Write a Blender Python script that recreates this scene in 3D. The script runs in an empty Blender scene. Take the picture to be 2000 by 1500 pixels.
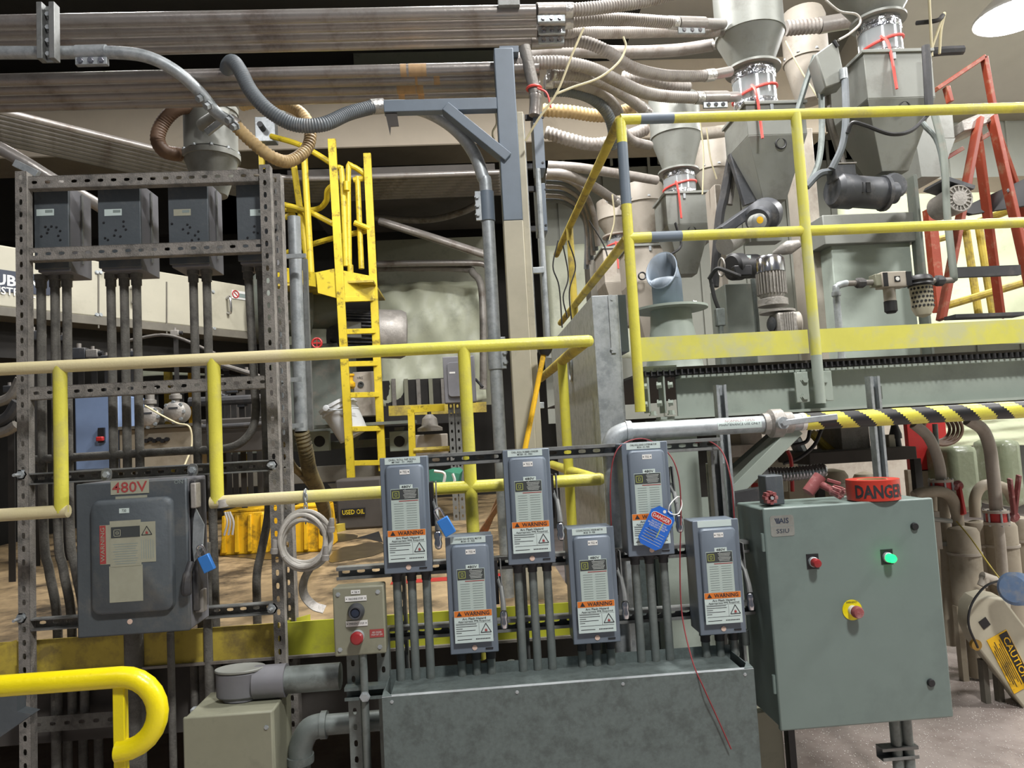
import bpy, bmesh, math, random
from mathutils import Vector as V, Matrix as M
random.seed(7)
sc = bpy.context.scene; col = sc.collection
# ---------------- camera
F = 1400.0; EYE = V((0, 0, 1.6))
R3 = (M.Rotation(math.radians(-3.5), 3, 'Z') @ M.Rotation(math.radians(94.0), 3, 'X') @ M.Rotation(math.radians(-3.2), 3, 'Z'))
cd = bpy.data.cameras.new('camera'); cam = bpy.data.objects.new('camera', cd); col.objects.link(cam)
cam.matrix_world = M.Translation(EYE) @ R3.to_4x4()
cd.sensor_width = 36.0; cd.lens = F*36/2000; cd.clip_start = .05; sc.camera = cam
# ---------------- world, exposure
wd = bpy.data.worlds.new('hall'); sc.world = wd; wd.use_nodes = True
wd.node_tree.nodes['Background'].inputs[0].default_value = (.82, .88, 1, 1)
wd.node_tree.nodes['Background'].inputs[1].default_value = .09
sc.view_settings.view_transform = 'Standard'; sc.view_settings.look = 'None'
sc.view_settings.gamma = 1; sc.view_settings.use_curve_mapping = False
sc.view_settings.exposure = .55
# high bay lamps of the hall: x, y, z, watts  (built below as real fittings)
LAMPS = [(4.55, 6.2, 5.0, 110), (.2, 4.6, 5.6, 130), (1.4, -.8, 5.8, 250), (-2.6, 4.9, 5.7, 45), (5.8, 1.9, 5.5, 200), (-2.4, -.9, 5.8, 8), (1.7, 3.2, 6.1, 170), (6.3, 5.4, 5.7, 70)]

# ---------------- helpers
def P(x, y, Y):
    d = R3 @ V(((x-1000)/F, -(y-750)/F, -1)); return EYE + d*(Y/d.y)
def PZ(x, y, z):
    d = R3 @ V(((x-1000)/F, -(y-750)/F, -1)); return EYE + d*((z-EYE.z)/d.z)
def PX(x, y, X):
    d = R3 @ V(((x-1000)/F, -(y-750)/F, -1)); return EYE + d*(X/d.x)
def mm(px, Y): return px*Y/F
def lin(c): return tuple(((v/255)/12.92 if v <= 10 else (((v/255)+.055)/1.055)**2.4) for v in c)
UX, UY, UZ = V((1, 0, 0)), V((0, 1, 0)), V((0, 0, 1))
def frame(d):
    d = d.normalized(); a = UZ if abs(d.z) < .9 else UX
    u = d.cross(a).normalized(); return u, u.cross(d).normalized(), d
class G:
    def __init__(s): s.v = []; s.f = []
    def add(s, vs, fs):
        n = len(s.v); s.v += [V(p) for p in vs]; s.f += [[i+n for i in f] for f in fs]; return s
    def ob(s, c, u, v, w):
        c = V(c); u = V(u); v = V(v); w = V(w)
        return s.add([c-u-v-w, c+u-v-w, c+u+v-w, c-u+v-w, c-u-v+w, c+u-v+w, c+u+v+w, c-u+v+w],
            [(0, 3, 2, 1), (4, 5, 6, 7), (0, 1, 5, 4), (1, 2, 6, 5), (2, 3, 7, 6), (3, 0, 4, 7)])
    def box(s, a, b):
        a = V(a); b = V(b); h = (b-a)/2
        return s.ob((a+b)/2, (h.x, 0, 0), (0, h.y, 0), (0, 0, h.z))
    def bar(s, p, q, w, h, up=UZ):
        p = V(p); q = V(q); d = q-p; u = d.cross(V(up))
        u = u.normalized() if u.length > 1e-6 else UX; v = u.cross(d).normalized()
        return s.ob((p+q)/2, d/2, u*w/2, v*h/2)
    def tube(s, pts, r, n=12, cap=1, ph=0):
        pts = [V(p) for p in pts]; k = len(pts); rs = r if isinstance(r, (list, tuple)) else [r]*k
        t = [(pts[min(i+1, k-1)]-pts[max(i-1, 0)]).normalized() for i in range(k)]
        u = frame(t[0])[0]; vs = []
        for i in range(k):
            u = (u - t[i]*u.dot(t[i])).normalized(); w = t[i].cross(u)
            vs += [pts[i] + (u*math.cos(2*math.pi*j/n+ph) + w*math.sin(2*math.pi*j/n+ph))*rs[i] for j in range(n)]
        fs = [(i*n+j, i*n+(j+1) % n, (i+1)*n+(j+1) % n, (i+1)*n+j) for i in range(k-1) for j in range(n)]
        if cap: fs += [tuple(range(n))[::-1], tuple((k-1)*n+j for j in range(n))]
        return s.add(vs, fs)
    def lathe(s, o, ax, prof, n=24, ph=0, cap=1):
        o = V(o); u, w, d = frame(V(ax)); k = len(prof)
        vs = [o + d*t + (u*math.cos(2*math.pi*j/n+ph) + w*math.sin(2*math.pi*j/n+ph))*r for r, t in prof for j in range(n)]
        fs = [(i*n+j, i*n+(j+1) % n, (i+1)*n+(j+1) % n, (i+1)*n+j) for i in range(k-1) for j in range(n)]
        if cap: fs += [tuple(range(n))[::-1], tuple((k-1)*n+j for j in range(n))]
        return s.add(vs, fs)
    def cyl(s, p, q, r, n=16):
        p = V(p); q = V(q); return s.lathe(p, q-p, [(r, 0), (r, (q-p).length)], n)
    def ext(s, poly, d):
        d = V(d); n = len(poly); poly = [V(p) for p in poly]
        return s.add(poly+[p+d for p in poly], [tuple(range(n))[::-1], tuple(range(n, 2*n))] + [(i, (i+1) % n, n+(i+1) % n, n+i) for i in range(n)])
    def loft(s, rings, cap=1):
        n = len(rings[0]); fs = [(i*n+j, i*n+(j+1) % n, (i+1)*n+(j+1) % n, (i+1)*n+j) for i in range(len(rings)-1) for j in range(n)]
        if cap: fs += [tuple(range(n))[::-1], tuple((len(rings)-1)*n+j for j in range(n))]
        return s.add([p for r in rings for p in r], fs)
    def slot(s, o, u, v, L, w, t, pitch=.0508, hl=.028, hw=.014, off=None):
        """plate with a row of oblong holes: o corner, u along, v across, thickness t along u x v"""
        o = V(o); u = V(u).normalized(); v = V(v).normalized(); nrm = u.cross(v)*t
        n = max(1, int(L/pitch)); pitch = L/n
        for i in range(n):
            c = o + u*(i+.5)*pitch + v*w/2; a = pitch/2; b = w/2
            out = [(-a, -b), (0, -b), (a, -b), (a, 0), (a, b), (0, b), (-a, b), (-a, 0)]
            h = hl/2; e = hw/2
            inn = [(-h+e*.3, -e*.75), (0, -e), (h-e*.3, -e*.75), (h, 0), (h-e*.3, e*.75), (0, e), (-h+e*.3, e*.75), (-h, 0)]
            A = [c+u*x+v*y for x, y in out]; B = [c+u*x+v*y for x, y in inn]
            vs = A+B+[p+nrm for p in A]+[p+nrm for p in B]
            fs = []
            for j in range(8):
                k = (j+1) % 8
                fs += [(j, k, 8+k, 8+j), (16+j, 24+j, 24+k, 16+k), (8+j, 8+k, 24+k, 24+j)]
            s.add(vs, fs)
        return s
    def done(s, name, mt, parent=None, bev=0, sharp=35, seg=2, fix=True):
        me = bpy.data.meshes.new(name); off = V((0, 0, 0)); q = parent
        while q is not None: off += q.location; q = q.parent
        me.from_pydata([p-off for p in s.v], [], s.f)
        if fix:
            bm = bmesh.new(); bm.from_mesh(me); bmesh.ops.recalc_face_normals(bm, faces=bm.faces); bm.to_mesh(me); bm.free()
        me.shade_smooth(); me.set_sharp_from_angle(angle=math.radians(sharp))
        me.materials.append(MT[mt] if isinstance(mt, str) else mt)
        o = bpy.data.objects.new(name, me); col.objects.link(o); o.parent = parent
        if bev:
            b = o.modifiers.new('bevel', 'BEVEL'); b.width = bev; b.segments = seg; b.limit_method = 'ANGLE'; b.angle_limit = math.radians(40)
        return o
    def one(s, name, mt, label, cat, group=None, bev=0, sharp=35, kind=None):
        c = sum(s.v, V((0, 0, 0)))/len(s.v); lo = min(p.z for p in s.v); base = V((c.x, c.y, lo))
        s.v = [p-base for p in s.v]; o = s.done(name, mt, None, bev, sharp); o.location = base
        return tag(o, label, cat, group, kind)
def tag(o, label=None, cat=None, group=None, kind=None):
    if label: o['label'] = label
    if cat: o['category'] = cat
    if group: o['group'] = group
    if kind: o['kind'] = kind
    return o
def thing(name, label, cat, loc, group=None):
    o = bpy.data.objects.new(name, None); col.objects.link(o); o.empty_display_size = .05; o.location = V(loc)
    return tag(o, label, cat, group)
def struct(g, name, mt, parent=None, bev=0):
    o = g.done(name, mt, parent, bev); o['kind'] = 'structure'; return o
def dup(root, delta, label=None, group=None):
    r = root.copy(); col.objects.link(r); r.location = root.location + V(delta)
    if label: r['label'] = label
    if group: r['group'] = group
    for ch in list(root.children):
        c = ch.copy(); col.objects.link(c); c.parent = r
        for g in list(ch.children):
            e = g.copy(); col.objects.link(e); e.parent = c
    return r
def sp(pts, k=6):
    """Catmull-Rom through points"""
    pts = [V(p) for p in pts]; q = [pts[0]*2-pts[1]] + pts + [pts[-1]*2-pts[-2]]; out = []
    for i in range(1, len(q)-2):
        a, b, c, d = q[i-1], q[i], q[i+1], q[i+2]
        for j in range(k):
            t = j/k; out.append(.5*((2*b)+(c-a)*t+(2*a-5*b+4*c-d)*t*t+(3*b-a-3*c+d)*t**3))
    return out+[pts[-1]]
def even(pts, step):
    out = [pts[0]]; acc = 0
    for a, b in zip(pts, pts[1:]):
        L = (b-a).length; t = step-acc
        while t <= L and L > 0: out.append(a+(b-a)*(t/L)); t += step
        acc = (acc+L) % step if L else acc
        acc = L-(t-step)
    return out
def hose(g, pts, r, pitch=.012, dr=.1, n=12, k=10):
    e = even(sp(pts, k), pitch/2); return g.tube(e, [r*(1+dr/2) if i % 2 else r*(1-dr/2) for i in range(len(e))], n)
def px(l): return [P(*a) for a in l]
def smooth_pipe(g, l, r, n=14, k=8): return g.tube(sp(px(l), k), r, n)
def ring(c, u, v, ru, rv, n=24, a0=0):
    return [V(c)+V(u)*ru*math.cos(a0+2*math.pi*i/n)+V(v)*rv*math.sin(a0+2*math.pi*i/n) for i in range(n)]
def rrect(c, u, v, w, h, r, n=4):
    out = []
    for sx, sy, a in ((1, 1, 0), (-1, 1, 90), (-1, -1, 180), (1, -1, 270)):
        for i in range(n+1):
            t = math.radians(a+90*i/n); out.append(V(c)+V(u)*(sx*(w/2-r)+r*math.cos(t))+V(v)*(sy*(h/2-r)+r*math.sin(t)))
    return out
def bolt(g, c, ax, r=.008, h=.006):
    g.lathe(c, ax, [(r*1.35, 0), (r*1.35, h*.25), (r, h*.25), (r, h)], 6); return g
def text(s, c, w, h, mt, parent, u=UX, v=UZ, t=.0006, off=0, name='lettering', sub=True):
    """lettering fitted into w x h, centred on c, on the plane u,v"""
    cu = bpy.data.curves.new('t', 'FONT'); cu.body = s; cu.align_x = 'CENTER'; cu.align_y = 'CENTER'; cu.offset = off; cu.resolution_u = 2
    cu.space_line = .95
    to = bpy.data.objects.new('t', cu); col.objects.link(to); bpy.context.view_layer.update()
    me = bpy.data.meshes.new_from_object(to); bpy.data.objects.remove(to)
    xs = [q.co.x for q in me.vertices]; ys = [q.co.y for q in me.vertices]
    x0, x1, y0, y1 = min(xs), max(xs), min(ys), max(ys); u = V(u).normalized(); v = V(v).normalized(); nn = u.cross(v)
    g = G(); pts = [V(c)+u*((q.co.x-(x0+x1)/2)/(x1-x0)*w)+v*((q.co.y-(y0+y1)/2)/(y1-y0)*h)+nn*t for q in me.vertices]
    g.add(pts, [tuple(p.vertices) for p in me.polygons]); bpy.data.meshes.remove(me)
    return g.done(name, mt, parent, fix=False)
def label_plate(g, c, w, h, u=UX, v=UZ, t=.0008):
    u = V(u); v = V(v); return g.ob(V(c)+u.cross(v)*(t/2), u*w/2, v*h/2, u.cross(v)*(t/2))

# ---------------- materials
MT = {}
def mat(name, c, rough=.5, metal=0, var=.12, sc_=6, c2=None, amt=.5, s2=3, bump=0, bs=120, emit=0, trans=0, alpha=1, spec=.5):
    m = bpy.data.materials.new(name); m.use_nodes = True; nt = m.node_tree; N = nt.nodes; L = nt.links; b = N['Principled BSDF']
    base = lin(c); tc = N.new('ShaderNodeTexCoord')
    no = N.new('ShaderNodeTexNoise'); no.inputs['Scale'].default_value = sc_; no.inputs['Detail'].default_value = 6; no.inputs['Roughness'].default_value = .65
    L.new(tc.outputs['Object'], no.inputs['Vector'])
    rp = N.new('ShaderNodeValToRGB'); rp.color_ramp.elements[0].position = .3; rp.color_ramp.elements[1].position = .7
    rp.color_ramp.elements[0].color = tuple(min(1, v*(1-var)) for v in base)+(1,); rp.color_ramp.elements[1].color = tuple(min(1, v*(1+var)) for v in base)+(1,)
    L.new(no.outputs['Fac'], rp.inputs['Fac']); out = rp.outputs['Color']
    if c2:
        n2 = N.new('ShaderNodeTexNoise'); n2.inputs['Scale'].default_value = s2; n2.inputs['Detail'].default_value = 8; n2.inputs['Roughness'].default_value = .7
        L.new(tc.outputs['Object'], n2.inputs['Vector'])
        r2 = N.new('ShaderNodeValToRGB'); r2.color_ramp.elements[0].position = 1-amt-.08; r2.color_ramp.elements[1].position = 1-amt+.08
        L.new(n2.outputs['Fac'], r2.inputs['Fac']); mx = N.new('ShaderNodeMixRGB'); mx.inputs['Color2'].default_value = lin(c2)+(1,)
        L.new(r2.outputs['Color'], mx.inputs['Fac']); L.new(out, mx.inputs['Color1']); out = mx.outputs['Color']
    L.new(out, b.inputs['Base Color']); b.inputs['Roughness'].default_value = rough; b.inputs['Metallic'].default_value = metal
    b.inputs['Specular IOR Level'].default_value = spec
    if bump:
        n3 = N.new('ShaderNodeTexNoise'); n3.inputs['Scale'].default_value = bs; n3.inputs['Detail'].default_value = 3; L.new(tc.outputs['Object'], n3.inputs['Vector'])
        bp = N.new('ShaderNodeBump'); bp.inputs['Strength'].default_value = bump; bp.inputs['Distance'].default_value = .01
        L.new(n3.outputs['Fac'], bp.inputs['Height']); L.new(bp.outputs['Normal'], b.inputs['Normal'])
    if emit: b.inputs['Emission Color'].default_value = base+(1,); b.inputs['Emission Strength'].default_value = emit
    if trans: b.inputs['Transmission Weight'].default_value = trans; b.inputs['IOR'].default_value = 1.15
    if alpha < 1: b.inputs['Alpha'].default_value = alpha
    MT[name] = m; return m
mat('steel', (152, 147, 142), .36, .45, .1, 5, (124, 115, 108), .42, 4, .12, 60)
mat('steel_dull', (128, 124, 118), .5, .25, .2, 6, (96, 88, 80), .42, 5, .2, 80)
mat('galv', (170, 175, 177), .45, .4, .12, 45, (144, 150, 152), .45, 18)
mat('galv_grey', (98, 108, 106), .55, .25, .14, 60, (84, 92, 90), .45, 25)
mat('conduit', (116, 123, 120), .5, .35, .16, 12, (88, 92, 88), .42, 9)
mat('conduit_dusty', (104, 102, 96), .75, .1, .18, 20, (74, 72, 68), .45, 9, .3, 150)
mat('rack', (128, 124, 118), .85, 0, .16, 30, (92, 90, 86), .45, 14, .4, 200)
mat('strut', (130, 132, 130), .5, .5, .15, 20, (100, 98, 94), .4, 9)
mat('box_blue', (103, 113, 124), .42, .1, .07, 6, (112, 118, 128), .35, 5)
mat('box_dark', (78, 84, 88), .5, .1, .12, 6, (98, 98, 95), .4, 6, .1, 60)
mat('box_side', (112, 112, 116), .55, .1, .1, 8)
mat('paint_blue', (104, 116, 128), .5, 0, .1, 6, (120, 118, 112), .3, 4)
mat('column_beige', (176, 170, 150), .6, 0, .1, 5, (150, 146, 130), .35, 4)
mat('cream', (222, 209, 188), .65, 0, .05, 2, (206, 192, 170), .36, 1.5)
mat('tan', (150, 138, 118), .7, 0, .1, 4)
mat('machine', (178, 174, 156), .5, 0, .06, 3, (160, 156, 138), .38, 2)
mat('machine_dark', (104, 100, 90), .6, 0, .2, 6)
mat('grn', (158, 168, 158), .5, 0, .06, 5, (146, 155, 146), .4, 4)
mat('grn_dk', (104, 110, 102), .6, 0, .14, 6, (126, 120, 110), .4, 5)
mat('ais', (107, 121, 116), .42, 0, .04, 8, (99, 112, 108), .4, 3)
mat('khaki', (128, 128, 110), .5, 0, .08, 6, (112, 112, 96), .38, 6)
mat('hopper', (138, 140, 134), .45, .2, .08, 4, (122, 122, 116), .42, 4)
mat('hopper_beige', (168, 160, 148), .55, 0, .1, 4, (144, 134, 122), .42, 4)
mat('tank_beige', (158, 148, 130), .6, 0, .1, 5, (136, 126, 108), .42, 5)
mat('yel', (210, 203, 78), .42, 0, .08, 8, (190, 182, 100), .42, 5, .12, 120)
mat('yel_ladder', (208, 184, 44), .5, 0, .1, 8, (84, 68, 26), .38, 11)
mat('yel_gloss', (222, 204, 18), .3, 0, .05, 6, (150, 130, 20), .3, 12, .1, 90)
mat('yel_old', (180, 160, 62), .6, 0, .12, 9, (128, 112, 60), .45, 7)
mat('yel_board', (206, 202, 92), .55, 0, .06, 6, (190, 190, 140), .45, 4)
mat('yel_bin', (226, 176, 20), .5, 0, .12, 10, (110, 86, 24), .4, 7)
mat('orange_ladder', (144, 60, 38), .5, 0, .15, 8, (150, 120, 96), .38, 8)
mat('black', (28, 28, 30), .5, 0, .2, 8)
mat('black_dusty', (52, 52, 54), .6, 0, .25, 9, (84, 80, 76), .4, 6)
mat('dark', (42, 40, 38), .8, 0, .3, 5)
mat('rubber', (44, 44, 44), .6)
mat('white', (216, 216, 212), .5, 0, .05)
mat('bucket', (205, 208, 210), .45, 0, .06, 6, (170, 168, 160), .35, 6)
mat('paper', (190, 204, 200), .6, 0, .04)
mat('plate_pale', (168, 182, 176), .6, 0, .05)
mat('yel_shade', (170, 172, 48), .5, 0, .08, 8, (150, 148, 60), .42, 6)  # toe board yellow, darkened because less lamp light reaches it
mat('wrap', (132, 140, 116), .3, 0, .1, 8, (160, 166, 150), .4, 9, .4, 20)
mat('motor_blue', (112, 136, 170), .6, 0, .12, 14, (150, 154, 160), .42, 12)
mat('red_deep', (142, 40, 42), .35, 0, .1)
mat('ceil_lampglow', (208, 204, 194), .8, 0, .05, 2)  # pale colour takes in the lamp's glow on ceiling and duct
mat('cab_blue', (120, 140, 174), .5, 0, .08, 6)
mat('paper_dull', (150, 150, 132), .7, 0, .08, 20)
mat('warn_orange', (204, 112, 38), .5, 0, .05)
mat('print', (36, 38, 42), .6, 0, .1)
mat('print_soft', (126, 138, 134), .7, 0, .1)
mat('print_red', (150, 62, 60), .6, 0, .1)
mat('pale_print', (200, 206, 200), .6, 0, .05)
mat('plate_dark', (58, 62, 62), .5, 0, .1)
mat('plate_green', (150, 158, 80), .5, 0, .05)
mat('sticker_tan', (206, 180, 164), .6, 0, .05)
mat('red', (176, 42, 40), .4, 0, .1, 8, (140, 60, 56), .35, 8)
mat('red_dusty', (134, 70, 70), .7, 0, .18, 12, (176, 140, 136), .4, 12)
mat('red_tape', (232, 84, 76), .5, 0, .08, 10)
mat('danger_tape', (176, 54, 40), .35, 0, .1, 8)
mat('tag_blue', (36, 98, 190), .45, 0, .06)
mat('lock_blue', (62, 128, 206), .35, .3, .06)
mat('navy', (34, 44, 62), .5, 0, .08)
mat('brass', (168, 136, 72), .4, .8, .1)
mat('chrome', (200, 200, 205), .18, 1, .08, 20)
mat('hose_grey', (150, 144, 138), .6, 0, .12, 10, (126, 116, 108), .42, 8)
mat('hose_dark', (96, 102, 106), .55, 0, .14, 8, (126, 124, 120), .38, 5)
mat('hose_tan', (178, 152, 106), .6, 0, .12, 9, (130, 106, 70), .4, 8)
mat('hose_brown', (104, 80, 62), .55, 0, .14, 9)
mat('hose_oil', (110, 98, 66), .6, 0, .2, 12, (66, 60, 46), .42, 10)
mat('tape_silver', (196, 194, 190), .3, .6, .16, 40, (150, 146, 140), .4, 30, .6, 60)
mat('tape_brown', (178, 146, 106), .6, 0, .14, 14)
mat('sleeve', (206, 212, 214), .12, .2, .05, trans=.55)
mat('foil', (206, 208, 212), .16, .9, .2, 30, (120, 124, 128), .42, 22, .8, 40)
mat('cable', (176, 172, 164), .6, 0, .1, 10, (136, 128, 120), .4, 9)
mat('cable_black', (34, 34, 36), .5)
mat('cable_red', (122, 40, 44), .5)
mat('cord', (206, 196, 160), .6)
mat('motor_grey', (150, 146, 140), .5, .3, .12, 10, (176, 170, 164), .42, 9, .2, 80)
mat('motor_dark', (72, 74, 78), .5, .2, .15, 8, (108, 106, 106), .42, 7)
mat('sheet', (186, 190, 168), .45, 0, .1, 2.5, (160, 164, 144), .4, 2, .5, 5)
mat('sheet_bright', (194, 200, 170), .4, 0, .06, 3, (172, 180, 146), .38, 3, .5, 6)
mat('wall_panel', (150, 152, 142), .6, 0, .06, 3)
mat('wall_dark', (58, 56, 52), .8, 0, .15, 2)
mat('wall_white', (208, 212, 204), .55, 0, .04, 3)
mat('ceil', (168, 160, 142), .8, 0, .08, 2)
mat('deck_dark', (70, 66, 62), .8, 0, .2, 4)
mat('wood', (150, 132, 104), .7, 0, .2, 12)
mat('oil', (60, 52, 40), .3, 0, .3, 9)
mat('wood_stick', (150, 120, 90), .7, 0, .2, 20, (196, 110, 60), .42, 9)
mat('pouch_green', (40, 108, 82), .7, 0, .1)
mat('green_on', (20, 214, 84), .3, 0, 0, emit=3.2)
mat('lamp_glass', (255, 250, 255), .3, 0, 0, emit=14)
mat('pellet', (222, 218, 212), .3)
def stretch_floor(name, c, c2, scale):
    m = mat(name, c, .45, 0, .14, 3, c2, .45, 2.2); nt = m.node_tree; N = nt.nodes; L = nt.links; b = N['Principled BSDF']
    return m
stretch_floor('concrete', (160, 149, 143), (134, 122, 116), 1)
def tread_mat():
    m = mat('tread', (188, 162, 122), .55, .1, .3, 9, (74, 62, 46), .46, 2.6); nt = m.node_tree; N = nt.nodes; L = nt.links; b = N['Principled BSDF']
    tc = N.new('ShaderNodeTexCoord'); h = []
    for a in (45, -45):
        mp = N.new('ShaderNodeMapping'); mp.inputs['Rotation'].default_value = (0, 0, math.radians(a)); mp.inputs['Scale'].default_value = (28, 70, 1)
        L.new(tc.outputs['Object'], mp.inputs['Vector']); ch = N.new('ShaderNodeTexChecker'); ch.inputs['Scale'].default_value = 1; L.new(mp.outputs['Vector'], ch.inputs['Vector']); h.append(ch)
    ad = N.new('ShaderNodeMath'); ad.operation = 'MULTIPLY'; L.new(h[0].outputs['Fac'], ad.inputs[0]); L.new(h[1].outputs['Fac'], ad.inputs[1])
    bp = N.new('ShaderNodeBump'); bp.inputs['Strength'].default_value = .7; bp.inputs['Distance'].default_value = .004; L.new(ad.outputs[0], bp.inputs['Height'])
    src = b.inputs['Base Color'].links[0].from_socket; mx = N.new('ShaderNodeMixRGB'); mx.blend_type = 'MULTIPLY'; mx.inputs['Fac'].default_value = 1
    rr_ = N.new('ShaderNodeValToRGB'); rr_.color_ramp.elements[0].color = (.62, .62, .62, 1); rr_.color_ramp.elements[1].color = (1.25, 1.22, 1.15, 1); L.new(ad.outputs[0], rr_.inputs['Fac'])
    L.new(src, mx.inputs['Color1']); L.new(rr_.outputs['Color'], mx.inputs['Color2']); L.new(mx.outputs['Color'], b.inputs['Base Color'])
    L.new(ad.outputs[0], bp.inputs['Height']); L.new(bp.outputs['Normal'], b.inputs['Normal'])
tread_mat()
def along_x(base, other, x0, x1):
    """dust lying on the part of a rail with x below x0, clean paint beyond x1"""
    m = MT[base].copy(); m.name = base+'_dusty'; nt = m.node_tree; N = nt.nodes; L = nt.links; b = N['Principled BSDF']
    src = b.inputs['Base Color'].links[0].from_socket; tc = N.new('ShaderNodeTexCoord'); sx = N.new('ShaderNodeSeparateXYZ'); L.new(tc.outputs['Object'], sx.inputs[0])
    no = N.new('ShaderNodeTexNoise'); no.inputs['Scale'].default_value = 6; L.new(tc.outputs['Object'], no.inputs['Vector'])
    ma = N.new('ShaderNodeMath'); ma.operation = 'MULTIPLY_ADD'; ma.inputs[1].default_value = .5; L.new(no.outputs['Fac'], ma.inputs[0]); L.new(sx.outputs['X'], ma.inputs[2])
    mr = N.new('ShaderNodeMapRange'); mr.inputs['From Min'].default_value = x0+.25; mr.inputs['From Max'].default_value = x1+.25; mr.inputs['To Min'].default_value = .9; mr.inputs['To Max'].default_value = 0
    L.new(ma.outputs[0], mr.inputs['Value']); mx = N.new('ShaderNodeMixRGB'); mx.inputs['Color2'].default_value = lin(other)+(1,)
    L.new(mr.outputs[0], mx.inputs['Fac']); L.new(src, mx.inputs['Color1']); L.new(mx.outputs['Color'], b.inputs['Base Color']); MT[base+'_dusty'] = m
# ================= THE HALL =================
g = G().box((-9, -2, -.15), (9, 12.5, 0)); struct(g, 'floor', 'concrete')
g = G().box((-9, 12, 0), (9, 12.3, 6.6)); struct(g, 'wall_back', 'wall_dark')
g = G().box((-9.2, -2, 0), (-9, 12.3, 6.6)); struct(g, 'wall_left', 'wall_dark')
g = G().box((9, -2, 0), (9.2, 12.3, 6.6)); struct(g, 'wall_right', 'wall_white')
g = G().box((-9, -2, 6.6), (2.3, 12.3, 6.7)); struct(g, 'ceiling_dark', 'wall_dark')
g = G().box((2.3, -2, 6.6), (9, 12.3, 6.7)); struct(g, 'ceiling_lampglow', 'ceil_lampglow')  # right part coloured paler for the lamp's glow
# panelled partition at the far right: white sheeting, girts, insulation
def wallband(name, x0, x1, yt, yb, Y, mt, nb, lab):
    a = P(x0, yt, Y); b = P(x1, yb, Y); w = G()
    w.box((a.x, Y, b.z), (b.x, Y+.08, a.z)); o = struct(w, name, mt)
    for i in range(nb):
        x = a.x+(b.x-a.x)*(i+.5)/nb; G().box((x-.02, Y-.025, b.z+.02), (x+.02, Y-.001, a.z-.02)).done('panel_rib', mt, o)
    return o
wallband('wall_far_upper', 1040, 2300, 100, 290, 10.2, 'wall_panel', 14, '')
wallband('wall_far_lower', 1040, 2300, 292, 760, 10.2, 'wall_panel', 14, '')
wallband('wall_right_white', 1700, 2400, 222, 348, 9.4, 'wall_white', 12, '')
g = G().box((P(1650, 0, 9.3).x, 9.1, P(1950, 385, 9.2).z), (P(2350, 0, 9.3).x, 9.38, P(1950, 350, 9.2).z)); struct(g, 'trim_1', 'tan')
g = G().box((P(1780, 0, 9.3).x, 8.9, P(1950, 226, 9.2).z), (P(2350, 0, 9.3).x, 9.38, P(1950, 120, 9.2).z)); struct(g, 'trim_2', 'ceil')
# crumpled plastic sheets
def sheet(x0, x1, y0, y1, Y, mt, name, label, amp=.05, n=26, seed=1):
    rr = random.Random(seed); a = P(x0, y0, Y); b = P(x1, y1, Y); vs = []; fs = []; ph = [rr.uniform(0, 6.3) for _ in range(8)]
    for j in range(n+1):
        for i in range(n+1):
            u = i/n; v = j/n
            d = amp*(math.sin(7*u+ph[0]+3*v)+.6*math.sin(15*v+4*u+ph[1])+.4*math.sin(23*u-9*v+ph[2])+.3*math.sin(31*(u+v)+ph[3]))
            vs.append((a.x+(b.x-a.x)*u, Y-.0+d*.5, a.z+(b.z-a.z)*v+.4*amp*math.sin(9*u+ph[4])*v))
    for j in range(n):
        for i in range(n): k = j*(n+1)+i; fs.append((k, k+1, k+n+2, k+n+1))
    g = G().add(vs, fs); o = g.one(name, mt, label, 'plastic sheet', sharp=180)
    m = o.modifiers.new('thick', 'SOLIDIFY'); m.thickness = .006; return o
sheet(735, 950, 556, 780, 9.3, 'sheet', 'plastic_sheet', 'pale crumpled plastic sheet hanging behind the big grey motor', .07, 28, 3)
sheet(250, 640, 640, 720, 10.2, 'sheet', 'plastic_sheet', 'pale plastic sheet glimpsed under the long beige machine housing', .05, 20, 4)
sheet(1630, 2160, 385, 660, 8.6, 'sheet_bright', 'plastic_sheet', 'bright pale yellow plastic sheet behind the orange stepladder', .06, 28, 5)
sheet(1835, 2190, 826, 856, 8.6, 'sheet_bright', 'plastic_sheet', 'strip of bright plastic sheet under the striped pipe at right', .04, 20, 6)
sheet(1065, 1235, 480, 700, 9.6, 'sheet', 'plastic_sheet', 'pale sheet on the wall behind the stair handrails', .03, 16, 8)
# dark things under the deck and behind
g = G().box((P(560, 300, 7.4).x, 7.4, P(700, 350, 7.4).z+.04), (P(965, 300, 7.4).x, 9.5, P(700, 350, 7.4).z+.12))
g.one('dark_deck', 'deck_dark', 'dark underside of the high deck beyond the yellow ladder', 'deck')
a = P(735, 470, 9.5); b = P(960, 790, 9.5)
G().box((a.x, 9.5, b.z), (b.x, 9.6, a.z)).one('sheeted_wall_band', 'khaki', 'greenish wall band above the crumpled plastic sheet', 'wall panel')
# cream girder
GY = 8.2; a = P(-200, 190, GY); zt = P(1200, 118, GY).z; zb = P(700, 288, GY).z; xr = P(1600, 100, GY).x
t = thing('girder', 'long cream painted box girder crossing the hall behind the pipes', 'girder', (0, GY, zb))
G().box((a.x, GY, zb), (xr, GY+.5, zt)).done('girder_body', 'cream', t, .01)
G().box((a.x, GY-.03, zb-.015), (xr, GY+.55, zb)).done('bottom_flange', 'tan', t)
for x in (-2.6, .9):
    G().box((x, GY-.004, zb+.02), (x+.01, GY-.0005, zt-.02)).done('weld_seam', 'tan', t)
# light panel strip above lower pipes
a = P(690, 103, 9.0); b = P(975, 128, 9.0)
G().box((a.x, 9.0, b.z), (b.x, 9.1, a.z)).one('olive_cladding', 'khaki', 'narrow olive panel above the girder between the two pipe banks', 'panel')
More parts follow.
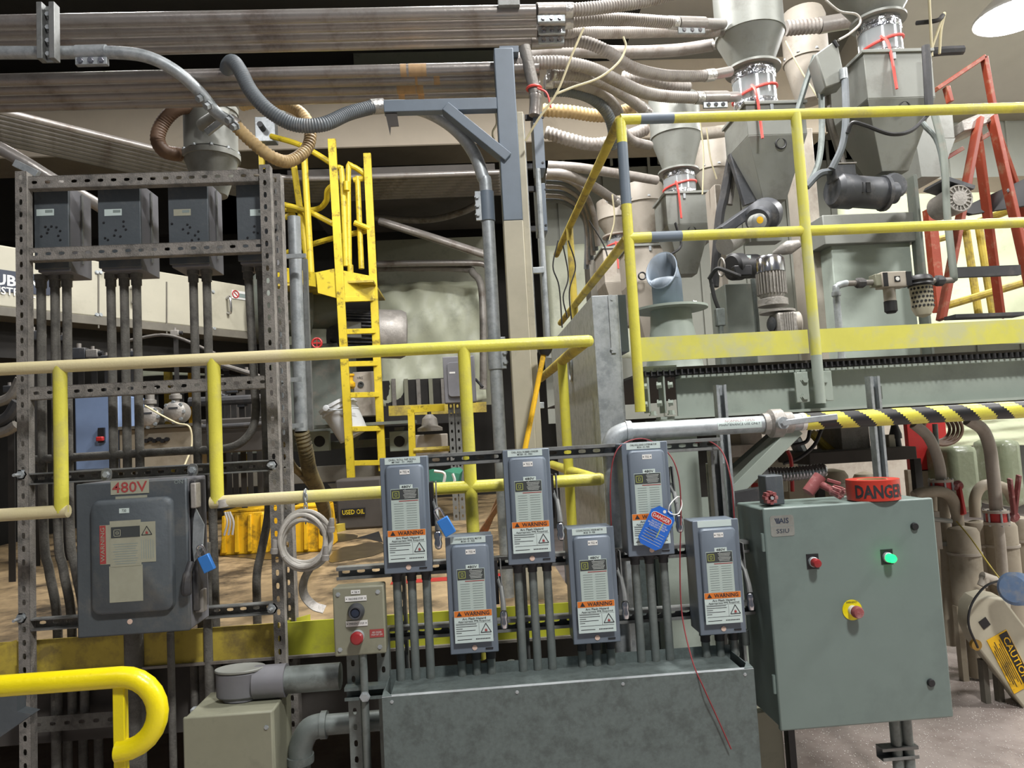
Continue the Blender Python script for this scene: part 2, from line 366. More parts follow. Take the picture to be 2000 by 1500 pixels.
# upper dark cladding ribs
for i, x in enumerate((-5.5, -3.7, -2.9, -1.1, .4)):
    G().box((x*1.3, 10.6, 4.8), (x*1.3+1.9, 10.7, 6.6)).one('dark_cladding', 'wall_dark', ['dark cladding panel high at the far left', 'dark cladding panel behind the left pipe strut', 'dark cladding panel above the pipes left of centre', 'dark cladding panel above the pipes at centre', 'dark cladding panel above the column top'][i], 'wall panel', 'dark cladding panels')
# beige duct at upper right and the high bay lamps
t = thing('ceiling_duct', 'beige sloped roof duct beside the bright lamp', 'duct', P(1790, 60, 8.6))
A = [P(1700, -90, 6.9), P(2090, -90, 6.9), P(2050, 30, 7.6), P(1690, 80, 7.6)]
G().ext([V((4.9, 6.9, 6.35)), V((8.9, 6.9, 6.35)), V((8.9, 8.9, 5.65)), V((4.9, 8.9, 5.65))], (0, .2, .3)).done('duct_panel', 'ceil_lampglow', t)
for i, (x, y, z, w) in enumerate(LAMPS):
    if i == 0: q = P(1984, 38, 6.4); x, y, z = q
    nm = ['glowing high bay lamp at the upper right', 'high bay lamp over the yellow ladder, out of frame', 'high bay lamp over the grey control cabinet, out of frame', 'high bay lamp over the beige machine, out of frame', 'high bay lamp over the right aisle, out of frame', 'dim high bay lamp over the left aisle, out of frame', 'high bay lamp over the hoppers, out of frame', 'high bay lamp over the filter canisters, out of frame'][i]
    t = thing('high_bay_lamp', nm, 'lamp', (x, y, z), 'high bay lamps')
    G().lathe((x, y, z+.03), UZ, [(.36, 0), (.36, .02), (.22, .16), (.12, .2), (.12, .36), (.02, .38)], 32).done('reflector', 'white', t)
    G().lathe((x, y, z), UZ, [(.05, -.012), (.2, -.008), (.33, .015), (.345, .03)], 32).done('lens', 'lamp_glass', t)
    G().cyl((x, y, z+.38), (x, y, 6.6), .012, 8).done('hanger', 'steel', t)
    ld = bpy.data.lights.new('lamp_light', 'AREA'); ld.shape = 'DISK'; ld.size = .66; ld.energy = w; ld.color = (1, .99, .97)
    lo = bpy.data.objects.new('lamp_light', ld); col.objects.link(lo); lo.location = (0, 0, -.03); lo.parent = t
# ================= PIPE BANKS =================
zu = P(970, 24, 3.3).z; zl = P(965, 133, 3.3).z; zm = P(700, 346, 7.4).z
names = ['nearest', 'second', 'third', 'farthest']
for k in range(4):
    Y = 3.3+.085*k
    G().tube([(-3.0, Y, zu), (P(1046, 24, Y).x, Y, zu)], .031 if k == 0 else .028, 18).one('conveying_pipe', 'steel', f'{names[k]} pipe of the upper bank of four long steel conveying pipes', 'pipe', 'upper pipe bank')
    G().tube([(-3.0, Y, zl), (P(1052, 132, Y).x, Y, zl)], .028, 18).one('conveying_pipe', 'steel', f'{names[k]} pipe of the lower bank of four long steel conveying pipes', 'pipe', 'lower pipe bank')
# brown tape remnants on lower pipes
for i, (x, k, w) in enumerate(((788, 0, 12), (828, 0, 10), (811, 0, 26), (853, 1, 12), (813, 1, 5), (782, 2, 14), (820, 2, 14), (800, 2, 24), (785, 3, 12), (823, 3, 12))):
    Y = 3.3+.085*k; c = P(x, 134+16*k, Y); h = mm(w, Y)/2
    G().tube([(c.x-h, Y, zl), (c.x+h, Y, zl)], .0287, 18).one('tape_patch', 'tape_brown', ['torn brown tape at the left edge of the top taped pipe', 'torn brown tape right of the first on the top taped pipe', 'pale tape wrap between two scraps on the top lower-bank pipe', 'small brown tape scrap on the second lower-bank pipe, rightmost', 'thin brown tape scrap on the second lower-bank pipe', 'brown tape scrap on the third lower-bank pipe, left', 'brown tape scrap on the third lower-bank pipe, right', 'wide pale tape wrap on the third lower-bank pipe', 'brown tape scrap on the bottom lower-bank pipe, left', 'brown tape scrap on the bottom lower-bank pipe, right'][i], 'tape', 'tape scraps on the lower pipes')
# diagonal bank running off to the back, then along the hall
for k in range(8):
    o = .092*k; pts = [P(-60, 200, 3.7), PZ(0, 216, zm), PZ(345, 302, zm), PZ(470, 338, zm)]
    a = PZ(-40, 207, zm); b = PZ(345, 302, zm); d = (b-a).normalized(); nrm = V((-d.y, d.x, 0)); nrm = nrm if nrm.y > 0 else -nrm
    A = a+nrm*o; B = b+nrm*o; E = 7.4+o; t_ = (E-B.y)/d.y if d.y else 0; C = B+d*max(.05, t_*.7)
    G().tube(sp([A, A+(B-A)*.5, B, C, V((C.x+.5, E, zm)), V((-.8, E, zm)), V((P(975, 330, E).x, E, zm))], 6), .03, 12).one('conveying_pipe', 'steel' if k == 0 else 'steel_dull', ['front pipe', 'second pipe', 'third pipe', 'fourth pipe', 'fifth pipe', 'sixth pipe', 'seventh pipe', 'rearmost pipe'][k]+' of the slanting bank behind the left rack', 'pipe', 'slanting pipe bank')
# vertical clamp strut on the upper bank, left
t = thing('pipe_clamp_strut', 'upright slotted strut clamping the upper pipes at the far left', 'strut', P(95, 118, 3.1))
a = P(93, 8, 3.12); b = P(95, 118, 3.12)
for dx in (-.026, .026): G().box((a.x+dx-.012, 3.1, b.z), (a.x+dx+.012, 3.145, a.z)).done('channel_flange', 'strut', t, .002)
G().box((a.x-.02, 3.135, b.z), (a.x+.02, 3.143, a.z)).done('channel_back', 'strut', t)
for i in range(4): bolt(G(), (a.x, 3.135, b.z+.03+i*.06), (0, -1, 0), .011, .02).done('bolt', 'galv', t)
# bent pipe, coupling and hoses of the first receiver
t = thing('bent_pipe', 'galvanised pipe bending down from the upper left towards the receiver', 'pipe', P(200, 115, 3.18))
G().tube(sp([P(-60, 103, 3.18), P(90, 103, 3.18), P(225, 103, 3.18), P(290, 112, 3.2), P(345, 140, 3.24), P(390, 180, 3.3), P(425, 222, 3.36), P(462, 244, 3.4)], 8), .0275, 18).done('pipe', 'galv', t)
q = P(180, 102, 3.18); G().cyl((q.x-.065, q.y, q.z), (q.x+.065, q.y, q.z), .031, 18).done('coupling', 'galv', t)
w = G().box((q.x-.068, q.y-.012, q.z-.062), (q.x+.068, q.y+.012, q.z-.026)).done('clamp_flange', 'galv', t, .002)
for i in range(3): bolt(G(), (q.x-.045+.045*i, q.y-.012, q.z-.045), (0, -1, 0), .011, .012).done('bolt', 'chrome', t)
for x, y in ((395, 190), (410, 205), (452, 232), (462, 245)): bolt(G(), P(x, y, 3.27), (-.5, -.6, -.6), .016, .03).done('clamp_bolt', 'galv', t)
H = thing('coiled_hose', 'tan corrugated hose curling from the bent pipe to the receiver top', 'hose', P(560, 318, 3.5))
hose(G(), px([(455, 240, 3.4), (490, 275, 3.42), (530, 306, 3.45), (565, 315, 3.55), (598, 292, 3.65), (606, 258, 3.7), (592, 225, 3.75), (560, 206, 3.8), (515, 198, 3.85), (470, 206, 3.9)]), .030, .02, .14, 14).done('hose_body', 'hose_tan', H)
G().cyl(P(447, 234, 3.39), P(463, 246, 3.4), .033).done('hose_clamp', 'steel', H)
H = thing('brown_hose', 'brown ribbed hose looping off the left of the receiver', 'hose', P(345, 305, 3.9))
hose(G(), px([(378, 208, 3.85), (345, 213, 3.8), (318, 240, 3.8), (308, 272, 3.8), (322, 296, 3.82), (352, 302, 3.9)]), .037, .016, .07, 16).done('hose_body', 'hose_brown', H)
# vacuum receiver
c = P(414, 330, 3.95); t = thing('vacuum_receiver', 'pale grey vacuum receiver drum with cone behind the left rack', 'hopper', c)
zt, zf, zc = P(414, 213, 3.95).z, P(414, 300, 3.95).z, P(414, 350, 3.95).z; r = mm(50, 3.95)
G().lathe((c.x, c.y, zf), UZ, [(r, 0), (r, zt-zf)], 32).done('drum', 'hopper', t)
G().lathe((c.x, c.y, zt), UZ, [(r*1.04, -.03), (r*1.04, 0), (r*.9, .015), (.02, .03)], 32).done('lid', 'hopper', t)
G().lathe((c.x, c.y, zf-.02), UZ, [(r*.55, -.22), (r, -.02), (r*1.08, -.02), (r*1.08, .01), (r, .012)], 32).done('cone', 'hopper', t)
for i in range(10):
    a = i*.63; bolt(G(), (c.x+r*1.02*math.cos(a), c.y+r*1.02*math.sin(a), zf-.01), UZ, .009, .014).done('rim_bolt', 'galv', t)
s = G().tube([P(395, 245, 3.78), P(432, 222, 3.66)], .034, 16).done('inlet_spout', 'hopper', t)
G().ob(P(420, 247, 3.66), (.045, 0, .035), (0, .01, 0), (-.01, 0, .014)).done('clamp_flange', 'galv', t, .003)
# lower left bent conduit behind the rack
t = thing('bent_pipe', 'dusty bent pipe descending behind the top left of the rack', 'pipe', P(60, 330, 3.3))
G().tube(sp(px([(-40, 275, 3.3), (0, 290, 3.3), (50, 318, 3.32), (110, 355, 3.38), (190, 400, 3.5), (260, 450, 3.6)]), 6), .03, 14).done('pipe', 'steel', t)
G().ob(P(52, 330, 3.28), (.05, 0, -.028), (0, .012, 0), (.008, 0, .014)).done('clamp_flange', 'galv', t, .002)
# ================= COLUMN WITH ARM =================
X0 = P(976, 300, 3.2).x; X1 = P(1014, 300, 3.2).x; ct = P(990, 93, 3.2).z; cm = P(1000, 430, 3.2).z
t = thing('column', 'tall square steel column, slate blue above and beige below', 'column', ((X0+X1)/2, 3.25, 0))
G().box((X0, 3.2, 0), (X1, 3.29, cm)).done('lower_shaft', 'column_beige', t, .004)
G().box((X0, 3.2, cm), (X1, 3.29, ct)).done('upper_shaft', 'paint_blue', t, .004)
G().box((X1, 3.215, 0), (X1+.03, 3.28, ct-.3)).done('side_strip', 'column_beige', t, .003)
zt = P(870, 196, 3.22).z; zb_ = P(870, 219, 3.22).z
xa = P(750, 205, 3.22).x
G().box((xa, 3.2, zb_), (X0, 3.25, zt)).done('arm', 'paint_blue', t, .003)
p = P(870, 213, 3.22); q = P(992, 312, 3.22)
G().bar(p, q, .045, .075, UY).done('brace', 'paint_blue', t, .003)
G().ext([P(752, 219, 3.21), P(775, 219, 3.21), P(779, 246, 3.21), P(763, 247, 3.21), P(762, 264, 3.21)], (0, .006, 0)).done('hook_plate', 'deck_dark', t)
c = P(990, 8, 3.26); G().box((c.x-.05, 3.22, ct-.01), (c.x+.04, 3.33, ct+.02)).done('cap_plate', 'paint_blue', t)
G().box((c.x-.04, 3.24, P(990, 14, 3.26).z), (c.x+.06, 3.3, P(990, -6, 3.26).z)).one('strut_block', 'strut', 'grey strut block over the pipes on top of the column', 'strut')
PZ0_ = .87
# dark flex hose -> taped joint -> bare pipe down the column
t = thing('flex_hose', 'dark grey corrugated hose sagging from the lower pipes to the column arm', 'hose', P(600, 250, 3.12))
hose(G(), px([(444, 160, 3.5), (444, 132, 3.25), (455, 121, 3.14), (470, 140, 3.1), (490, 178, 3.08), (525, 216, 3.08), (575, 243, 3.1), (630, 243, 3.12), (680, 222, 3.2), (728, 209, 3.27)]), .031, .011, .1, 14).done('hose_body', 'hose_dark', t)
G().cyl(P(724, 209, 3.27), P(749, 207, 3.29), .035, 16).done('tape_wrap', 'tape_silver', t)
t = thing('down_pipe', 'steel pipe curving under the arm and dropping beside the column', 'pipe', P(968, 880, 3.12))
DY = 3.29; xs = P(962, 600, DY).x
G().tube(sp([P(748, 208, DY), P(800, 209, DY), P(850, 226, DY), P(895, 258, DY), P(926, 300, DY), P(943, 345, DY), V((xs, DY, P(950, 390, DY).z)), V((xs, DY, 1.9)), V((xs, DY, 1.2)), V((xs, DY, PZ0_))], 8), .03, 18).done('pipe', 'galv', t)
for y0, y1 in ((375, 432), (660, 722)):
    q = P(960, y0, DY); b = P(960, y1, DY); G().cyl((xs, DY, b.z), (xs, DY, q.z), .035, 18).done('coupling', 'paint_blue' if y0 < 400 else 'galv', t)
    sd = -1 if y0 < 400 else 1
    G().box((xs+sd*.03-.025, DY-.02, b.z), (xs+sd*.03+.02, DY-.01, q.z)).done('clamp_flange', 'galv', t, .002)
    for i in range(3): bolt(G(), (xs+sd*.045, DY-.02, b.z+(q.z-b.z)*(.2+.3*i)), (0, -1, 0), .01, .01).done('bolt', 'galv', t)
# ================= FRONT ROW: WIREWAY, DISCONNECTS, CABINET =================
# wireway trough
a = P(746, 1366, 2.3); b = P(1472, 1303, 2.3); x0, x1, zt = a.x, b.x, (a.z+b.z)/2
t = thing('wireway', 'long galvanised wireway trough under the row of disconnect switches', 'wireway', ((x0+x1)/2, 2.4, 0))
G().box((x0, 2.30, .0), (x1, 2.303, zt)).done('front_cover', 'galv_grey', t)
G().box((x0, 2.303, .0), (x0+.003, 2.5, zt)).box((x1-.003, 2.303, 0), (x1, 2.5, zt)).box((x0, 2.5, 0), (x1, 2.503, zt+.02)).done('body', 'galv_grey', t)
G().box((x0+.02, 2.303, zt-.02), (x1-.02, 2.5, zt-.016)).done('top_plate', 'galv_grey', t)
G().box((x0, 2.300, zt-.002), (x1, 2.318, zt+.001)).done('top_lip', 'galv', t)
for x, s in ((x0+.03, 1), (x0+.03+(x1-x0)*.33, 1), (x0+(x1-x0)*.64, 1), (x1-.03, 1)): bolt(G(), (x, 2.3, zt-.015), (0, -1, 0), .0045, .003).done('cover_screw', 'galv', t)
for x in (x0, x1-.03): G().ext([V((x, 2.303, zt)), V((x+.03, 2.303, zt)), V((x+(.03 if x > 0 else 0), 2.36, zt+.004))], (0, 0, .003)).done('corner_gusset', 'galv_grey', t)
WZ = zt-.016
def flame(c, s, parent):
    h = s*.86; g = G(); k = .12
    o = [(-.5, -.33), (.5, -.33), (0, .53)]
    for i in range(3):
        p, q = o[i], o[(i+1) % 3]
        g.bar(V(c)+V((p[0]*s, 0, p[1]*s)), V(c)+V((q[0]*s, 0, q[1]*s)), .0006, .0022)
    g.done('hazard_triangle', 'print', parent)
    G().ext([V(c)+V((x*s, -.0004, z*s)) for x, z in ((-.12, -.22), (.13, -.22), (.1, 0), (.04, -.08), (.0, .1), (-.05, -.05), (-.1, .03))], (0, -.0004, 0)).done('hazard_flame', 'print_red', parent)
def warning(c, w, h, parent, cover=False):
    """c: centre of the sticker on plane y"""
    c = V(c); b = label_plate(G(), c, w, h).done('warning_sticker', 'paper', parent)
    y = c.y-.0009
    label_plate(G(), (c.x, y, c.z+h*.40), w*.985, h*.19, t=.0004).done('warning_band', 'warn_orange', b)
    text('WARNING', (c.x+w*.1, y-.0005, c.z+h*.40), w*.66, h*.125, 'print', b, off=.02)
    q = V((c.x-w*.36, y-.0006, c.z+h*.40)); s = h*.15
    G().ext([q+V((-s*.55, 0, -s*.42)), q+V((s*.55, 0, -s*.42)), q+V((0, 0, s*.5))], (0, -.0003, 0)).done('alert_symbol', 'print', b)
    text('Arc Flash Hazard', (c.x+w*.02, y-.0003, c.z+h*.245), w*.62, h*.07, 'print', b, off=.01)
    text('Appropriate PPE Required', (c.x+w*.02, y-.0003, c.z+h*.155), w*.84, h*.07, 'print', b, off=.01)
    g = G()
    for i, f in enumerate((.95, .98, .3, .9, .25)):
        label_plate(g, (c.x-w*.46+w*.28*f, y, c.z+h*(.07-.065*i)), w*.56*f, h*.018, t=.0003)
    label_plate(g, (c.x, y, c.z-h*.28), w*.9, h*.012, t=.0003)
    label_plate(g, (c.x-w*.25, y, c.z-h*.40), w*.38, h*.02, t=.0003)
    label_plate(g, (c.x+w*.14, y, c.z-h*.1), w*.006, h*.36, t=.0003)
    label_plate(g, (c.x, y, c.z+h*.105), w*.94, h*.006, t=.0003)
    for i in range(9): label_plate(g, (c.x+w*(.06+.043*i), y, c.z-h*.40), w*.03, h*.035, t=.0003)
    o = g.done('small_print', 'print', b); o['kind'] = 'stuff'
    flame((c.x+w*.32, y-.0006, c.z-h*.1), w*.27, b)
def disconnect(x, y, name, lines, label, dust=False, lock=False, Y=2.44, tagplate='732', warn_dx=0, nomsg=False):
    W, H, D = .160, .385, .115
    a = P(x, y, Y); cx = a.x+W/2; z1 = a.z; z0 = z1-H; cz = (z0+z1)/2
    t = thing('disconnect_switch', label, 'electrical box', (cx, Y+D, z0), 'blue-grey disconnect switches')
    G().box((a.x+.003, Y+.012, z0+.003), (a.x+W-.003, Y+D, z1-.003)).done('body', 'box_blue', t, .003)
    cv = G().box((a.x, Y, z0), (a.x+W, Y+.012, z1)).done('cover', 'box_blue', t, .003)
    # raised door panel
    c0 = V((cx+.002, Y, z1-.187)); w, h = .131, .322; u, v = UX, UZ
    G().loft([rrect(c0, u, v, w, h, .018), rrect(c0-UY*.010, u, v, w-.006, h-.006, .016), rrect(c0-UY*.013, u, v, w-.014, h-.014, .013)]).done('raised_panel', 'box_blue', t)
    yp = Y-.0132
    # data plate
    pc = V((cx+.0, yp, z1-.176)); pw, ph_ = .092, .142
    pl = label_plate(G(), pc, pw, ph_).done('data_plate', 'plate_pale', t); yy = pc.y-.001
    label_plate(G(), (pc.x, yy, pc.z+.052), pw*.97, .034, t=.0004).done('plate_header', 'plate_dark', pl)
    q = V((pc.x-.029, yy-.0006, pc.z+.052)); g = G()
    for s1 in (.021, ):
        for dx, dz, ww, hh in ((0, s1/2, s1, .0022), (0, -s1/2, s1, .0022), (s1/2, 0, .0022, s1), (-s1/2, 0, .0022, s1)): label_plate(g, q+V((dx, 0, dz)), ww, hh, t=.0003)
    label_plate(g, q+V((-.003, 0, 0)), .0018, .010, t=.0003); label_plate(g, q+V((0, 0, .005)), .007, .0018, t=.0003); label_plate(g, q+V((0, 0, -.005)), .007, .0018, t=.0003); label_plate(g, q+V((.0035, 0, 0)), .0018, .010, t=.0003)
    g.done('square_emblem', 'plate_green', pl)
    g = G()
    for i in range(6): label_plate(g, (pc.x+.017, yy-.0005, pc.z+.064-.0048*i), .044-.004*(i % 3), .0014, t=.0003)
    o = g.done('header_print', 'pale_print', pl); o['kind'] = 'stuff'
    g = G().box((pc.x-.020, yy-.0004, pc.z+.029), (pc.x+.044, yy, pc.z+.0315)); g.done('red_line', 'print_red', pl)
    g = G()
    for i in range(12):
        for s_ in (-1, 1): label_plate(g, (pc.x+s_*.021, yy, pc.z+.021-.0078*i), .037-.003*((i*3+s_) % 3), .0016, t=.0003)
    o = g.done('body_print', 'print_soft', pl); o['kind'] = 'stuff'
    for dz in (.069, -.066): bolt(G(), (pc.x+.002, yp-.0008, pc.z+dz), (0, -1, 0), .0022, .002).done('rivet', 'galv', pl)
    # upper labels
    lp = label_plate(G(), (cx-.004, Y-.0002, z1-.0125), .118, .022).done('name_label', 'paper', t)
    if not nomsg: text(lines, (cx-.004, Y-.0016, z1-.0125), .092, .014, 'print', lp, off=.006)
    tp = label_plate(G(), (cx+.003, yp, z1-.050), .033, .016).done('number_tag', 'white', t)
    text(tagplate, (cx+.003, yp-.001, z1-.050), .013, .007, 'print', tp)
    for s_ in (-1, 1): bolt(G(), (cx+.003+s_*.0125, yp-.0008, z1-.050), (0, -1, 0), .0016, .0008).done('tag_screw', 'print', tp)
    vp = label_plate(G(), (cx+.006, yp-.0012, z1-.099), .043, .014).done('voltage_label', 'paper', t)
    text('480V', (cx+.006, yp-.0024, z1-.099), .032, .008, 'print', vp, off=.01)
    warning((cx+.001+warn_dx, Y-.0142, z1-.293), .126, .104, t)
    G().cyl((cx+.001, Y, z0+.019), (cx+.001, Y-.002, z0+.019), .0085, 20).done('round_sticker', 'sticker_tan', t)
    G().box((a.x+W-.043, Y-.003, z0+.012), (a.x+W-.018, Y, z0+.016)).done('latch', 'black', t)
    # handle on the right side
    hx = a.x+W; hz = cz+.04
    G().ext([V((hx, Y+.03, hz+.06)), V((hx, Y+.10, hz+.06)), V((hx, Y+.10, hz-.09)), V((hx, Y+.05, hz-.09))], (.012, 0, 0)).done('handle_plate', 'black', t)
    hn = G().tube([(hx+.012, Y+.05, hz), (hx+.020, Y+.028, hz-.03), (hx+.023, Y+.01, hz-.075), (hx+.023, Y+.005, hz-.10)], [.009, .008, .009, .010], 10).done('handle', 'strut', t)
    G().lathe((hx+.023, Y+.005, hz-.10), (0, -.1, -1), [(.006, 0), (.012, .006), (.0135, .02), (.011, .03), (.0135, .042), (.010, .058), (.004, .062)], 14).done('handle_grip', 'chrome', hn)
    G().ext([V((hx+.02, Y+.03, hz+.062)), V((hx+.02, Y+.06, hz+.062)), V((hx+.02, Y+.035, hz-.075)), V((hx+.02, Y+.02, hz-.075))], (.004, 0, 0)).done('hasp', 'strut', t)
    # conduits down into the wireway
    for i, dx in enumerate((.034, .084, .134)):
        c = thing('conduit', 'grey conduit dropping from the switch '+name+', '+['left', 'middle', 'right'][i]+' of three', 'conduit', (a.x+dx, Y+.06, WZ), 'conduits under the disconnect switches')
        G().tube([(a.x+dx, Y+.06, z0-.03), (a.x+dx, Y+.06, WZ)], .0145, 14).done('tube', 'conduit', c)
        G().lathe((a.x+dx, Y+.06, z0-.036), UZ, [(.0165, 0), (.0165, .02), (.020, .02), (.020, .036)], 14).done('connector', 'black_dusty', c)
    return t, (hx, Y, hz, z0)
d1, k1 = disconnect(741, 895, 'labelled nip roll, at far left', 'CHILL ROLL NIP ROLL\nM1360 - 01 - PS02', 'blue-grey disconnect switch with a blue padlock, labelled CHILL ROLL NIP ROLL', lock=True)
d2, k2 = disconnect(869, 1050, 'labelled cooling fan nip roll', 'COOLING FAN NIP ROLL MOTOR\nM1360 - 03 - PS03', 'low blue-grey disconnect switch labelled COOLING FAN NIP ROLL MOTOR, beside the stop button box')
d3, k3 = disconnect(981, 880, 'labelled rubber roll winder', 'CHILL ROLL RUBBER WINDER\nM1360 - 02 - PS03', 'blue-grey disconnect switch in the middle of the top row')
d4, k4 = disconnect(1107, 1033, 'labelled cooling fan winder', 'COOLING FAN ROLL WINDER MOTOR\nM1360 - 03 - PS05', 'low blue-grey disconnect switch in the middle, labelled COOLING FAN ROLL WINDER')
d5, k5 = disconnect(1213, 866, 'behind the blue danger tag', 'CHILL ROLL BAND CUTTER MOTOR\nM1361 - 03 - PS0A', 'blue-grey disconnect switch with the blue danger tag hanging on it')
d6, k6 = disconnect(1352, 1018, 'with the blank label, beside the cabinet', '', 'blue-grey disconnect switch with a blank label, beside the grey control cabinet', nomsg=True)
# padlock on first switch
def padlock(c, tilt, label, s=1):
    c = V(c); u = V((math.cos(tilt), 0, math.sin(tilt))); v = V((-math.sin(tilt), 0, math.cos(tilt)))
    t = thing('padlock', label, 'padlock', c-v*.03*s, None)
    G().ob(c, u*.016*s, v*.024*s, UY*.009*s).done('lock_body', 'lock_blue', t, .003)
    pts = [c+u*(-.009*s)+v*.022*s, c+u*(-.009*s)+v*.045*s]+[c+v*(.045+.009*math.sin(a))*s-u*.009*math.cos(a)*s for a in (.6, 1.2, 1.57, 1.9, 2.5)]+[c+u*.009*s+v*.045*s, c+u*.009*s+v*.022*s]
    G().tube(pts, .0032*s, 8).done('shackle', 'chrome', t)
hx, Y, hz, z0 = k1
padlock(P(872, 1028, 2.42), math.radians(27), 'blue padlock on the handle of the first disconnect switch', 1.25)
# danger tag
t = thing('danger_tag', 'blue plastic lockout tag with red DANGER oval and white print', 'tag', P(1280, 1080, 2.405))
uu = (P(1315, 1000, 2.4)-P(1262, 985, 2.4)); uu = V((uu.x, 0, uu.z)).normalized(); an = math.radians(-30); uu = V((math.cos(an), 0, math.sin(an))); vv = V((-uu.z, 0, uu.x)); c = P(1283, 1031, 2.41); w, h = .088, .140
pol = [(-w/2, -h/2+.016), (-w/2+.016, -h/2), (w/2-.016, -h/2), (w/2, -h/2+.016), (w/2, h/2-.022), (w/2-.02, h/2), (-w/2+.02, h/2), (-w/2, h/2-.022)]
b = G().ext([c+uu*x+vv*y for x, y in pol], (0, .0012, 0)).done('tag_card', 'tag_blue', t)
n_ = V((0, -1, 0))
def oval(cx, cy, rw, rh, y, m, nm):
    G().ext([c+uu*(cx+x_)+vv*(cy+y_)+n_*y for x_, y_ in [(s*(rw-rh)+rh*math.cos(a), rh*math.sin(a)) for s, aa in ((1, (-90, -45, 0, 45, 90)), (-1, (90, 135, 180, 225, 270))) for a in map(math.radians, aa)]], (0, -.0003, 0)).done(nm, m, b)
oval(.0, .036, .038, .0125, .0003, 'white', 'oval_border'); oval(.0, .036, .0362, .0108, .0008, 'red', 'danger_oval')
text('DANGER', c+vv*.036+n_*.0012, .062, .012, 'white', b, uu, vv, off=.01)
text('THIS LOCK OUT TAG IS FOR\nPERSONNEL SAFETY AND MAY ONLY\nBE REMOVED BY THE PERSON', c+vv*.008+n_*.0003, .074, .020, 'white', b, uu, vv)
g = G()
for i in range(5): g.ob(c+vv*(-.016-.0095*i)+n_*.0006, uu*.036, vv*.0005, n_*.0002)
g.done('form_lines', 'pale_print', b)
rs = random.Random(2)
g = G()
for i in range(4): g.tube([c+vv*(-.013-.0095*i+rs.uniform(-.002, .002))+uu*(-.028+.0045*k)+n_*.0008 for k in range(9)], .0007, 4)
g.done('pen_scribble', 'print', b)
G().ob(c+vv*.010+uu*.012+n_*.0007, uu*.002, vv*.040, n_*.0001).done('pale_streak', 'plate_green', b)
G().lathe(c+vv*.060+n_*.0004, n_, [(.0055, 0), (.0055, .0006), (.003, .0006)], 14).done('eyelet', 'white', b)
g = G(); smooth_pipe(g, [(1305, 1000, 2.405), (1309, 985, 2.4), (1325, 970, 2.43), (1332, 985, 2.43), (1325, 1003, 2.41), (1312, 1004, 2.405), (1305, 998, 2.405)], .0018, 8)
g.done('nylon_tie', 'white', t)
# red thin wire draped over fifth switch
G().tube(sp(px([(1195, 1060, 2.47), (1192, 950, 2.43), (1200, 890, 2.43), (1222, 864, 2.45), (1262, 858, 2.5), (1305, 885, 2.45), (1325, 930, 2.43), (1330, 1000, 2.43), (1328, 1100, 2.43), (1332, 1200, 2.40), (1352, 1290, 2.32), (1375, 1345, 2.285), (1400, 1400, 2.285), (1428, 1463, 2.285)]), 6), .0022, 6).one('thin_cable', 'cable_red', 'thin dark red wire hanging down over the wireway trough', 'cable')
G().tube(sp(px([(1195, 1060, 2.47), (1205, 1110, 2.5), (1215, 1150, 2.52)]), 5), .0022, 6).one('thin_cable', 'cable_red', 'short end of dark red wire behind the low middle switch', 'cable')
G().tube(sp(px([(1358, 865, 2.58), (1385, 862, 2.56), (1412, 885, 2.5), (1428, 940, 2.44), (1434, 1012, 2.46)]), 6), .0025, 6).one('thin_cable', 'cable_red', 'dark red wire arching into the top of the switch beside the cabinet', 'cable')
# struts carrying the switches
def channel(a, b, name, label, mt='strut', w=.041, d=.041, holes=True, group=None):
    """slotted channel from a to b with open side to the camera"""
    a = V(a); b = V(b); u = (b-a).normalized(); v = UZ if abs(u.z) < .5 else UX; L = (b-a).length; n = u.cross(v)
    t = thing(name, label, 'strut', a if a.z < b.z else b, group)
    if holes: g = G().slot(a+UY*d-v*w/2, u, v, L, w, .002, .0508, .028, .014)
    else: g = G().ob((a+b)/2+UY*d, u*L/2, v*w/2, UY*.001)
    g.done('web', mt, t)
    for s in (-1, 1):
        G().ob((a+b)/2+v*s*(w/2)+UY*d/2, u*L/2, v*.0012, UY*d/2).ob((a+b)/2+v*s*(w/2-.005), u*L/2, v*.005, UY*.0015).done('flange', mt, t)
    return t
Ys = 2.556
za = P(1000, 890, Ys).z
channel((P(836, 905, Ys).x, Ys, za), (P(1410, 880, Ys).x, Ys, za), 'strut_channel', 'slotted strut carrying the upper row of switches')
zb = P(1100, 1092, Ys).z
channel((P(660, 1200, Ys).x, Ys, zb), (P(1462, 1060, Ys).x, Ys, zb), 'strut_channel', 'slotted strut crossing behind the middle of the switches')
zc_ = P(1100, 1215, Ys).z
channel((P(690, 1240, Ys).x, Ys, zc_), (P(1500, 1175, Ys).x, Ys, zc_), 'strut_channel', 'lower slotted strut above the wireway trough')
for i, x in enumerate((1003, 985+25, 1400)):
    if i == 1: continue
    q = P(x, 900, 2.6); channel((q.x, 2.6, .0), (q.x, 2.6, P(x, 880, 2.6).z), 'upright_strut', ['slotted upright strut between the left and middle switches', '', 'slotted upright strut behind the danger tag switch'][i])
q = P(782, 1200, 2.6); channel((q.x, 2.6, 0), (q.x, 2.6, P(782, 1110, 2.6).z), 'upright_strut', 'slotted upright strut behind the first switch conduits')
for i, (x, y0, y1) in enumerate(((1703, 735, 1000), (1405, 752, 1020))):
    q = P(x, y0, 2.95); channel((q.x, 2.93, 0), (q.x, 2.93, q.z), 'upright_strut', ['galvanised strut post rising behind the roll of danger tape', 'galvanised strut post rising right of the fifth switch'][i], 'galv')
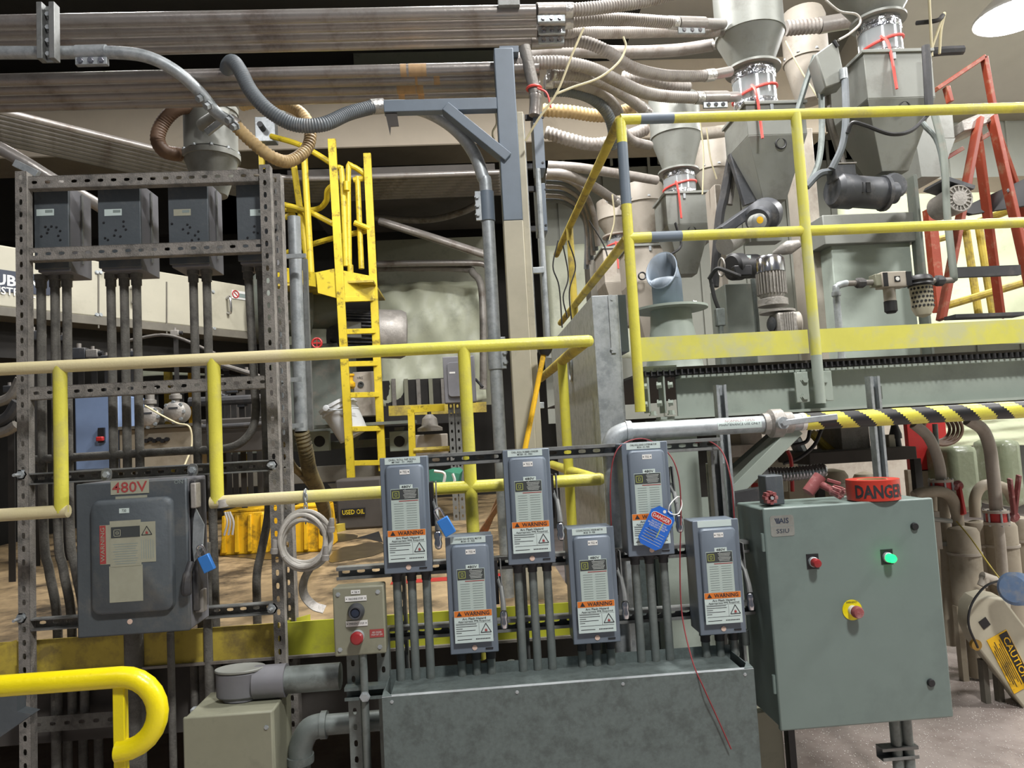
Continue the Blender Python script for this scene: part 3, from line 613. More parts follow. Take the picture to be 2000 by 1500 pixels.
# extra thin conduits behind the switches
for i, (x, y0, y1, Y) in enumerate(((1385, 905, 1060, 2.66), (1408, 905, 1060, 2.68), (1176, 1200, 1330, 2.62), (998, 1290, 1340, 2.62), (1455, 1230, 1300, 2.6))):
    a = P(x, y0, Y); G().tube([(a.x, Y, a.z), (a.x, Y, WZ if i != 0 else .4)], .0135, 12).one('conduit', 'conduit', ['grey conduit standing behind the danger tag switch, left of two', 'grey conduit standing behind the danger tag switch, right of two', 'thin grey conduit behind the low middle switch', 'thin grey conduit behind the second switch', 'thin grey conduit below the blank label switch'][i], 'conduit')
# ---- control cabinet
Yc = 2.40; a = P(1490, 993, Yc); W, H, D = .600, .735, .26; x0, z1 = a.x, a.z; x1, z0 = x0+W, z1-H
t = thing('control_cabinet', 'grey-green steel control cabinet with a nameplate and three buttons', 'cabinet', ((x0+x1)/2, Yc+D/2, z0))
G().box((x0+.006, Yc+.022, z0+.006), (x1-.006, Yc+D, z1-.004)).done('body', 'ais', t, .006)
dr = G().box((x0, Yc, z0), (x1, Yc+.020, z1)).done('door', 'ais', t, .006)
G().loft([rrect((x0+.062, Yc, z1-.062), UX, UZ, .082, .070, .008), rrect((x0+.062, Yc-.0012, z1-.062), UX, UZ, .082, .070, .008)]).done('nameplate', 'hopper', dr)
text('AIS', (x0+.068, Yc-.0014, z1-.045), .034, .018, 'navy', dr, off=.015); text('SSIU', (x0+.062, Yc-.0014, z1-.079), .044, .014, 'navy', dr)
g = G()
for i in range(3): g.ext([V((x0+.036+i*.006, Yc-.0014, z1-.036)), V((x0+.040+i*.006, Yc-.0014, z1-.036)), V((x0+.046+i*.004, Yc-.0014, z1-.054)), V((x0+.043+i*.004, Yc-.0014, z1-.054))], (0, -.0004, 0))
g.done('emblem_stripes', 'navy', dr); G().box((x0+.024, Yc-.0016, z1-.063), (x0+.100, Yc-.0012, z1-.0622)).done('nameplate_line', 'print_soft', dr)
def at(x, y): q = P(x, y, Yc); return q
for x, y in ((1785, 1028), (1817, 1333)): G().lathe(at(x, y), (0, -1, 0), [(.013, 0), (.013, .006), (.011, .010), (.002, .010)], 20).done('quarter_turn_lock', 'black', dr)
for nm, x, y, m in (('red_button', 1587, 1097, 'red_deep'), ('green_lamp', 1732, 1088, 'green_on')):
    q = at(x, y); G().box(q+V((-.021, -.002, -.024)), q+V((.021, 0, .026))).done('button_plate', 'black', dr)
    b = G().lathe(q, (0, -1, 0), [(.017, 0), (.017, .012), (.015, .014)], 20).done('button_collar', 'galv', dr)
    G().lathe(q-UY*.013, (0, -1, 0), [(.0145, 0), (.0145, .020), (.0125, .026), (.003, .028)], 20).done(nm, m, b)
q = at(1664, 1191); G().cyl(q, q-UY*.003, .034, 32).done('emergency_disc', 'yel_gloss', dr)
text('EMERGENCY', q+V((0, -.0034, .026)), .038, .006, 'print', dr)
b = G().lathe(q-UY*.003, (0, -1, 0), [(.016, 0), (.016, .014), (.013, .016), (.013, .024)], 24).done('button_stem', 'white', dr)
G().lathe(q-UY*.024, (0, -1, 0), [(.013, 0), (.020, .004), (.020, .016), (.016, .022), (.003, .024)], 24).done('mushroom_button', 'red_dusty', b)
for y in (1060, 1340): G().cyl(V((x0-.004, Yc+.012, P(1500, y, Yc).z-.03)), V((x0-.004, Yc+.012, P(1500, y, Yc).z+.03)), .006, 10).done('hinge', 'ais', t)
CZ = z1
for i, x in enumerate((1752, 1775)):
    q = P(x, 1400, 2.5); G().tube([(q.x, 2.52, z0), (q.x, 2.52, 0)], .018, 14).one('support_conduit', 'conduit', ['left conduit leg under the control cabinet', 'right conduit leg under the control cabinet'][i], 'conduit', 'conduits under the cabinet')
q = P(1762, 1470, 2.5); channel((q.x-.07, 2.50, P(1762, 1472, 2.5).z), (q.x+.06, 2.50, P(1762, 1472, 2.5).z), 'strut_channel', 'short slotted strut clamped across the cabinet legs', 'strut', holes=False)
q = P(1545, 1420, 2.6); G().box((q.x-.012, 2.6, 0), (q.x+.012, 2.64, z0)).one('black_post', 'black', 'black post under the left of the control cabinet', 'post')
q = P(1500, 1420, 2.58); G().box((P(1478, 1420, 2.62).x, 2.62, 0), (P(1528, 1420, 2.62).x, 2.68, z0-.02)).one('post', 'khaki', 'olive steel post between the wireway and the cabinet', 'post', bev=.003)
# ---- things on top of the cabinet
t = thing('danger_tape_roll', 'roll of red tape printed DANGER standing on the control cabinet', 'tape roll', (P(1706, 968, 2.47).x, 2.47, CZ)); c = t.location.copy(); r = mm(49, 2.47); hh = .070
G().lathe(c, UZ, [(.05, 0), (r, 0), (r, hh), (.05, hh), (.05, 0)], 48, cap=0).done('tape_body', 'danger_tape', t)
G().lathe(c, UZ, [(.046, .001), (.05, .001), (.05, hh-.001), (.046, hh-.001), (.046, .001)], 32, cap=0).done('core', 'tape_brown', t)
o = text('DANGER', (0, 0, 0), .176, .046, 'print', t, off=.035); me = o.data; off = V(t.location)
for v_ in me.vertices:
    p = v_.co+off; th = (p.x-.016)/r; v_.co = V((c.x+(r+.0008)*math.sin(th), c.y-(r+.0008)*math.cos(th), c.z+hh*.46+p.z))-off
t = thing('hose_nozzle', 'dusty red hose fitting with ribbed knob lying on the cabinet', 'valve fitting', (P(1605, 965, 2.5).x, 2.5, CZ)); q = P(1595, 945, 2.5)
G().cyl(P(1578, 962, 2.5), P(1602, 930, 2.5), .022, 18).done('sleeve', 'red_dusty', t)
G().lathe(P(1597, 943, 2.5), P(1640, 965, 2.44)-P(1597, 943, 2.5), [(.014, 0), (.012, .05), (.018, .055), (.018, .062)], 16).done('neck', 'red_dusty', t)
d = (P(1640, 962, 2.44)-P(1605, 948, 2.5)).normalized(); u, v, w = frame(d); b = P(1627, 957, 2.46); g = G()
for i in range(8): a = i*math.pi/4; g.bar(b+(u*math.cos(a)+v*math.sin(a))*.014, b+(u*math.cos(a)+v*math.sin(a))*.017+d*.035, .009, .009)
g.cyl(b, b+d*.03, .013).done('ribbed_knob', 'red_dusty', t); G().bar(P(1615, 937, 2.47), P(1642, 945, 2.45), .008, .012).done('lever', 'red_dusty', t, .002)
t = thing('hand_valve', 'grey valve block with dusty red ribbed knob on the left of the cabinet', 'valve', (P(1505, 985, 2.47).x, 2.47, CZ)); q = P(1504, 972, 2.44)
G().box(V((P(1488, 930, 2.5).x, 2.47, CZ)), V((P(1522, 930, 2.5).x, 2.54, P(1500, 928, 2.5).z))).done('valve_block', 'box_dark', t, .004)
g = G().cyl(q+V((0, .03, 0)), q, .015)
for i in range(8): a = i*math.pi/4; g.ob(q+V((math.cos(a)*.017, 0, math.sin(a)*.017)), (.0055, 0, 0), (0, .014, 0), (0, 0, .0055))
g.done('ribbed_knob', 'red_dusty', t); G().cyl(q-UY*.016, q-UY*.02, .006).done('stem', 'galv', t)
# ---- machine stop box
Yb = 2.42; a = P(650, 1150, Yb); W, H = .163, .205; x0, z1 = a.x, a.z; x1, z0 = x0+W, z1-H-.012
t = thing('stop_button_box', 'khaki push button box marked MACHINE STOP with one blue and one red button', 'button box', ((x0+x1)/2, Yb+.04, z0))
G().box((x0, Yb+.014, z0), (x1, Yb+.075, z1)).done('body', 'khaki', t, .006, seg=3)
cv = G().box((x0-.002, Yb, z0-.002), (x1+.002, Yb+.014, z1+.002)).done('lid', 'khaki', t, .006, seg=3)
for x, z in ((x0+.016, z1-.02), (x1-.018, z1-.02), (x0+.016, z0+.02), (x1-.018, z0+.02)): bolt(G(), (x, Yb, z), (0, -1, 0), .006, .004).done('lid_screw', 'galv', cv)
xc = (x0+x1)/2-.008
for w, h, z, s, tw in ((.030, .013, z1-.015, '738', .010), (.070, .017, z1-.036, 'MACHINE STOP', .046), (.070, .018, z1-.116, 'EMERGENCY STOP', .048)):
    b = label_plate(G(), (xc, Yb-.001, z), w, h, t=.0015).done('legend_plate', 'white', cv); text(s, (xc, Yb-.0030, z), tw, .006, 'print', b)
    for s_ in (-1, 1): bolt(G(), (xc+s_*(w/2-.005), Yb-.002, z), (0, -1, 0), .0018, .001).done('plate_screw', 'print', b)
G().lathe((xc, Yb, z1-.077), (0, -1, 0), [(.027, 0), (.027, .008), (.022, .016), (.020, .030), (.016, .030), (.015, .020), (.002, .020)], 28).done('shrouded_button', 'motor_dark', cv)
G().lathe((xc, Yb-.02, z1-.077), (0, -1, 0), [(.013, 0), (.013, .006), (.002, .007)], 20).done('blue_button', 'navy', cv)
b = G().lathe((xc+.002, Yb, z1-.157), (0, -1, 0), [(.021, 0), (.021, .010), (.017, .012)], 24).done('button_collar', 'galv', cv)
G().lathe((xc+.002, Yb-.012, z1-.157), (0, -1, 0), [(.014, 0), (.020, .006), (.021, .018), (.016, .024), (.003, .026)], 24).done('red_button', 'red_deep', b)
b = label_plate(G(), (x1-.026, Yb-.001, z1-.152), .046, .026).done('red_label', 'print_red', cv); text('AIR UNDER\nHIGH SET 250', (x1-.026, Yb-.0022, z1-.152), .036, .013, 'pale_print', b)
for i, (xa) in enumerate((x0+.022, x1-.040)):
    q = V((xa+.016, 2.50, 0)); tt = thing('upright_strut', ['left', 'right'][i]+' slotted strut upright under the stop button box', 'strut', (xa+.016, 2.5, 0))
    zt_ = z0+.03 if i == 0 else z0+.05
    G().slot((xa, 2.50, 0), UZ, UX, zt_, .040, -.002, .050, .022, .013).done('web', 'conduit', tt)
    G().box((xa-.001, 2.50, 0), (xa+.001, 2.54, zt_)).box((xa+.039, 2.50, 0), (xa+.041, 2.54, zt_)).done('flange', 'conduit', tt)
q = (x0+x1)/2; zc2 = P(710, 1345, 2.48).z
for i, z in enumerate((P(700, 1348, 2.49).z,)):
    channel((x0+.018, 2.455, z), (x1, 2.455, z), 'strut_channel', 'short strut across the uprights below the stop button box', 'galv_grey', holes=False)
    G().tube([(q+.005, 2.44, z0), (q+.005, 2.44, 0)], .0125, 14).one('conduit', 'conduit', 'thin conduit running down from the stop button box', 'conduit')
    bolt(G(), (q+.008, 2.424, z), (0, -1, 0), .013, .014).one('pipe_clamp', 'galv', 'small clamp holding the stop box conduit', 'clamp')
# ================= PLATFORM AND YELLOW RAIL =================
PZ0 = .87
g = G().box((-4.2, 3.02, PZ0-.03), (.42, 9.0, PZ0)); struct(g, 'floor_platform', 'tread')
yb = P(600, 1213, 3.0).z
for i, (x0, x1, m) in enumerate(((549, 1165, 'yel_shade'), (-150, 545, 'yel_old'))):
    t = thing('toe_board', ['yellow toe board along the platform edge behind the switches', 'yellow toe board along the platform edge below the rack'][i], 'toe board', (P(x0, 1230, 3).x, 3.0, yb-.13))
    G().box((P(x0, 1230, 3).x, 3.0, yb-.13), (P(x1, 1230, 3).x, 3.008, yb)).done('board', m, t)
    G().box((P(x0, 1230, 3).x, 2.985, yb-.14), (P(x1, 1230, 3).x, 3.03, yb-.13)).done('lower_angle', 'steel_dull', t)
q = P(549, 1215, 3.0); G().ext([q, V((q.x+.09, 3.10, q.z)), V((q.x+.09, 3.10, q.z-.13)), q-UZ*.13], (.004, 0, 0)).one('toe_board_return', 'yel_shade', 'short angled return of the yellow toe board', 'toe board')
G().box((-4.2, 3.13, .45), (.42, 3.16, PZ0-.03)).one('platform_beam', 'deck_dark', 'dark edge beam under the diamond plate platform', 'beam')
G().box((P(745, 1160, 3.4).x, 3.75, PZ0+.0005), (P(985, 1160, 3.4).x, 3.85, PZ0+.0015)).one('floor_stripe', 'red', 'red painted stripe on the diamond plate floor', 'floor marking')
along_x('yel', (206, 194, 158), -.75, -.3)
YR = 2.75; zr = 1.945; r = .0235; zmid = P(600, 970, YR).z
xe = P(1150, 665, YR).x; xp = P(1112, 760, 3.5).x
t = thing('guard_rail', 'yellow tubular guard rail crossing the picture in front of the rack', 'railing', (0, YR, PZ0))
G().tube([(-2.4, YR, zr), (xe, YR, zr)], r, 16).done('top_rail', 'yel_dusty', t)
G().lathe((xe, YR, zr), UX, [(r, 0), (r*.8, .012), (r*.3, .018)], 16).done('end_cap', 'yel', t)
x1, x2, x3 = P(118, 800, YR).x, P(421, 850, YR).x, P(917, 900, YR).x
G().tube([(x1, YR, zr), (x1, YR, zmid-.004)], r*1.02, 16).done('post', 'yel', t)
G().tube([(-2.4, YR, zmid), (x1+r, YR, zmid)], r, 16).done('mid_rail', 'yel_dusty', t)
G().tube([(x2, YR, zr), (x2, YR, zmid-.004)], r*1.02, 16).done('post', 'yel', t)
xm = P(1172, 935, YR).x
G().tube([(x2-r, YR, zmid), (xm, YR, zmid)], r, 16).done('mid_rail', 'yel_dusty', t)
G().tube([(x3, YR, zr), (x3, YR, PZ0-.1)], r*1.02, 16).done('post', 'yel', t)
G().tube([(xe-.02, YR, zr-.006), (xe-.02, 4.5, zr-.006)], r, 14).done('return_rail', 'yel_old', t)
G().tube([(xm-.02, YR, zmid), (xm-.02, 4.2, zmid)], r, 14).done('return_mid_rail', 'yel', t)
G().tube([(xe-.02, 3.42, zr), (xe-.02, 3.42, .6)], r, 14).done('post', 'yel', t)
G().lathe((xm, YR, zmid), UX, [(r, 0), (r*.8, .012), (r*.3, .018)], 16).done('end_cap', 'yel', t)
G().tube([P(437, 975, YR), P(440, 990, YR)], .027, 12).one('cloth_tie', 'cable', 'pale rag strip tied round the yellow mid rail', 'rag')
g = G(); w = [P(444, 1000, 2.72), P(450, 1020, 2.71), P(446, 1045, 2.71)]
for dx in (-.008, 0, .008): g.tube(sp([p+V((dx*(1+i*.4), 0, 0)) for i, p in enumerate(w)], 5), [.004]*11, 6)
g.one('rag', 'cable', 'frayed grey rag hanging from the mid rail over the yellow bin', 'rag')
# foreground hand rail, lower left
t = thing('hand_rail', 'glossy yellow handrail with rounded return at the lower left', 'railing', P(232, 1500, 2.1)); Yh = 2.1; R = mm(19, Yh)
z = P(240, 1322, Yh).z; x = P(235, 1322, Yh).x; rad = mm(66, Yh)
pts = [V((-2.2, Yh, z)), V((x-.2, Yh, z)), V((x, Yh, z))]+[V((x+rad*math.sin(a), Yh, z-rad+rad*math.cos(a))) for a in [math.pi*i/12 for i in range(1, 12)]]+[V((x, Yh, z-2*rad)), V((x-.012, Yh, z-2*rad))]
G().tube(pts, R, 20).done('rail', 'yel_gloss', t)
G().box((x-.020, Yh-.006, 0), (x+.012, Yh+.02, z)).done('post', 'yel_gloss', t, .003)
# ================= LEFT RACK =================
YK = 2.95; t = thing('equipment_rack', 'dusty perforated steel rack with two uprights and cross beams', 'rack', (P(50, 1300, YK).x, YK, 0))
def upright(px_, ptop, mt='rack', Y=YK, w=.043, d=.041, zb=.0):
    q = P(px_, ptop, Y); x = q.x
    G().slot((x, Y, zb), UZ, UX, q.z-zb, w, -.003, .0505, .024, .014).done('upright_web', mt, t)
    G().box((x+w-.003, Y, zb), (x+w, Y+d, q.z)).box((x, Y, zb), (x+.003, Y+d, q.z)).done('upright_flange', mt, t, .001)
    return x
xl = upright(30, 335); xr_ = upright(506, 322)
upright(527, 340, Y=YK+.08, d=.06)
def beam(yl, Y=YK+.012, w=.052, nm='cross_beam'):
    z = P(285, yl, Y).z
    G().slot((xl+.04, Y, z-w/2), UX, UZ, xr_-xl-.03, w, -.003, .0505, .024, .014).done(nm, 'rack', t)
    G().box((xl+.04, Y, z+w/2-.003), (xr_+.02, Y+.041, z+w/2)).box((xl+.04, Y, z-w/2), (xr_+.02, Y+.041, z-w/2+.003)).done('beam_flange', 'rack', t, .001)
    return z
zb1 = beam(349); zb2 = beam(488); zb3 = beam(757)
for y in (922, 1202):
    z = P(300, y, YK+.03).z
    for s in (-1, 1): G().box((xl+.04, YK+.0, z+s*.020-.003), (xr_, YK+.04, z+s*.020+.003)).done('strut_flange', 'strut', t, .001)
    G().slot((xl+.04, YK+.042, z-.02), UX, UZ, xr_-xl-.04, .04, -.002, .0505, .026, .013).done('strut_web', 'rack', t)
    for px_, d in ((42, 0), (532, 0)):
        c = P(px_, y+5 if px_ < 300 else y-14, YK); g = bolt(G(), c, (0, -1, 0), .016, .012); g.cyl(c, c-UY*.05, .006, 8).done('rack_bolt', 'galv', t)
# four boxes on the rack, with conduits
bx = [(66, 135, 358, 528, 'leftmost', (80, 107, 130)), (190, 276, 352, 525, 'second', (216, 242, 266)), (327, 409, 350, 518, 'third', (377, 403)), (460, 530, 345, 512, 'rightmost', (484, 509))]
for i, (x0, x1, y0, y1, nm, cs) in enumerate(bx):
    Yb_ = 3.02; a = P(x0, y0, Yb_); b = P(x1, y1, Yb_)
    bt = thing('junction_box', f'grey hinged junction box on the rack, {nm} of four', 'electrical box', ((a.x+b.x)/2, 3.1, b.z), 'junction boxes on the rack')
    G().box((a.x, Yb_, b.z+.01), (b.x, Yb_+.015, zb1+.01)).done('door', 'box_dark', bt, .002)
    G().box((a.x+.004, Yb_+.016, b.z), (b.x-.004, Yb_+.19, zb1+.01)).done('body', 'box_side', bt, .003)
    q = P((x0+x1)/2-12 if i < 3 else x1-25, 415, Yb_); lb = label_plate(G(), (q.x, Yb_-.0005, q.z), .07, .028).done('paper_label', 'paper' if i != 2 else 'paper_dull', bt)
    label_plate(G(), (q.x+.015, Yb_-.0014, q.z+.004), .03, .012, t=.0003).done('label_print', 'print_soft', lb)
    G().box((b.x, Yb_+.10, b.z+.05), (b.x+.004, Yb_+.11, zb1)).done('hinge_strip', 'strut', bt)
    rr = random.Random(i)
    for _ in range(9): bolt(G(), (q.x+rr.uniform(-.05, .07), Yb_, q.z-rr.uniform(.04, .12)), (0, -1, 0), .004, .003).done('screw', 'black', bt)
    for j, cx in enumerate(cs):
        Yc_ = 3.1; p = P(cx, 520, Yc_); dz = {0: .9, 1: 1.0, 2: .5, 3: .3}[i]
        ct_ = thing('conduit', f'dusty conduit under the {nm} junction box, number {["one", "two", "three"][j]} from the left', 'conduit', (p.x, Yc_, PZ0-.2), 'conduits on the rack')
        low = PZ0-.3
        if i == 0: pts = [V((p.x, Yc_, b.z)), V((p.x, Yc_, 1.35)), V((p.x+.02, Yc_, 1.15)), V((p.x+.05, Yc_, .95)), V((p.x+.05, Yc_, low))]
        elif i == 2 and j == 1: pts = [V((p.x, Yc_, b.z)), V((p.x, Yc_, 1.5)), V((p.x, Yc_, .2))]
        elif i == 3 and j == 0: pts = [V((p.x, Yc_, b.z)), P(497, 750, Yc_), P(500, 800, Yc_), P(492, 840, Yc_), P(465, 868, Yc_), P(425, 878, Yc_), P(350, 881, Yc_), P(200, 890, Yc_), P(65, 898, Yc_)]
        elif i == 3: pts = [V((p.x, Yc_, b.z)), V((p.x, Yc_, 1.5)), P(524, 1000, Yc_), P(512, 1070, Yc_), P(502, 1120, Yc_), P(502, 1180, Yc_), P(505, 1320, Yc_)]
        else: pts = [V((p.x, Yc_, b.z)), V((p.x, Yc_, 1.5)), V((p.x, Yc_, low))]
        G().tube(sp(pts, 6), .0175, 12).done('tube', 'conduit_dusty', ct_)
        G().lathe((p.x, Yc_, b.z-.05), UZ, [(.021, 0), (.021, .03), (.025, .032), (.025, .055)], 12).done('connector', 'conduit_dusty', ct_)
# extra low conduits in the dark below the rack
for i, (x, y0, y1, Y, rr) in enumerate(((262, 1235, 1500, 3.0, .038), (333, 1235, 1500, 2.95, .014), (402, 1060, 1370, 3.0, .018), (108, 1280, 1500, 3.1, .018), (130, 1280, 1500, 3.15, .018), (160, 1290, 1500, 3.2, .018), (190, 1290, 1500, 3.2, .018), (378, 1240, 1500, 3.1, .017))):
    a = P(x, y0, Y); G().tube([(a.x, Y, 0), (a.x, Y, a.z)], rr, 14).one('conduit', 'conduit_dusty', ['fat conduit below the large 480V box', 'slim conduit right of the fat one below the 480V box', 'conduit passing right of the 480V box down to the floor', 'conduit in the dark lower left, first', 'conduit in the dark lower left, second', 'conduit in the dark lower left, third', 'conduit in the dark lower left, fourth', 'conduit standing left of the khaki junction cabinet'][i], 'conduit')
a = P(60, 1420, 3.05); b = P(230, 1400, 3.05); z = P(150, 1410, 3.05).z
tt = thing('strut_channel', 'slotted strut low in the dark behind the handrail', 'strut', (a.x, 3.05, z))
G().slot((a.x, 3.05, z-.03), UX, UZ, b.x-a.x, .06, -.003, .056, .024, .016).done('web', 'conduit_dusty', tt)
# large 480V disconnect
Y8 = 2.66; a = P(147, 946, Y8); b = P(371, 1232, Y8); x0, x1, z1, z0 = a.x, b.x, a.z, b.z; D = .2; cx = (x0+x1)/2; cz = (z0+z1)/2
t = thing('disconnect_switch', 'large dark grey 480V disconnect switch mounted on the left rack', 'electrical box', (cx, Y8+D, z0))
G().box((x0+.003, Y8+.02, z0), (x1-.003, Y8+D, z1)).done('body', 'box_side', t, .006)
cv = G().box((x0, Y8, z0+.0), (x1, Y8+.02, z1)).done('cover', 'box_dark', t, .006)
pc = V((P(262, 1085, Y8).x, Y8, P(262, 1084, Y8).z)); w, h = mm(150, Y8), mm(212, Y8)
G().loft([rrect(pc, UX, UZ, w, h, .03), rrect(pc-UY*.018, UX, UZ, w-.01, h-.01, .028), rrect(pc-UY*.024, UX, UZ, w-.028, h-.028, .02)]).done('raised_panel', 'box_dark', t)
yp = Y8-.0245
def lab(x, y, w, h, mt, nm, par, yy=yp): q = P(x, y, Y8); return label_plate(G(), (q.x, yy, q.z), mm(w, Y8), mm(h, Y8)).done(nm, mt, par)
b = lab(254, 951, 70, 26, 'paper_dull', 'voltage_label', t, Y8-.001); q = P(254, 951, Y8); text('480V', (q.x, Y8-.0022, q.z), mm(64, Y8), mm(20, Y8), 'print_red', b, off=.012)
lab(257, 974, 58, 11, 'paper_dull', 'name_strip', t, Y8-.001)
q = P(349, 941, Y8); text('ON', (q.x, Y8-.0005, q.z), mm(16, Y8), mm(7, Y8), 'print_soft', t)
b = lab(249, 996, 18, 9, 'paper', 'number_tag', t); q = P(249, 996, Y8); text('730', (q.x, yp-.001, q.z), mm(8, Y8), mm(5, Y8), 'print', b)
b = lab(214, 1062, 22, 72, 'paper_dull', 'warning_sticker', t); lab(208, 1062, 11, 70, 'print_red', 'warning_band', b, yp-.001)
q = P(208, 1062, Y8); text('WARNING', (q.x, yp-.0022, q.z), mm(62, Y8), mm(7, Y8), 'paper_dull', b, u=UZ, v=-UX)
b = lab(252, 1059, 56, 84, 'paper_dull', 'data_plate', t, yp-.0009); lab(252, 1037, 52, 20, 'plate_dark', 'plate_header', b, yp-.0018)
g = G(); q = P(236, 1039, Y8)
for dx, dz, ww, hh in ((0, .011, .024, .002), (0, -.011, .024, .002), (.011, 0, .002, .024), (-.011, 0, .002, .024), (0, .004, .009, .002), (0, -.004, .009, .002), (.004, 0, .002, .009), (-.004, 0, .002, .009)): label_plate(g, (q.x+dx, yp-.0026, q.z+dz), ww, hh, t=.0003)
g.done('square_emblem', 'paper_dull', b)
g = G(); q = P(252, 1060, Y8)
for i in range(9): label_plate(g, (q.x, yp-.0018, q.z-.000-.0085*i), .085-.008*(i % 3), .002, t=.0003)
g.done('body_print', 'print_soft', b)['kind'] = 'stuff'
b = lab(294, 1056, 30, 74, 'paper_dull', 'hazard_sticker', t); q = P(293, 1036, Y8); flame((q.x, yp-.0015, q.z), .035, b)
g = G(); q = P(294, 1070, Y8)
for i in range(6): label_plate(g, (q.x-.02+.008*i, yp-.001, q.z), .002, .07-.006*(i % 2), t=.0003)
g.done('small_print', 'print_soft', b)['kind'] = 'stuff'
lab(253, 1137, 60, 66, 'paper_dull', 'paper_note', t)
q = P(254, 1214, Y8); G().cyl(q, q-UY*.002, .009, 20).done('round_sticker', 'sticker_tan', t)
for px_ in (209, 377): q = P(px_, 927 if px_ < 300 else 918, Y8+D); g = G().loft([rrect(q, UX, UZ, .038, .05, .017), rrect(q-UY*.006, UX, UZ, .038, .05, .017)]).done('mount_ear', 'strut', t); bolt(G(), q-UY*.006, (0, -1, 0), .011, .01).done('mount_bolt', 'galv', t)
hx = x1
G().box((hx, Y8+.03, z0+.06), (hx+.02, Y8+.13, z1-.01)).done('handle_housing', 'black_dusty', t, .004)
G().box((hx+.012, Y8+.0, z1-.11), (hx+.032, Y8+.05, z1-.02)).done('latch_block', 'motor_grey', t, .004)
G().ext([V((hx+.022, Y8+.02, z1-.11)), V((hx+.058, Y8+.0, z1-.17)), V((hx+.054, Y8-.01, z1-.26)), V((hx+.020, Y8+.0, z1-.30)), V((hx+.012, Y8+.01, z1-.25)), V((hx+.012, Y8+.02, z1-.16))], (0, .006, 0)).done('lock_lever', 'galv', t)
G().tube(sp([(hx+.01, Y8+.0, z1-.30), (hx+.004, Y8-.02, z1-.34), (hx, Y8-.024, z1-.38), (hx, Y8-.02, z1-.41)], 4), [.012]*4+[.016]*4+[.018]*4+[.014], 10).done('handle_grip', 'black_dusty', t)
G().box((hx, Y8+.05, z0+.05), (hx+.03, Y8+.09, z0+.13)).done('lower_latch', 'motor_grey', t, .003)
padlock(P(404, 1100, 2.64), math.radians(22), 'blue padlock on the large 480V switch', 1.25)
# khaki junction cabinet lower centre left with angled conduit body on top
Yj = 2.42; a = P(356, 1402, Yj); b = P(532, 1402, Yj)
t = thing('junction_cabinet', 'khaki junction cabinet at the bottom with a conduit body on its lid', 'cabinet', ((a.x+b.x)/2, Yj+.12, 0)); zt_ = a.z
G().box((a.x+.003, Yj+.014, 0), (b.x+.0, Yj+.24, zt_-.003)).done('body', 'khaki', t, .006); G().box((a.x, Yj, 0), (b.x, Yj+.014, zt_)).done('lid', 'khaki', t, .006)
G().box((a.x-.015, Yj+.1, zt_-.06), (a.x+.005, Yj+.13, zt_-.01)).done('side_clip', 'galv', t, .003)
bolt(G(), (b.x-.02, Yj, zt_-.05), (0, -1, 0), .006, .004).done('lid_screw', 'galv', t)
t = thing('conduit_fitting', 'grey conduit tee with flat oval cover leading right from the khaki cabinet', 'conduit fitting', (P(470, 1360, 2.56).x, 2.56, zt_)); q = P(470, 1340, 2.56)
G().loft([[V((q.x+.06*math.cos(i*.393)*(1.0 if 1 else 1), 2.56+.045*math.sin(i*.393), z)) for i in range(16)] for z in (zt_, zt_+.03)]).done('hub', 'box_side', t)
zz = P(470, 1335, 2.56).z
G().loft([ring((q.x+.0, 2.56, z), UX, UY, mm(44, 2.56), .05, 24) for z in (zz-.04, zz+.045)]).done('body', 'box_side', t, .006)
G().loft([ring((q.x, 2.56, z), UX, UY, mm(46, 2.56), .053, 24) for z in (zz+.045, zz+.054)]).done('oval_cover', 'hopper', t, .002)
G().tube([(q.x+.05, 2.56, zz), (P(560, 1335, 2.56).x, 2.56, zz)], .055, 18).done('outlet_hub', 'box_side', t)
G().tube([(P(545, 1335, 2.56).x, 2.56, zz), (P(665, 1322, 2.56).x, 2.56, zz)], .045, 18).done('conduit_run', 'conduit', t)
# elbow pipe at the bottom
t = thing('pipe_elbow', 'grey pipe elbow turning down at the bottom beside the strut uprights', 'pipe', P(590, 1500, 2.6)); q = P(585, 1425, 2.6); zz = P(640, 1415, 2.6).z; xx = P(587, 1490, 2.6).x
G().tube(sp([(xx, 2.6, 0), (xx, 2.6, zz-.14), (xx, 2.6, zz-.10)], 3), .034, 16).done('down_leg', 'conduit', t)
G().tube(sp([(xx, 2.6, zz-.11), (xx+.005, 2.6, zz-.06), (xx+.035, 2.6, zz-.012), (xx+.085, 2.6, zz)], 5), .041, 18).done('elbow', 'conduit', t)
G().lathe((xx, 2.6, zz-.12), UZ, [(.046, 0), (.046, .025)], 18).done('collar', 'conduit', t); G().lathe((xx+.075, 2.6, zz), UX, [(.046, 0), (.046, .02)], 18).done('collar', 'conduit', t)
G().tube([(xx+.08, 2.6, zz), (P(760, 1400, 2.6).x, 2.6, zz)], .034, 16).done('run', 'conduit', t)
# left edge angle brackets
G().ext([P(-20, 1270, 2.7), P(31, 1250, 2.7), P(31, 1300, 2.7), P(-20, 1318, 2.7)], (0, .006, 0)).one('angle_plate', 'yel_old', 'tan yellow plate at the left edge beside the rack foot', 'plate')
G().ext([P(-20, 1360, 2.6), P(33, 1352, 2.6), P(33, 1390, 2.6), P(62, 1396, 2.6), P(0, 1440, 2.6), P(-20, 1442, 2.6)], (0, .05, 0)).one('angle_bracket', 'box_dark', 'grey green angle bracket at the lower left edge', 'bracket')
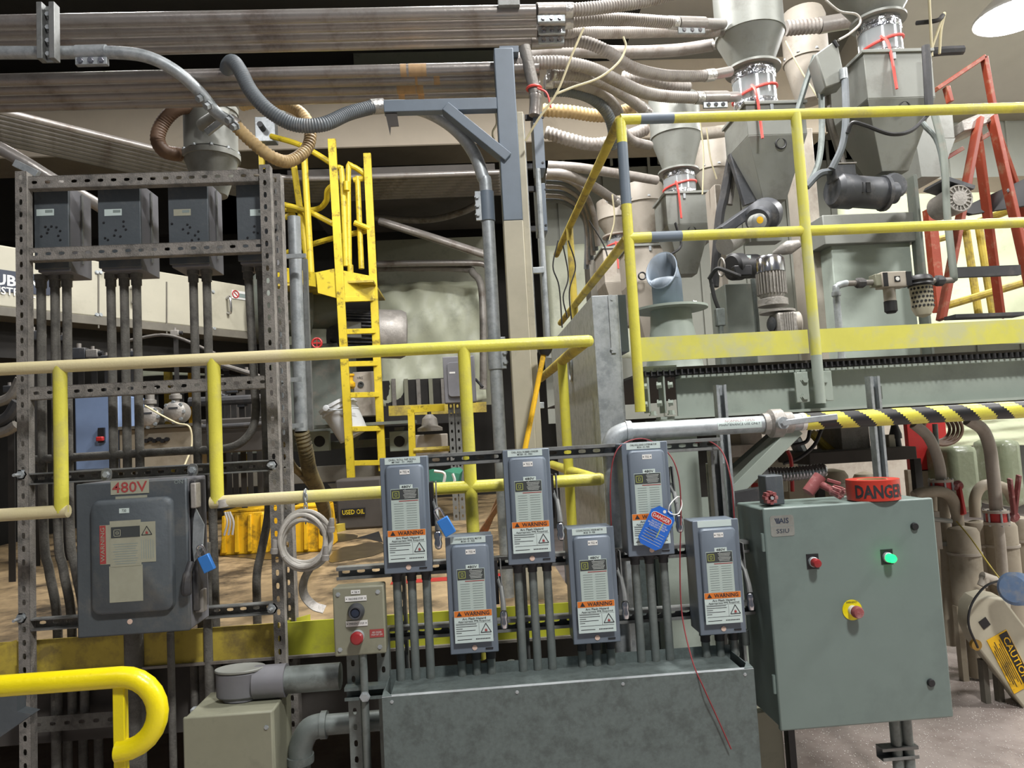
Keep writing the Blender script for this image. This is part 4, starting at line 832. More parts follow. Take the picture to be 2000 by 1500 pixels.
# coil of cable hanging on the mid rail with chain
t = thing('cable_coil', 'coiled grey cable with plug ends hung on a chain from the yellow mid rail', 'cable', P(597, 1108, 2.70)); c = P(594, 1054, 2.70)
for i in range(7):
    rr = random.Random(i+3); rw = mm(46+rr.uniform(-7, 5), 2.7); rh = mm(46+rr.uniform(-3, 8), 2.7); o = c+V((rr.uniform(-.012, .012), -.012+.008*i, rr.uniform(-.015, .005)))
    pts = ring(o, UX, UZ, rw, rh, 40, rr.uniform(0, 6)); pts = [p+UY*.006*math.sin(j*.5+i) for j, p in enumerate(pts)]; G().tube(pts+[pts[0]], .0085, 8).done('cable_loop', 'cable', t)
for x, y in ((537, 1072), (637, 1085), (648, 1030)): G().lathe(P(x, y-18, 2.68), P(x-2, y+10, 2.68)-P(x, y-18, 2.68), [(.009, 0), (.011, .01), (.011, .03), (.014, .032), (.014, .05), (.008, .052)], 12).done('plug', 'motor_grey', t)
for i in range(7):
    q = P(597, 962+i*9, 2.715); a = UX if i % 2 else UY; pts = ring(q, a, UZ, .006, .014, 12); G().tube(pts+[pts[0]], .0022, 6).done('chain_link', 'galv', t)
pts = ring((c.x, YR, zmid), UY, UZ, r+.004, r+.004, 16); G().tube(pts+[pts[0]], .004, 6).done('chain_loop', 'galv', t)
g = G(); P_ = sp(px([(640, 1088, 2.78), (612, 1105, 2.79), (595, 1132, 2.8), (594, 1160, 2.8), (612, 1182, 2.8), (634, 1190, 2.8)]), 6)
vs = []; fs = []
for i, p in enumerate(P_):
    tg = (P_[min(i+1, len(P_)-1)]-P_[max(i-1, 0)]).normalized(); nn = tg.cross(UY).normalized()*.011; wy = UY*.016
    vs += [p-nn-wy, p+nn+wy, p+nn+wy-nn*.25+wy*.1, p-nn-wy-nn*.25+wy*.1]
for i in range(len(P_)-1):
    for j in range(4): fs.append((i*4+j, i*4+(j+1) % 4, i*4+4+(j+1) % 4, i*4+4+j))
g.add(vs, fs+[(0, 1, 2, 3), tuple(len(vs)-4+j for j in range(4))]).one('bent_strap', 'steel_dull', 'curved flat steel strap hanging under the cable coil', 'strap')
# ================= BEIGE MACHINE =================
Zt = P(0, 478, 5.5).z; A = P(0, 478, 5.5); B = PZ(540, 568, Zt); d = (B-A); d.z = 0; L = d.length; d.normalize(); nb = V((-d.y, d.x, 0)); nb = nb if nb.y > 0 else -nb
zbm = P(0, 617, 5.5).z; S0 = A-d*1.6; E0 = A+d*(L+.1)
t = thing('extruder_housing', 'long beige machine housing with access doors and navy sign behind the rack', 'machine', (A.x, A.y, zbm))
G().ext([S0, E0, E0+nb*.9, S0+nb*.9], (0, 0, zbm+.07-Zt)).done('housing', 'machine', t, .012)
G().ext([S0+V((0, 0, zbm-Zt+.07))-nb*.01, E0+V((0, 0, zbm-Zt+.07))-nb*.01, E0+nb*.9+V((0, 0, zbm-Zt+.07)), S0+nb*.9+V((0, 0, zbm-Zt+.07))], (0, 0, -.07)).done('base_skirt', 'machine_dark', t, .004)
def on(x, y):
    dd = R3 @ V(((x-1000)/F, -(y-750)/F, -1)); k = (A-EYE).dot(nb)/dd.dot(nb); return EYE+dd*k-nb*.004
for x in (192, 325, 405): a_, b_ = on(x, 505+x*.14), on(x, 620+x*.11); G().bar(a_, b_, .012, .006, nb).done('door_seam', 'machine_dark', t)
for x0_, y0_ in ((256, 577), (442, 597)):
    a_, b_ = on(x0_, y0_-14), on(x0_+2, y0_+14); G().tube(sp([a_, a_-nb*.05, b_-nb*.05, b_], 5), .012, 8).done('door_handle', 'chrome', t)
for x, y in ((189, 532), (196, 532), (189, 615), (196, 615), (416, 570), (418, 642)): bolt(G(), on(x, y), -nb, .014, .01).done('hinge_bolt', 'galv', t)
sg = G().loft([[on(x, y)+nb*.003 for x, y in ((-60, 518), (97, 540), (97, 577), (-60, 565))], [on(x, y)-nb*.004 for x, y in ((-60, 518), (97, 540), (97, 577), (-60, 565))]]).done('name_sign', 'navy', t)
text('DUBLIN', on(22, 549)-nb*.004, (on(90, 550)-on(-22, 550)).length, .085, 'white', sg, d, UZ, off=.03, name='lettering'); text('INDUSTRIAL', on(8, 563)-nb*.004-UZ*.02, (on(92, 550)-on(-28, 550)).length, .06, 'white', sg, d, UZ, off=.02)
sg = G().loft([[on(x, y)+nb*k_ for x, y in ((452, 566), (482, 571), (482, 587), (452, 583))] for k_ in (.003, -.004)]).done('no_hands_sign', 'white', t)
pts = ring(on(459, 575)-nb*.006, d, UZ, .035, .035, 20); G().tube(pts+[pts[0]], .006, 6).bar(on(456, 571)-nb*.006, on(463, 579)-nb*.006, .006, .008).done('prohibition_ring', 'red', sg)
G().ob(on(472, 578)-nb*.005, d*.04, UZ*.02, nb*.001).done('sign_print', 'print_soft', sg)
# drive end: gearbox and big motor
c = P(560, 612, 7.5)
t = thing('gearbox', 'dark grey green gearbox between the beige housing and the motor', 'gearbox', c-UZ*.5)
G().lathe(P(545, 600, 7.4), (1, .35, 0), [(.30, -.25), (.36, -.2), (.36, .05), (.30, .08), (.30, .3), (.22, .32), (.22, .6)], 28).done('gear_casing', 'grn_dk', t)
for i in range(10): a = i*.628; u_, v_, w_ = frame(V((1, .35, 0))); bolt(G(), P(545, 600, 7.4)+w_*.05+(u_*math.cos(a)+v_*math.sin(a))*.33, w_, .02, .03).done('casing_bolt', 'steel_dull', t)
t = thing('drive_motor', 'big grey electric motor with finned barrel and pale fan cowl behind the ladder', 'motor', P(720, 705, 7.6)); ax = V((1, .12, -.06)).normalized(); o = P(668, 650, 7.6); Lm = mm(62, 7.6)
G().lathe(o, ax, [(.10, -.12), (.14, -.05), (.24, 0), (.24, .03), (.215, .03), (.215, Lm), (.24, Lm), (.255, Lm+.02)], 36).done('barrel', 'motor_dark', t)
u_, v_, w_ = frame(ax)
for i in range(36): a = i*math.pi/18; k = u_*math.cos(a)+v_*math.sin(a); G().ob(o+ax*(Lm/2+.015)+k*.23, ax*(Lm/2-.02), k*.018, ax.cross(k)*.006).done('fin', 'motor_dark', t)
G().lathe(o+ax*Lm, ax, [(.255, 0), (.26, .03), (.26, .28), (.235, .33), (.15, .345), (.02, .345)], 36).done('fan_cowl', 'motor_grey', t)
G().ob(o+ax*Lm*.4-UY*.24, ax*.1, UZ*.08, UY*.02).done('nameplate', 'hopper', t)
for i, (x, y, w, h, Y, nm, mt, lb) in enumerate(((612, 760, 150, 170, 7.5, 'machine_pedestal', 'grn_dk', 'grey green machine pedestal below the gearbox'), (480, 790, 150, 90, 7.2, 'machine_bed', 'deck_dark', 'dark machine bed behind the right rack upright'))):
    a = P(x-w/2, y-h/2, Y); b = P(x+w/2, y+h/2, Y); G().box((a.x, Y, b.z), (b.x, Y+.5, a.z)).one(nm, mt, lb, 'machine base', bev=.01)
# base frame beams with round holes
t = thing('machine_plinth', 'grey green steel base frame with round holes under the machine', 'frame', P(600, 900, 7.25))
a = P(430, 878, 7.35); b = P(830, 865, 7.35); G().box((a.x, 7.35, a.z-.06), (b.x, 7.5, a.z+.02)).done('lower_beam', 'grn_dk', t, .006)
a = P(560, 833, 7.25); b = P(815, 825, 7.25); G().box((a.x, 7.25, b.z-.01), (b.x, 7.0, b.z+.02)).done('top_plate', 'grn_dk', t)
for x in (626, 782):
    a = P(x-22, 843, 7.2); b = P(x+17, 880, 7.2); G().box((a.x, 7.2, b.z), (b.x, 7.3, a.z)).done('foot_block', 'grn', t, .004); q = P(x-2, 862, 7.2); G().cyl(q, q-UY*.004, .055, 20).done('round_hole', 'black', t)
for x in (570, 690, 770): a = P(x, 835, 7.23); G().ext([a, a+V((.1, 0, 0)), a+V((0, 0, -.22))], (0, .02, 0)).done('gusset', 'grn_dk', t)
a = P(430, 930, 7.15); b = P(760, 920, 7.15); G().box((a.x, 7.15, a.z-.12), (b.x, 7.25, a.z+.04)).done('sill_beam', 'machine_dark', t, .006)
for x in (520, 640, 735): a = P(x, 945, 7.14); G().ext([a, a+V((.22, 0, 0)), a+V((.22, 0, -.3))], (0, .02, 0)).done('brace_plate', 'machine_dark', t)
# ================= LADDER AND ITS PLATFORM =================
YL = 6.8; t = thing('access_ladder', 'yellow fixed ladder with caged top platform and handrails', 'ladder', P(690, 1010, YL))
l0, l1 = P(648, 272, YL+.0), P(690, 1008, YL); r0, r1 = P(717, 300, YL+.25), P(747, 920, YL+.25)
dl = (l1-l0); G().bar(l0, l1, .075, .04, UY).done('stile', 'yel_ladder', t, .004); G().bar(r0, r1, .075, .04, UY).done('stile', 'yel_ladder', t, .004)
for i, y in enumerate((592, 655, 718, 778, 843, 908)):
    s = (y-272)/(1008-272); p = l0+(l1-l0)*s; q = r0+(r1-r0)*((y-4-300)/(920-300)); G().bar(p, q, .04, .05).done('rung', 'yel_ladder', t, .004)
a = [P(540, 548, YL+.2), P(663, 525, YL), P(735, 541, YL+.25), P(600, 562, YL+.7)]
G().ext([P(617, 532, YL), P(655, 524, YL), P(657, 582, YL), P(621, 572, YL)], (0, .03, 0)).done('platform_side', 'yel_ladder', t)
G().ext([P(663, 527, YL), P(735, 541, YL+.25), P(738, 585, YL+.25), P(665, 582, YL)], (0, .03, 0)).done('platform_front', 'yel_ladder', t)
G().ext([P(540, 520, YL+.2), P(617, 532, YL+.02), P(617, 560, YL+.02), P(540, 548, YL+.2)], (0, .03, 0)).done('platform_side', 'yel_ladder', t)
q = P(640, 548, YL); G().box((P(545, 540, YL+.3).x, YL+.05, q.z-.02), (P(735, 540, YL+.3).x, YL+1.0, q.z)).done('deck', 'yel_old', t)
def yt(l, rr=.028, k=5, nm='handrail'): G().tube(sp(px(l), k) if len(l) > 2 else px(l), rr, 10).done(nm, 'yel_ladder', t)
yt([(572, 310, 7.2), (604, 535, 7.2)], .032, nm='handrail_post'); yt([(594, 300, 7.0), (608, 537, 7.0)], .032, nm='handrail_post'); yt([(530, 266, 7.3), (590, 285, 7.1), (655, 325, 7.0), (668, 345, 7.0), (676, 520, 7.0)]); yt([(555, 400, 7.2), (600, 412, 7.1), (650, 437, 7.0)]); yt([(540, 408, 7.3), (612, 410, 7.2), (636, 395, 7.1), (640, 372, 7.0), (655, 358, 6.95)]); yt([(556, 425, 7.3), (575, 415, 7.3)]); yt([(682, 520, 7.05), (680, 340, 7.05), (688, 325, 7.05), (715, 345, 7.1), (690, 352, 7.1)], k=4); yt([(698, 345, 7.1), (706, 525, 7.1)]); yt([(555, 495, 7.5), (640, 468, 7.3), (720, 450, 7.1)]); yt([(692, 435, 7.05), (722, 447, 7.05)])
c = P(676, 355, 6.95); G().cyl(c, c-UZ*.09, .03, 12).done('gate_hinge', 'yel_ladder', t); c = P(684, 518, 7.0); G().cyl(c, c-UZ*.09, .03, 12).done('gate_hinge', 'yel_ladder', t)
a = P(497, 228, 7.3); b = P(538, 275, 7.3)
bt = thing('switch_box', 'small grey switch box on the post behind the coiled tan hose', 'electrical box', P(515, 310, 7.3)); G().box((a.x, 7.3, b.z), (b.x, 7.42, a.z)).done('body', 'galv', bt, .006); q = P(514, 252, 7.3); G().cyl(q, q-UY*.12, .03).done('rotary_knob', 'black', bt)
G().box((P(532, 214, 7.45).x, 7.45, P(545, 235, 7.45).z), (P(556, 214, 7.45).x, 7.5, P(545, 214, 7.45).z)).done('paper_label', 'wall_white', bt); G().bar(P(510, 275, 7.4), P(512, 335, 7.4), .05, .05, UY).done('post', 'yel_ladder', bt)
# white bucket hanging tilted
ax = (P(690, 850, 7.0)-P(655, 785, 7.0)).normalized(); o = P(657, 787, 7.0); t = thing('bucket', 'white plastic bucket hanging tilted on the yellow ladder', 'bucket', P(680, 860, 7.0))
Lb = (P(692, 852, 7.0)-o).length
G().lathe(o, ax, [(.178, 0), (.186, 0), (.186, .03), (.173, .03), (.173, .06), (.181, .06), (.181, .075), (.17, .08), (.145, Lb), (.12, Lb+.004), (.02, Lb+.004), (.02, Lb-.004), (.125, Lb-.005), (.15, .05), (.178, 0)], 32, cap=0).done('pail', 'bucket', t)
q = P(637, 797, 6.83); G().lathe(q, (-.3, -1, 0), [(.03, 0), (.028, .012), (.01, .016)], 14).done('handle_boss', 'bucket', t); G().tube(sp(px([(637, 797, 6.82), (655, 801, 6.81), (680, 798, 6.81), (700, 797, 6.85)]), 5), .006, 6).done('wire_handle', 'galv', t)
# VRS box and orange valve
a = P(688, 727, 7.25); b = P(740, 792, 7.25); t = thing('terminal_box', 'light grey box marked VRS behind the ladder rungs', 'electrical box', ((a.x+b.x)/2, 7.3, b.z)); G().box((a.x, 7.25, b.z-.1), (b.x, 7.45, a.z)).done('body', 'hopper_beige', t, .008)
q = P(703, 738, 7.25); text('VRS', (q.x, 7.245, q.z), mm(11, 7.25), mm(5, 7.25), 'print', t); q = P(705, 751, 7.25); G().lathe(q, (0, -1, 0), [(.03, 0), (.03, .012), (.016, .012), (.016, .002), (.002, .002)], 20).done('round_port', 'plate_dark', t)
c = P(684, 748, 7.2); G().lathe(c-UZ*.06, UZ, [(.03, 0), (.05, .02), (.05, .06), (.03, .08), (.03, .12), (.045, .13), (.045, .15)], 14).one('valve', 'yel_bin', 'small orange yellow valve beside the VRS box', 'valve')
c = P(619, 670, 6.9); pts = ring(c, UX, UZ, .045, .045, 16); g = G().tube(pts+[pts[0]], .01, 8); g.bar(c-UX*.045, c+UX*.045, .008, .012).bar(c-UZ*.045, c+UZ*.045, .012, .008, UX).cyl(c, c+UY*.1, .01, 8); g.one('gate_valve', 'red', 'small red valve hand wheel left of the ladder', 'valve')
# yellow bins on the platform
def bin_(x0, x1, yt_, yb_, lb):
    a = PZ(x0, yb_, PZ0); b = PZ(x1, yb_-4, PZ0); Y = a.y; h = P(x0, yt_, Y).z-PZ0; w = b.x-a.x; bt = thing('spill_pallet', lb, 'bin', ((a.x+b.x)/2, Y+.2, PZ0), 'yellow spill pallets')
    G().ext([V((a.x, Y, PZ0)), V((a.x+w, Y, PZ0)), V((a.x+w-.03, Y+.03, PZ0+h)), V((a.x+.03, Y+.03, PZ0+h))], (0, .45, 0)).done('body', 'yel_bin', bt, .012)
    n = max(2, int(w/.07))
    for i in range(n):
        x = a.x+.035+(w-.07)*i/(n-1) if n > 1 else a.x; G().ext([V((x-.016, Y-.02, PZ0+.02)), V((x+.016, Y-.02, PZ0+.02)), V((x+.013, Y+.005, PZ0+h-.02)), V((x-.013, Y+.005, PZ0+h-.02))], (0, .04, 0)).done('rib', 'yel_bin', bt, .006)
    G().box((a.x+.03, Y+.03, PZ0+h), (a.x+w-.03, Y+.47, PZ0+h+.012)).done('grate_top', 'yel_bin', bt)
bin_(428, 520, 1003, 1087, 'oily yellow ribbed spill pallet seen left of the rack upright'); bin_(560, 636, 995, 1082, 'yellow spill pallet behind the hanging cable coil')
# oil drum/can with lettering
a = P(668, 995, 6.2); q = P(690, 1018, 6.2); t = thing('oil_can', 'dark grey oil tank lettered USED OIL by the ladder foot', 'tank', (a.x+.2, 6.2, PZ0)); G().box((P(655, 950, 6.2).x, 6.2, PZ0), (P(745, 950, 6.2).x, 6.5, P(700, 935, 6.2).z)).done('tank_body', 'deck_dark', t, .02)
b = G().ob(V((P(690, 1000, 6.19).x, 6.19, P(690, 1000, 6.19).z)), UX*mm(23, 6.2), UY*.002, UZ*mm(7, 6.2)).done('lettering_plate', 'black', t); q = P(690, 1000, 6.18); text('USED OIL', (q.x, 6.187, q.z), mm(42, 6.2), mm(9, 6.2), 'yel_ladder', b, off=.012)
a = PZ(655, 1040, PZ0); G().bar(a+UZ*.03, PZ(740, 1015, PZ0)+UZ*.03, .05, .06).one('kick_bar', 'yel_old', 'dirty yellow bar lying at the ladder foot', 'bar')
G().add([V(p)+UZ*.002 for p in [PZ(690, 1053, PZ0), PZ(740, 1038, PZ0), PZ(748, 1060, PZ0), PZ(715, 1052, PZ0)]], [(0, 1, 2, 3)]).one('dark_rag', 'black', 'black scrap of sheet on the diamond plate floor', 'rag')
# vertical galvanised conduits with flexible tails right of the rack
t = thing('riser_conduit', 'shiny galvanised riser conduit ending in a tan flexible tail', 'conduit', P(640, 1010, 4.2)); q = P(574, 424, 3.4); zq = P(592, 842, 3.4).z
G().tube([(q.x, 3.4, q.z), (q.x, 3.4, zq)], .03, 18).done('tube', 'galv', t); hose(G(), [V((q.x, 3.4, zq)), P(597, 880, 3.45), P(605, 920, 3.6), P(622, 960, 3.9), P(634, 1000, 4.2), P(636, 1040, 4.4)], .034, .018, .16, 14).done('flexible_tail', 'hose_oil', t)
G().box((q.x+.03, 3.41, zq), (q.x+.05, 3.44, q.z-.2)).done('backing_strut', 'strut', t)
t = thing('riser_conduit', 'slim riser conduit with oily flexible tail beside the rack upright', 'conduit', P(600, 960, 4.0)); q = P(551, 648, 3.3); zq = P(557, 852, 3.3).z
G().tube([(q.x, 3.3, q.z), (q.x, 3.3, zq)], .014, 12).done('tube', 'galv', t); hose(G(), [V((q.x, 3.3, zq)), P(560, 880, 3.35), P(572, 910, 3.5), P(592, 930, 3.7), P(612, 955, 4.0)], .017, .016, .16, 10).done('flexible_tail', 'hose_oil', t)
for i, (x, y) in enumerate(((563, 742), (566, 832), (571, 500))):
    q = P(x, y, 3.28); G().box((q.x-.05, 3.28, q.z-.010), (q.x+.06, 3.29, q.z+.010)).one('pipe_clamp', 'galv', ['upper strut clamp joining rack and riser conduit', 'lower strut clamp joining rack and riser conduit', 'clamp on the riser conduit just below the rack boxes'][i], 'clamp')
# ================= DARK MACHINERY BEHIND THE RACK =================
for i, (pp, lb) in enumerate(((((440, 1086), (520, 1094), (600, 1080), (650, 1062), (700, 1050), (640, 1044), (540, 1070), (450, 1072)), 'dark oily spill around the yellow spill pallets'), (((640, 1100), (700, 1092), (760, 1075), (740, 1060), (690, 1066), (650, 1078)), 'brown oil stain in front of the ladder foot'))):
    pts = [PZ(x, y, PZ0) for x, y in pp]; c_ = sum(pts, V((0, 0, 0)))/len(pts); rs = random.Random(i); pts = sp(pts+[pts[0]], 5)[:-1]; G().ext([p+(p-c_)*rs.uniform(-.08, .08)+UZ*.001 for p in pts], (0, 0, .003)).one('oil_spill', 'oil', lb, 'spill')
t = thing('hydraulic_cabinet', 'blue painted switch cabinet with red rotary switch behind the rack', 'cabinet', P(190, 915, 5.0)); a = P(145, 775, 5.0); b = P(233, 915, 5.0); G().box((a.x, 5.0, b.z), (b.x, 5.4, a.z)).done('body', 'cab_blue', t, .01); G().box((a.x+.03, 5.05, PZ0), (b.x-.03, 5.35, b.z)).done('plinth', 'dark', t)
q = P(200, 850, 5.0); G().box(q+V((-.02, -.02, -.05)), q+V((.02, 0, .05))).done('switch_plate', 'black', t); G().box(q+V((-.02, -.05, -.04)), q+V((.025, -.02, -.01))).done('red_switch', 'red', t, .006)
for i, (x, y) in enumerate(((290, 815), (340, 805))):
    c = P(x, y, 4.9); r_ = mm(20, 4.9); t = thing('pump', ['round bolted pump end on the machine bed, left of two', 'round bolted pump end on the machine bed, right of two'][i], 'pump', c-UZ*r_, 'pumps on the machine bed')
    G().lathe(c, (0, -1, 0), [(r_*1.05, -.1), (r_*1.05, .0), (r_*.9, .01), (r_*.8, .025), (r_*.4, .04), (.004, .042)], 28).done('end_cover', 'motor_grey', t)
    for k in range(8): a = k*.785; bolt(G(), c+V((math.cos(a), 0, math.sin(a)))*r_*.93-UY*.008, (0, -1, 0), .011, .012).done('cover_bolt', 'galv', t)
    G().lathe(c+V((0, .03, r_)), UZ, [(.025, 0), (.025, .02), (.04, .02), (.04, .045), (.028, .05), (.028, .11), (.04, .11), (.04, .13)], 12).done('fitting', 'motor_grey', t)
    G().ob(c+V((.01, -.041, .025)), UX*.03, UY*.002, UZ*.006).done('maker_plate', 'motor_dark', t)
a = P(232, 840, 4.95); b = P(375, 880, 4.95); t = thing('machine_bed', 'beige machine bed with dirty top under the two pumps', 'machine base', ((a.x+b.x)/2, 5.1, b.z-.1)); G().box((a.x, 4.95, b.z-.12), (b.x, 5.4, a.z)).done('bed', 'tank_beige', t, .008); G().box((a.x-.02, 4.9, a.z), (b.x+.04, 5.4, a.z+.02)).done('top_plate', 'machine_dark', t)
for i in range(6): q = P(288+i*8, 861-3*(i % 2), 4.95); G().cyl(q, q-UY*.03, .014, 8).done('plug', 'black', t)
a = P(375, 820, 5.0); b = P(520, 880, 5.0); G().box((a.x, 5.05, b.z), (b.x, 5.4, a.z)).one('tank', 'deck_dark', 'dark oily tank behind the lower rack at right', 'tank', bev=.01)
G().tube(sp(px([(283, 792, 4.7), (310, 808, 4.7), (345, 826, 4.7), (370, 834, 4.7), (374, 870, 4.7), (362, 905, 4.65), (352, 926, 4.6)]), 6), .006, 6).one('thin_cable', 'cord', 'pale cord running across the pumps behind the rack', 'cable')
rr = random.Random(5); K = 0
for x, y, s, Y in ((60, 655, 26, 5.2), (150, 690, 30, 5.3), (178, 690, 22, 5.3), (205, 700, 18, 5.3), (255, 690, 14, 5.4), (340, 650, 16, 6.5), (480, 730, 20, 5.6), (452, 760, 22, 5.5), (500, 755, 18, 5.5), (430, 775, 16, 5.4), (470, 790, 14, 5.3), (40, 745, 18, 4.6), (15, 760, 20, 4.6), (350, 765, 14, 5.0), (300, 765, 12, 5.0), (440, 720, 12, 5.6), (120, 660, 16, 5.4)):
    c = P(x, y, Y); m_ = mm(s, Y)/2; t = thing('hydraulic_valve', ['dusty hydraulic valve block at the far left under the housing', 'hydraulic valve block behind the first rack conduits, largest', 'hydraulic valve block right of the largest one', 'hydraulic valve block left of the blue cabinet top', 'small valve behind the second group of rack conduits', 'small valve far back under the beige housing', 'pale valve head above the lower rack beam at right', 'valve body below the lower rack beam, left of the bent conduit', 'valve body inside the bend of the bent conduit', 'small valve under the lower beam beside the second yellow post', 'small valve just above the dark tank', 'blue capped fitting at the left edge', 'grey fitting at the left edge of the picture', 'grey fitting over the right pump', 'grey fitting over the left pump', 'small valve over the beam by the second yellow post', 'small valve behind the leftmost conduits'][K], 'valve', c-UZ*m_, 'hydraulic valves behind the rack'); K += 1
    G().box(c-V((m_, 0, m_*.7)), c+V((m_, m_*1.2, m_*.7))).done('block', 'motor_dark' if K % 3 else 'motor_grey', t, .006); G().cyl(c+V((m_, m_*.6, 0)), c+V((m_*1.7, m_*.6, 0)), m_*.45, 12).done('solenoid', 'black_dusty', t); G().cyl(c+V((0, m_*.5, m_*.7)), c+V((0, m_*.5, m_*1.3)), m_*.3, 10).done('port', 'steel', t); G().box((c.x-.02, Y+m_*.9, PZ0), (c.x+.02, Y+m_*1.1, c.z-m_*.6)).done('stand', 'dark', t)
for i, l in enumerate(([(-20, 790, 4.5), (20, 775, 4.5), (40, 740, 4.5)], [(-20, 830, 4.4), (15, 815, 4.4), (35, 785, 4.4)], [(250, 665, 5.6), (330, 655, 5.6), (420, 690, 5.6)], [(370, 785, 5.3), (430, 783, 5.3), (520, 778, 5.3)], [(375, 700, 5.6), (440, 715, 5.6), (520, 740, 5.6)], [(370, 835, 5.02), (440, 833, 5.02), (520, 828, 5.02)], [(-20, 850, 4.4), (12, 842, 4.4), (32, 830, 4.4)])):
    G().tube(sp(px(l), 6), (.03, .035, .012, .035, .02, .02, .03)[i], 10).one('hydraulic_pipe', 'black_dusty' if i % 2 else 'steel_dull', ['dark hose at the left edge, uppermost', 'dark hose at the left edge, middle', 'thin pipe far back under the beige housing', 'fat pipe crossing below the lower rack beam', 'pipe slanting behind the second yellow post', 'pipe along the top of the dark tank', 'dark pipe stub at the left edge, lowest'][i], 'pipe')
a = P(20, 700, 5.5); b = P(540, 760, 7.6)
G().ext([A+nb*.25+V((0, 0, zbm-Zt)), E0+nb*.25+V((0, 0, zbm-Zt)), E0+nb*.7+V((0, 0, zbm-Zt)), A+nb*.7+V((0, 0, zbm-Zt))], (0, 0, -.28)).one('barrel_support', 'dark', 'dark barrel support under the beige housing', 'machine base')
for i, (x, m_) in enumerate(((318, 'yel_old'), (365, 'yel_bin'), (468, 'yel_old'))):
    a = P(x, 660, 8.2); G().box((a.x, 8.2, .9), (a.x+.07, 8.27, a.z)).one('far_post', m_, ['olive yellow post far behind the rack, left', 'orange yellow post far behind the rack, middle', 'olive yellow post far behind the rack, right'][i], 'post')
# ================= FAR CENTRE =================
a = P(864, 697, 6.3); b = P(931, 785, 6.3); t = thing('disconnect_switch', 'far grey disconnect switch on a strut stand behind the yellow post', 'electrical box', ((a.x+b.x)/2, 6.4, b.z)); G().box((a.x, 6.3, b.z), (b.x, 6.45, a.z)).done('body', 'box_side', t, .008); c = V(((a.x+b.x)/2, 6.3, (a.z+b.z)/2)); G().loft([rrect(c, UX, UZ, (b.x-a.x)*.75, (a.z-b.z)*.75, .03), rrect(c-UY*.02, UX, UZ, (b.x-a.x)*.72, (a.z-b.z)*.72, .03)]).done('raised_panel', 'box_side', t)
label_plate(G(), c+V((-.06, -.021, .06)), .05, .015).done('paper_label', 'white', t); G().tube([(b.x, 6.35, c.z), (b.x+.06, 6.3, c.z-.08)], .012, 8).done('handle', 'black', t)
for i, x in enumerate((880, 893)):
    q = P(x, 785, 6.4); w = thing('stand_strut', ['left', 'right'][i]+' slotted strut of the far switch stand', 'strut', (q.x, 6.4, PZ0)); G().slot((q.x-.025, 6.4, PZ0), UZ, UX, q.z-PZ0, .05, -.003, .07, .03, .02).done('web', 'strut', w)
t = thing('yellow_guard', 'small yellow angle guard frame in the far centre', 'guard', P(805, 900, 6.7)); q0, q1, q2 = P(803, 800, 6.7), P(868, 796, 6.7), P(806, 895, 6.7); G().bar(q0, q1, .06, .06).bar(q0, q2, .06, .06, UY).done('frame', 'yel_ladder', t); G().tube(px([(808, 880, 6.68), (878, 876, 6.68)]), .025, 8).done('bar', 'yel_old', t)
G().bar(P(760, 803, 7.2), P(950, 795, 7.2), .08, .1).one('yellow_beam', 'yel_old', 'yellow beam far behind the switch stand', 'beam')
a = P(806, 850, 7.0); b = P(876, 900, 7.0); G().box((a.x, 7.0, b.z), (b.x, 7.2, a.z)).one('far_box', 'hopper_beige', 'pale grey box behind the small yellow guard', 'box', bev=.01)
c = P(840, 842, 6.9); t = thing('far_pump', 'small pump with pale dome behind the yellow guard', 'pump', c); G().lathe(c, UZ, [(.12, 0), (.12, .03), (.08, .05), (.07, .12), (.03, .16)], 20).done('dome', 'motor_grey', t); G().cyl(c+UZ*.1, c+UZ*.24, .02, 8).done('stem', 'black', t)
t = thing('slatted_screen', 'dark slatted screen below the crumpled plastic sheet', 'screen', P(830, 800, 9.2))
for i in range(6):
    x = 765+i*24; G().box((P(x, 740, 9.25).x, 9.2, P(x, 800, 9.2).z), (P(x, 740, 9.25).x+.05, 9.25, P(x, 740, 9.2).z)).done('slat', 'khaki' if i % 2 else 'steel_dull', t)
G().box((P(750, 800, 9.3).x, 9.26, P(800, 830, 9.3).z), (P(900, 800, 9.3).x, 9.29, P(800, 742, 9.3).z)).done('backing', 'dark', t)
t = thing('tool_bag', 'green and white bag lying behind the first switch', 'bag', PZ(865, 948, 1.0)); c = P(862, 936, 5.6)
G().loft([[V((c.x+dx+.15*math.cos(k*.52), c.y+.1*math.sin(k*.52)*(1-.2*j), c.z-.06+.06*j*(1+.2*math.sin(k)))) for k in range(12)] for j, dx in ((0, 0), (1, .005), (2, .02))]).done('bag_body', 'pouch_green', t)
G().tube(sp(px([(848, 920, 5.48), (868, 925, 5.48), (866, 948, 5.48)]), 4), .012, 6).done('bag_strap', 'white', t); G().tube(sp(px([(884, 925, 5.48), (888, 938, 5.48), (884, 950, 5.48)]), 4), .012, 6).done('bag_strap', 'white', t)
for i, (a, b, m_) in enumerate(((P(978, 965, 3.6), P(944, 1048, 3.9), 'wood_stick'), (P(982, 975, 3.55), P(936, 1045, 3.85), 'wood_stick'))):
    G().tube([a, b], .014, 8).one('tool_pole', m_, ['worn orange taped tool handle leaning beside the yellow post', 'second worn tool handle crossing it behind the middle switch'][i], 'tool handle')
t = thing('floor_squeegee', 'yellow broom handle leaning against the column', 'broom', P(1022, 880, 3.0)); G().tube([P(1062, 690, 3.1), P(1020, 905, 3.0)], .0115, 10).done('handle', 'yel_bin', t); c = P(1064, 685, 3.1); G().lathe(c, (P(1066, 672, 3.1)-c), [(.02, -.02), (.03, 0), (.035, .03)], 12).done('socket', 'black', t)
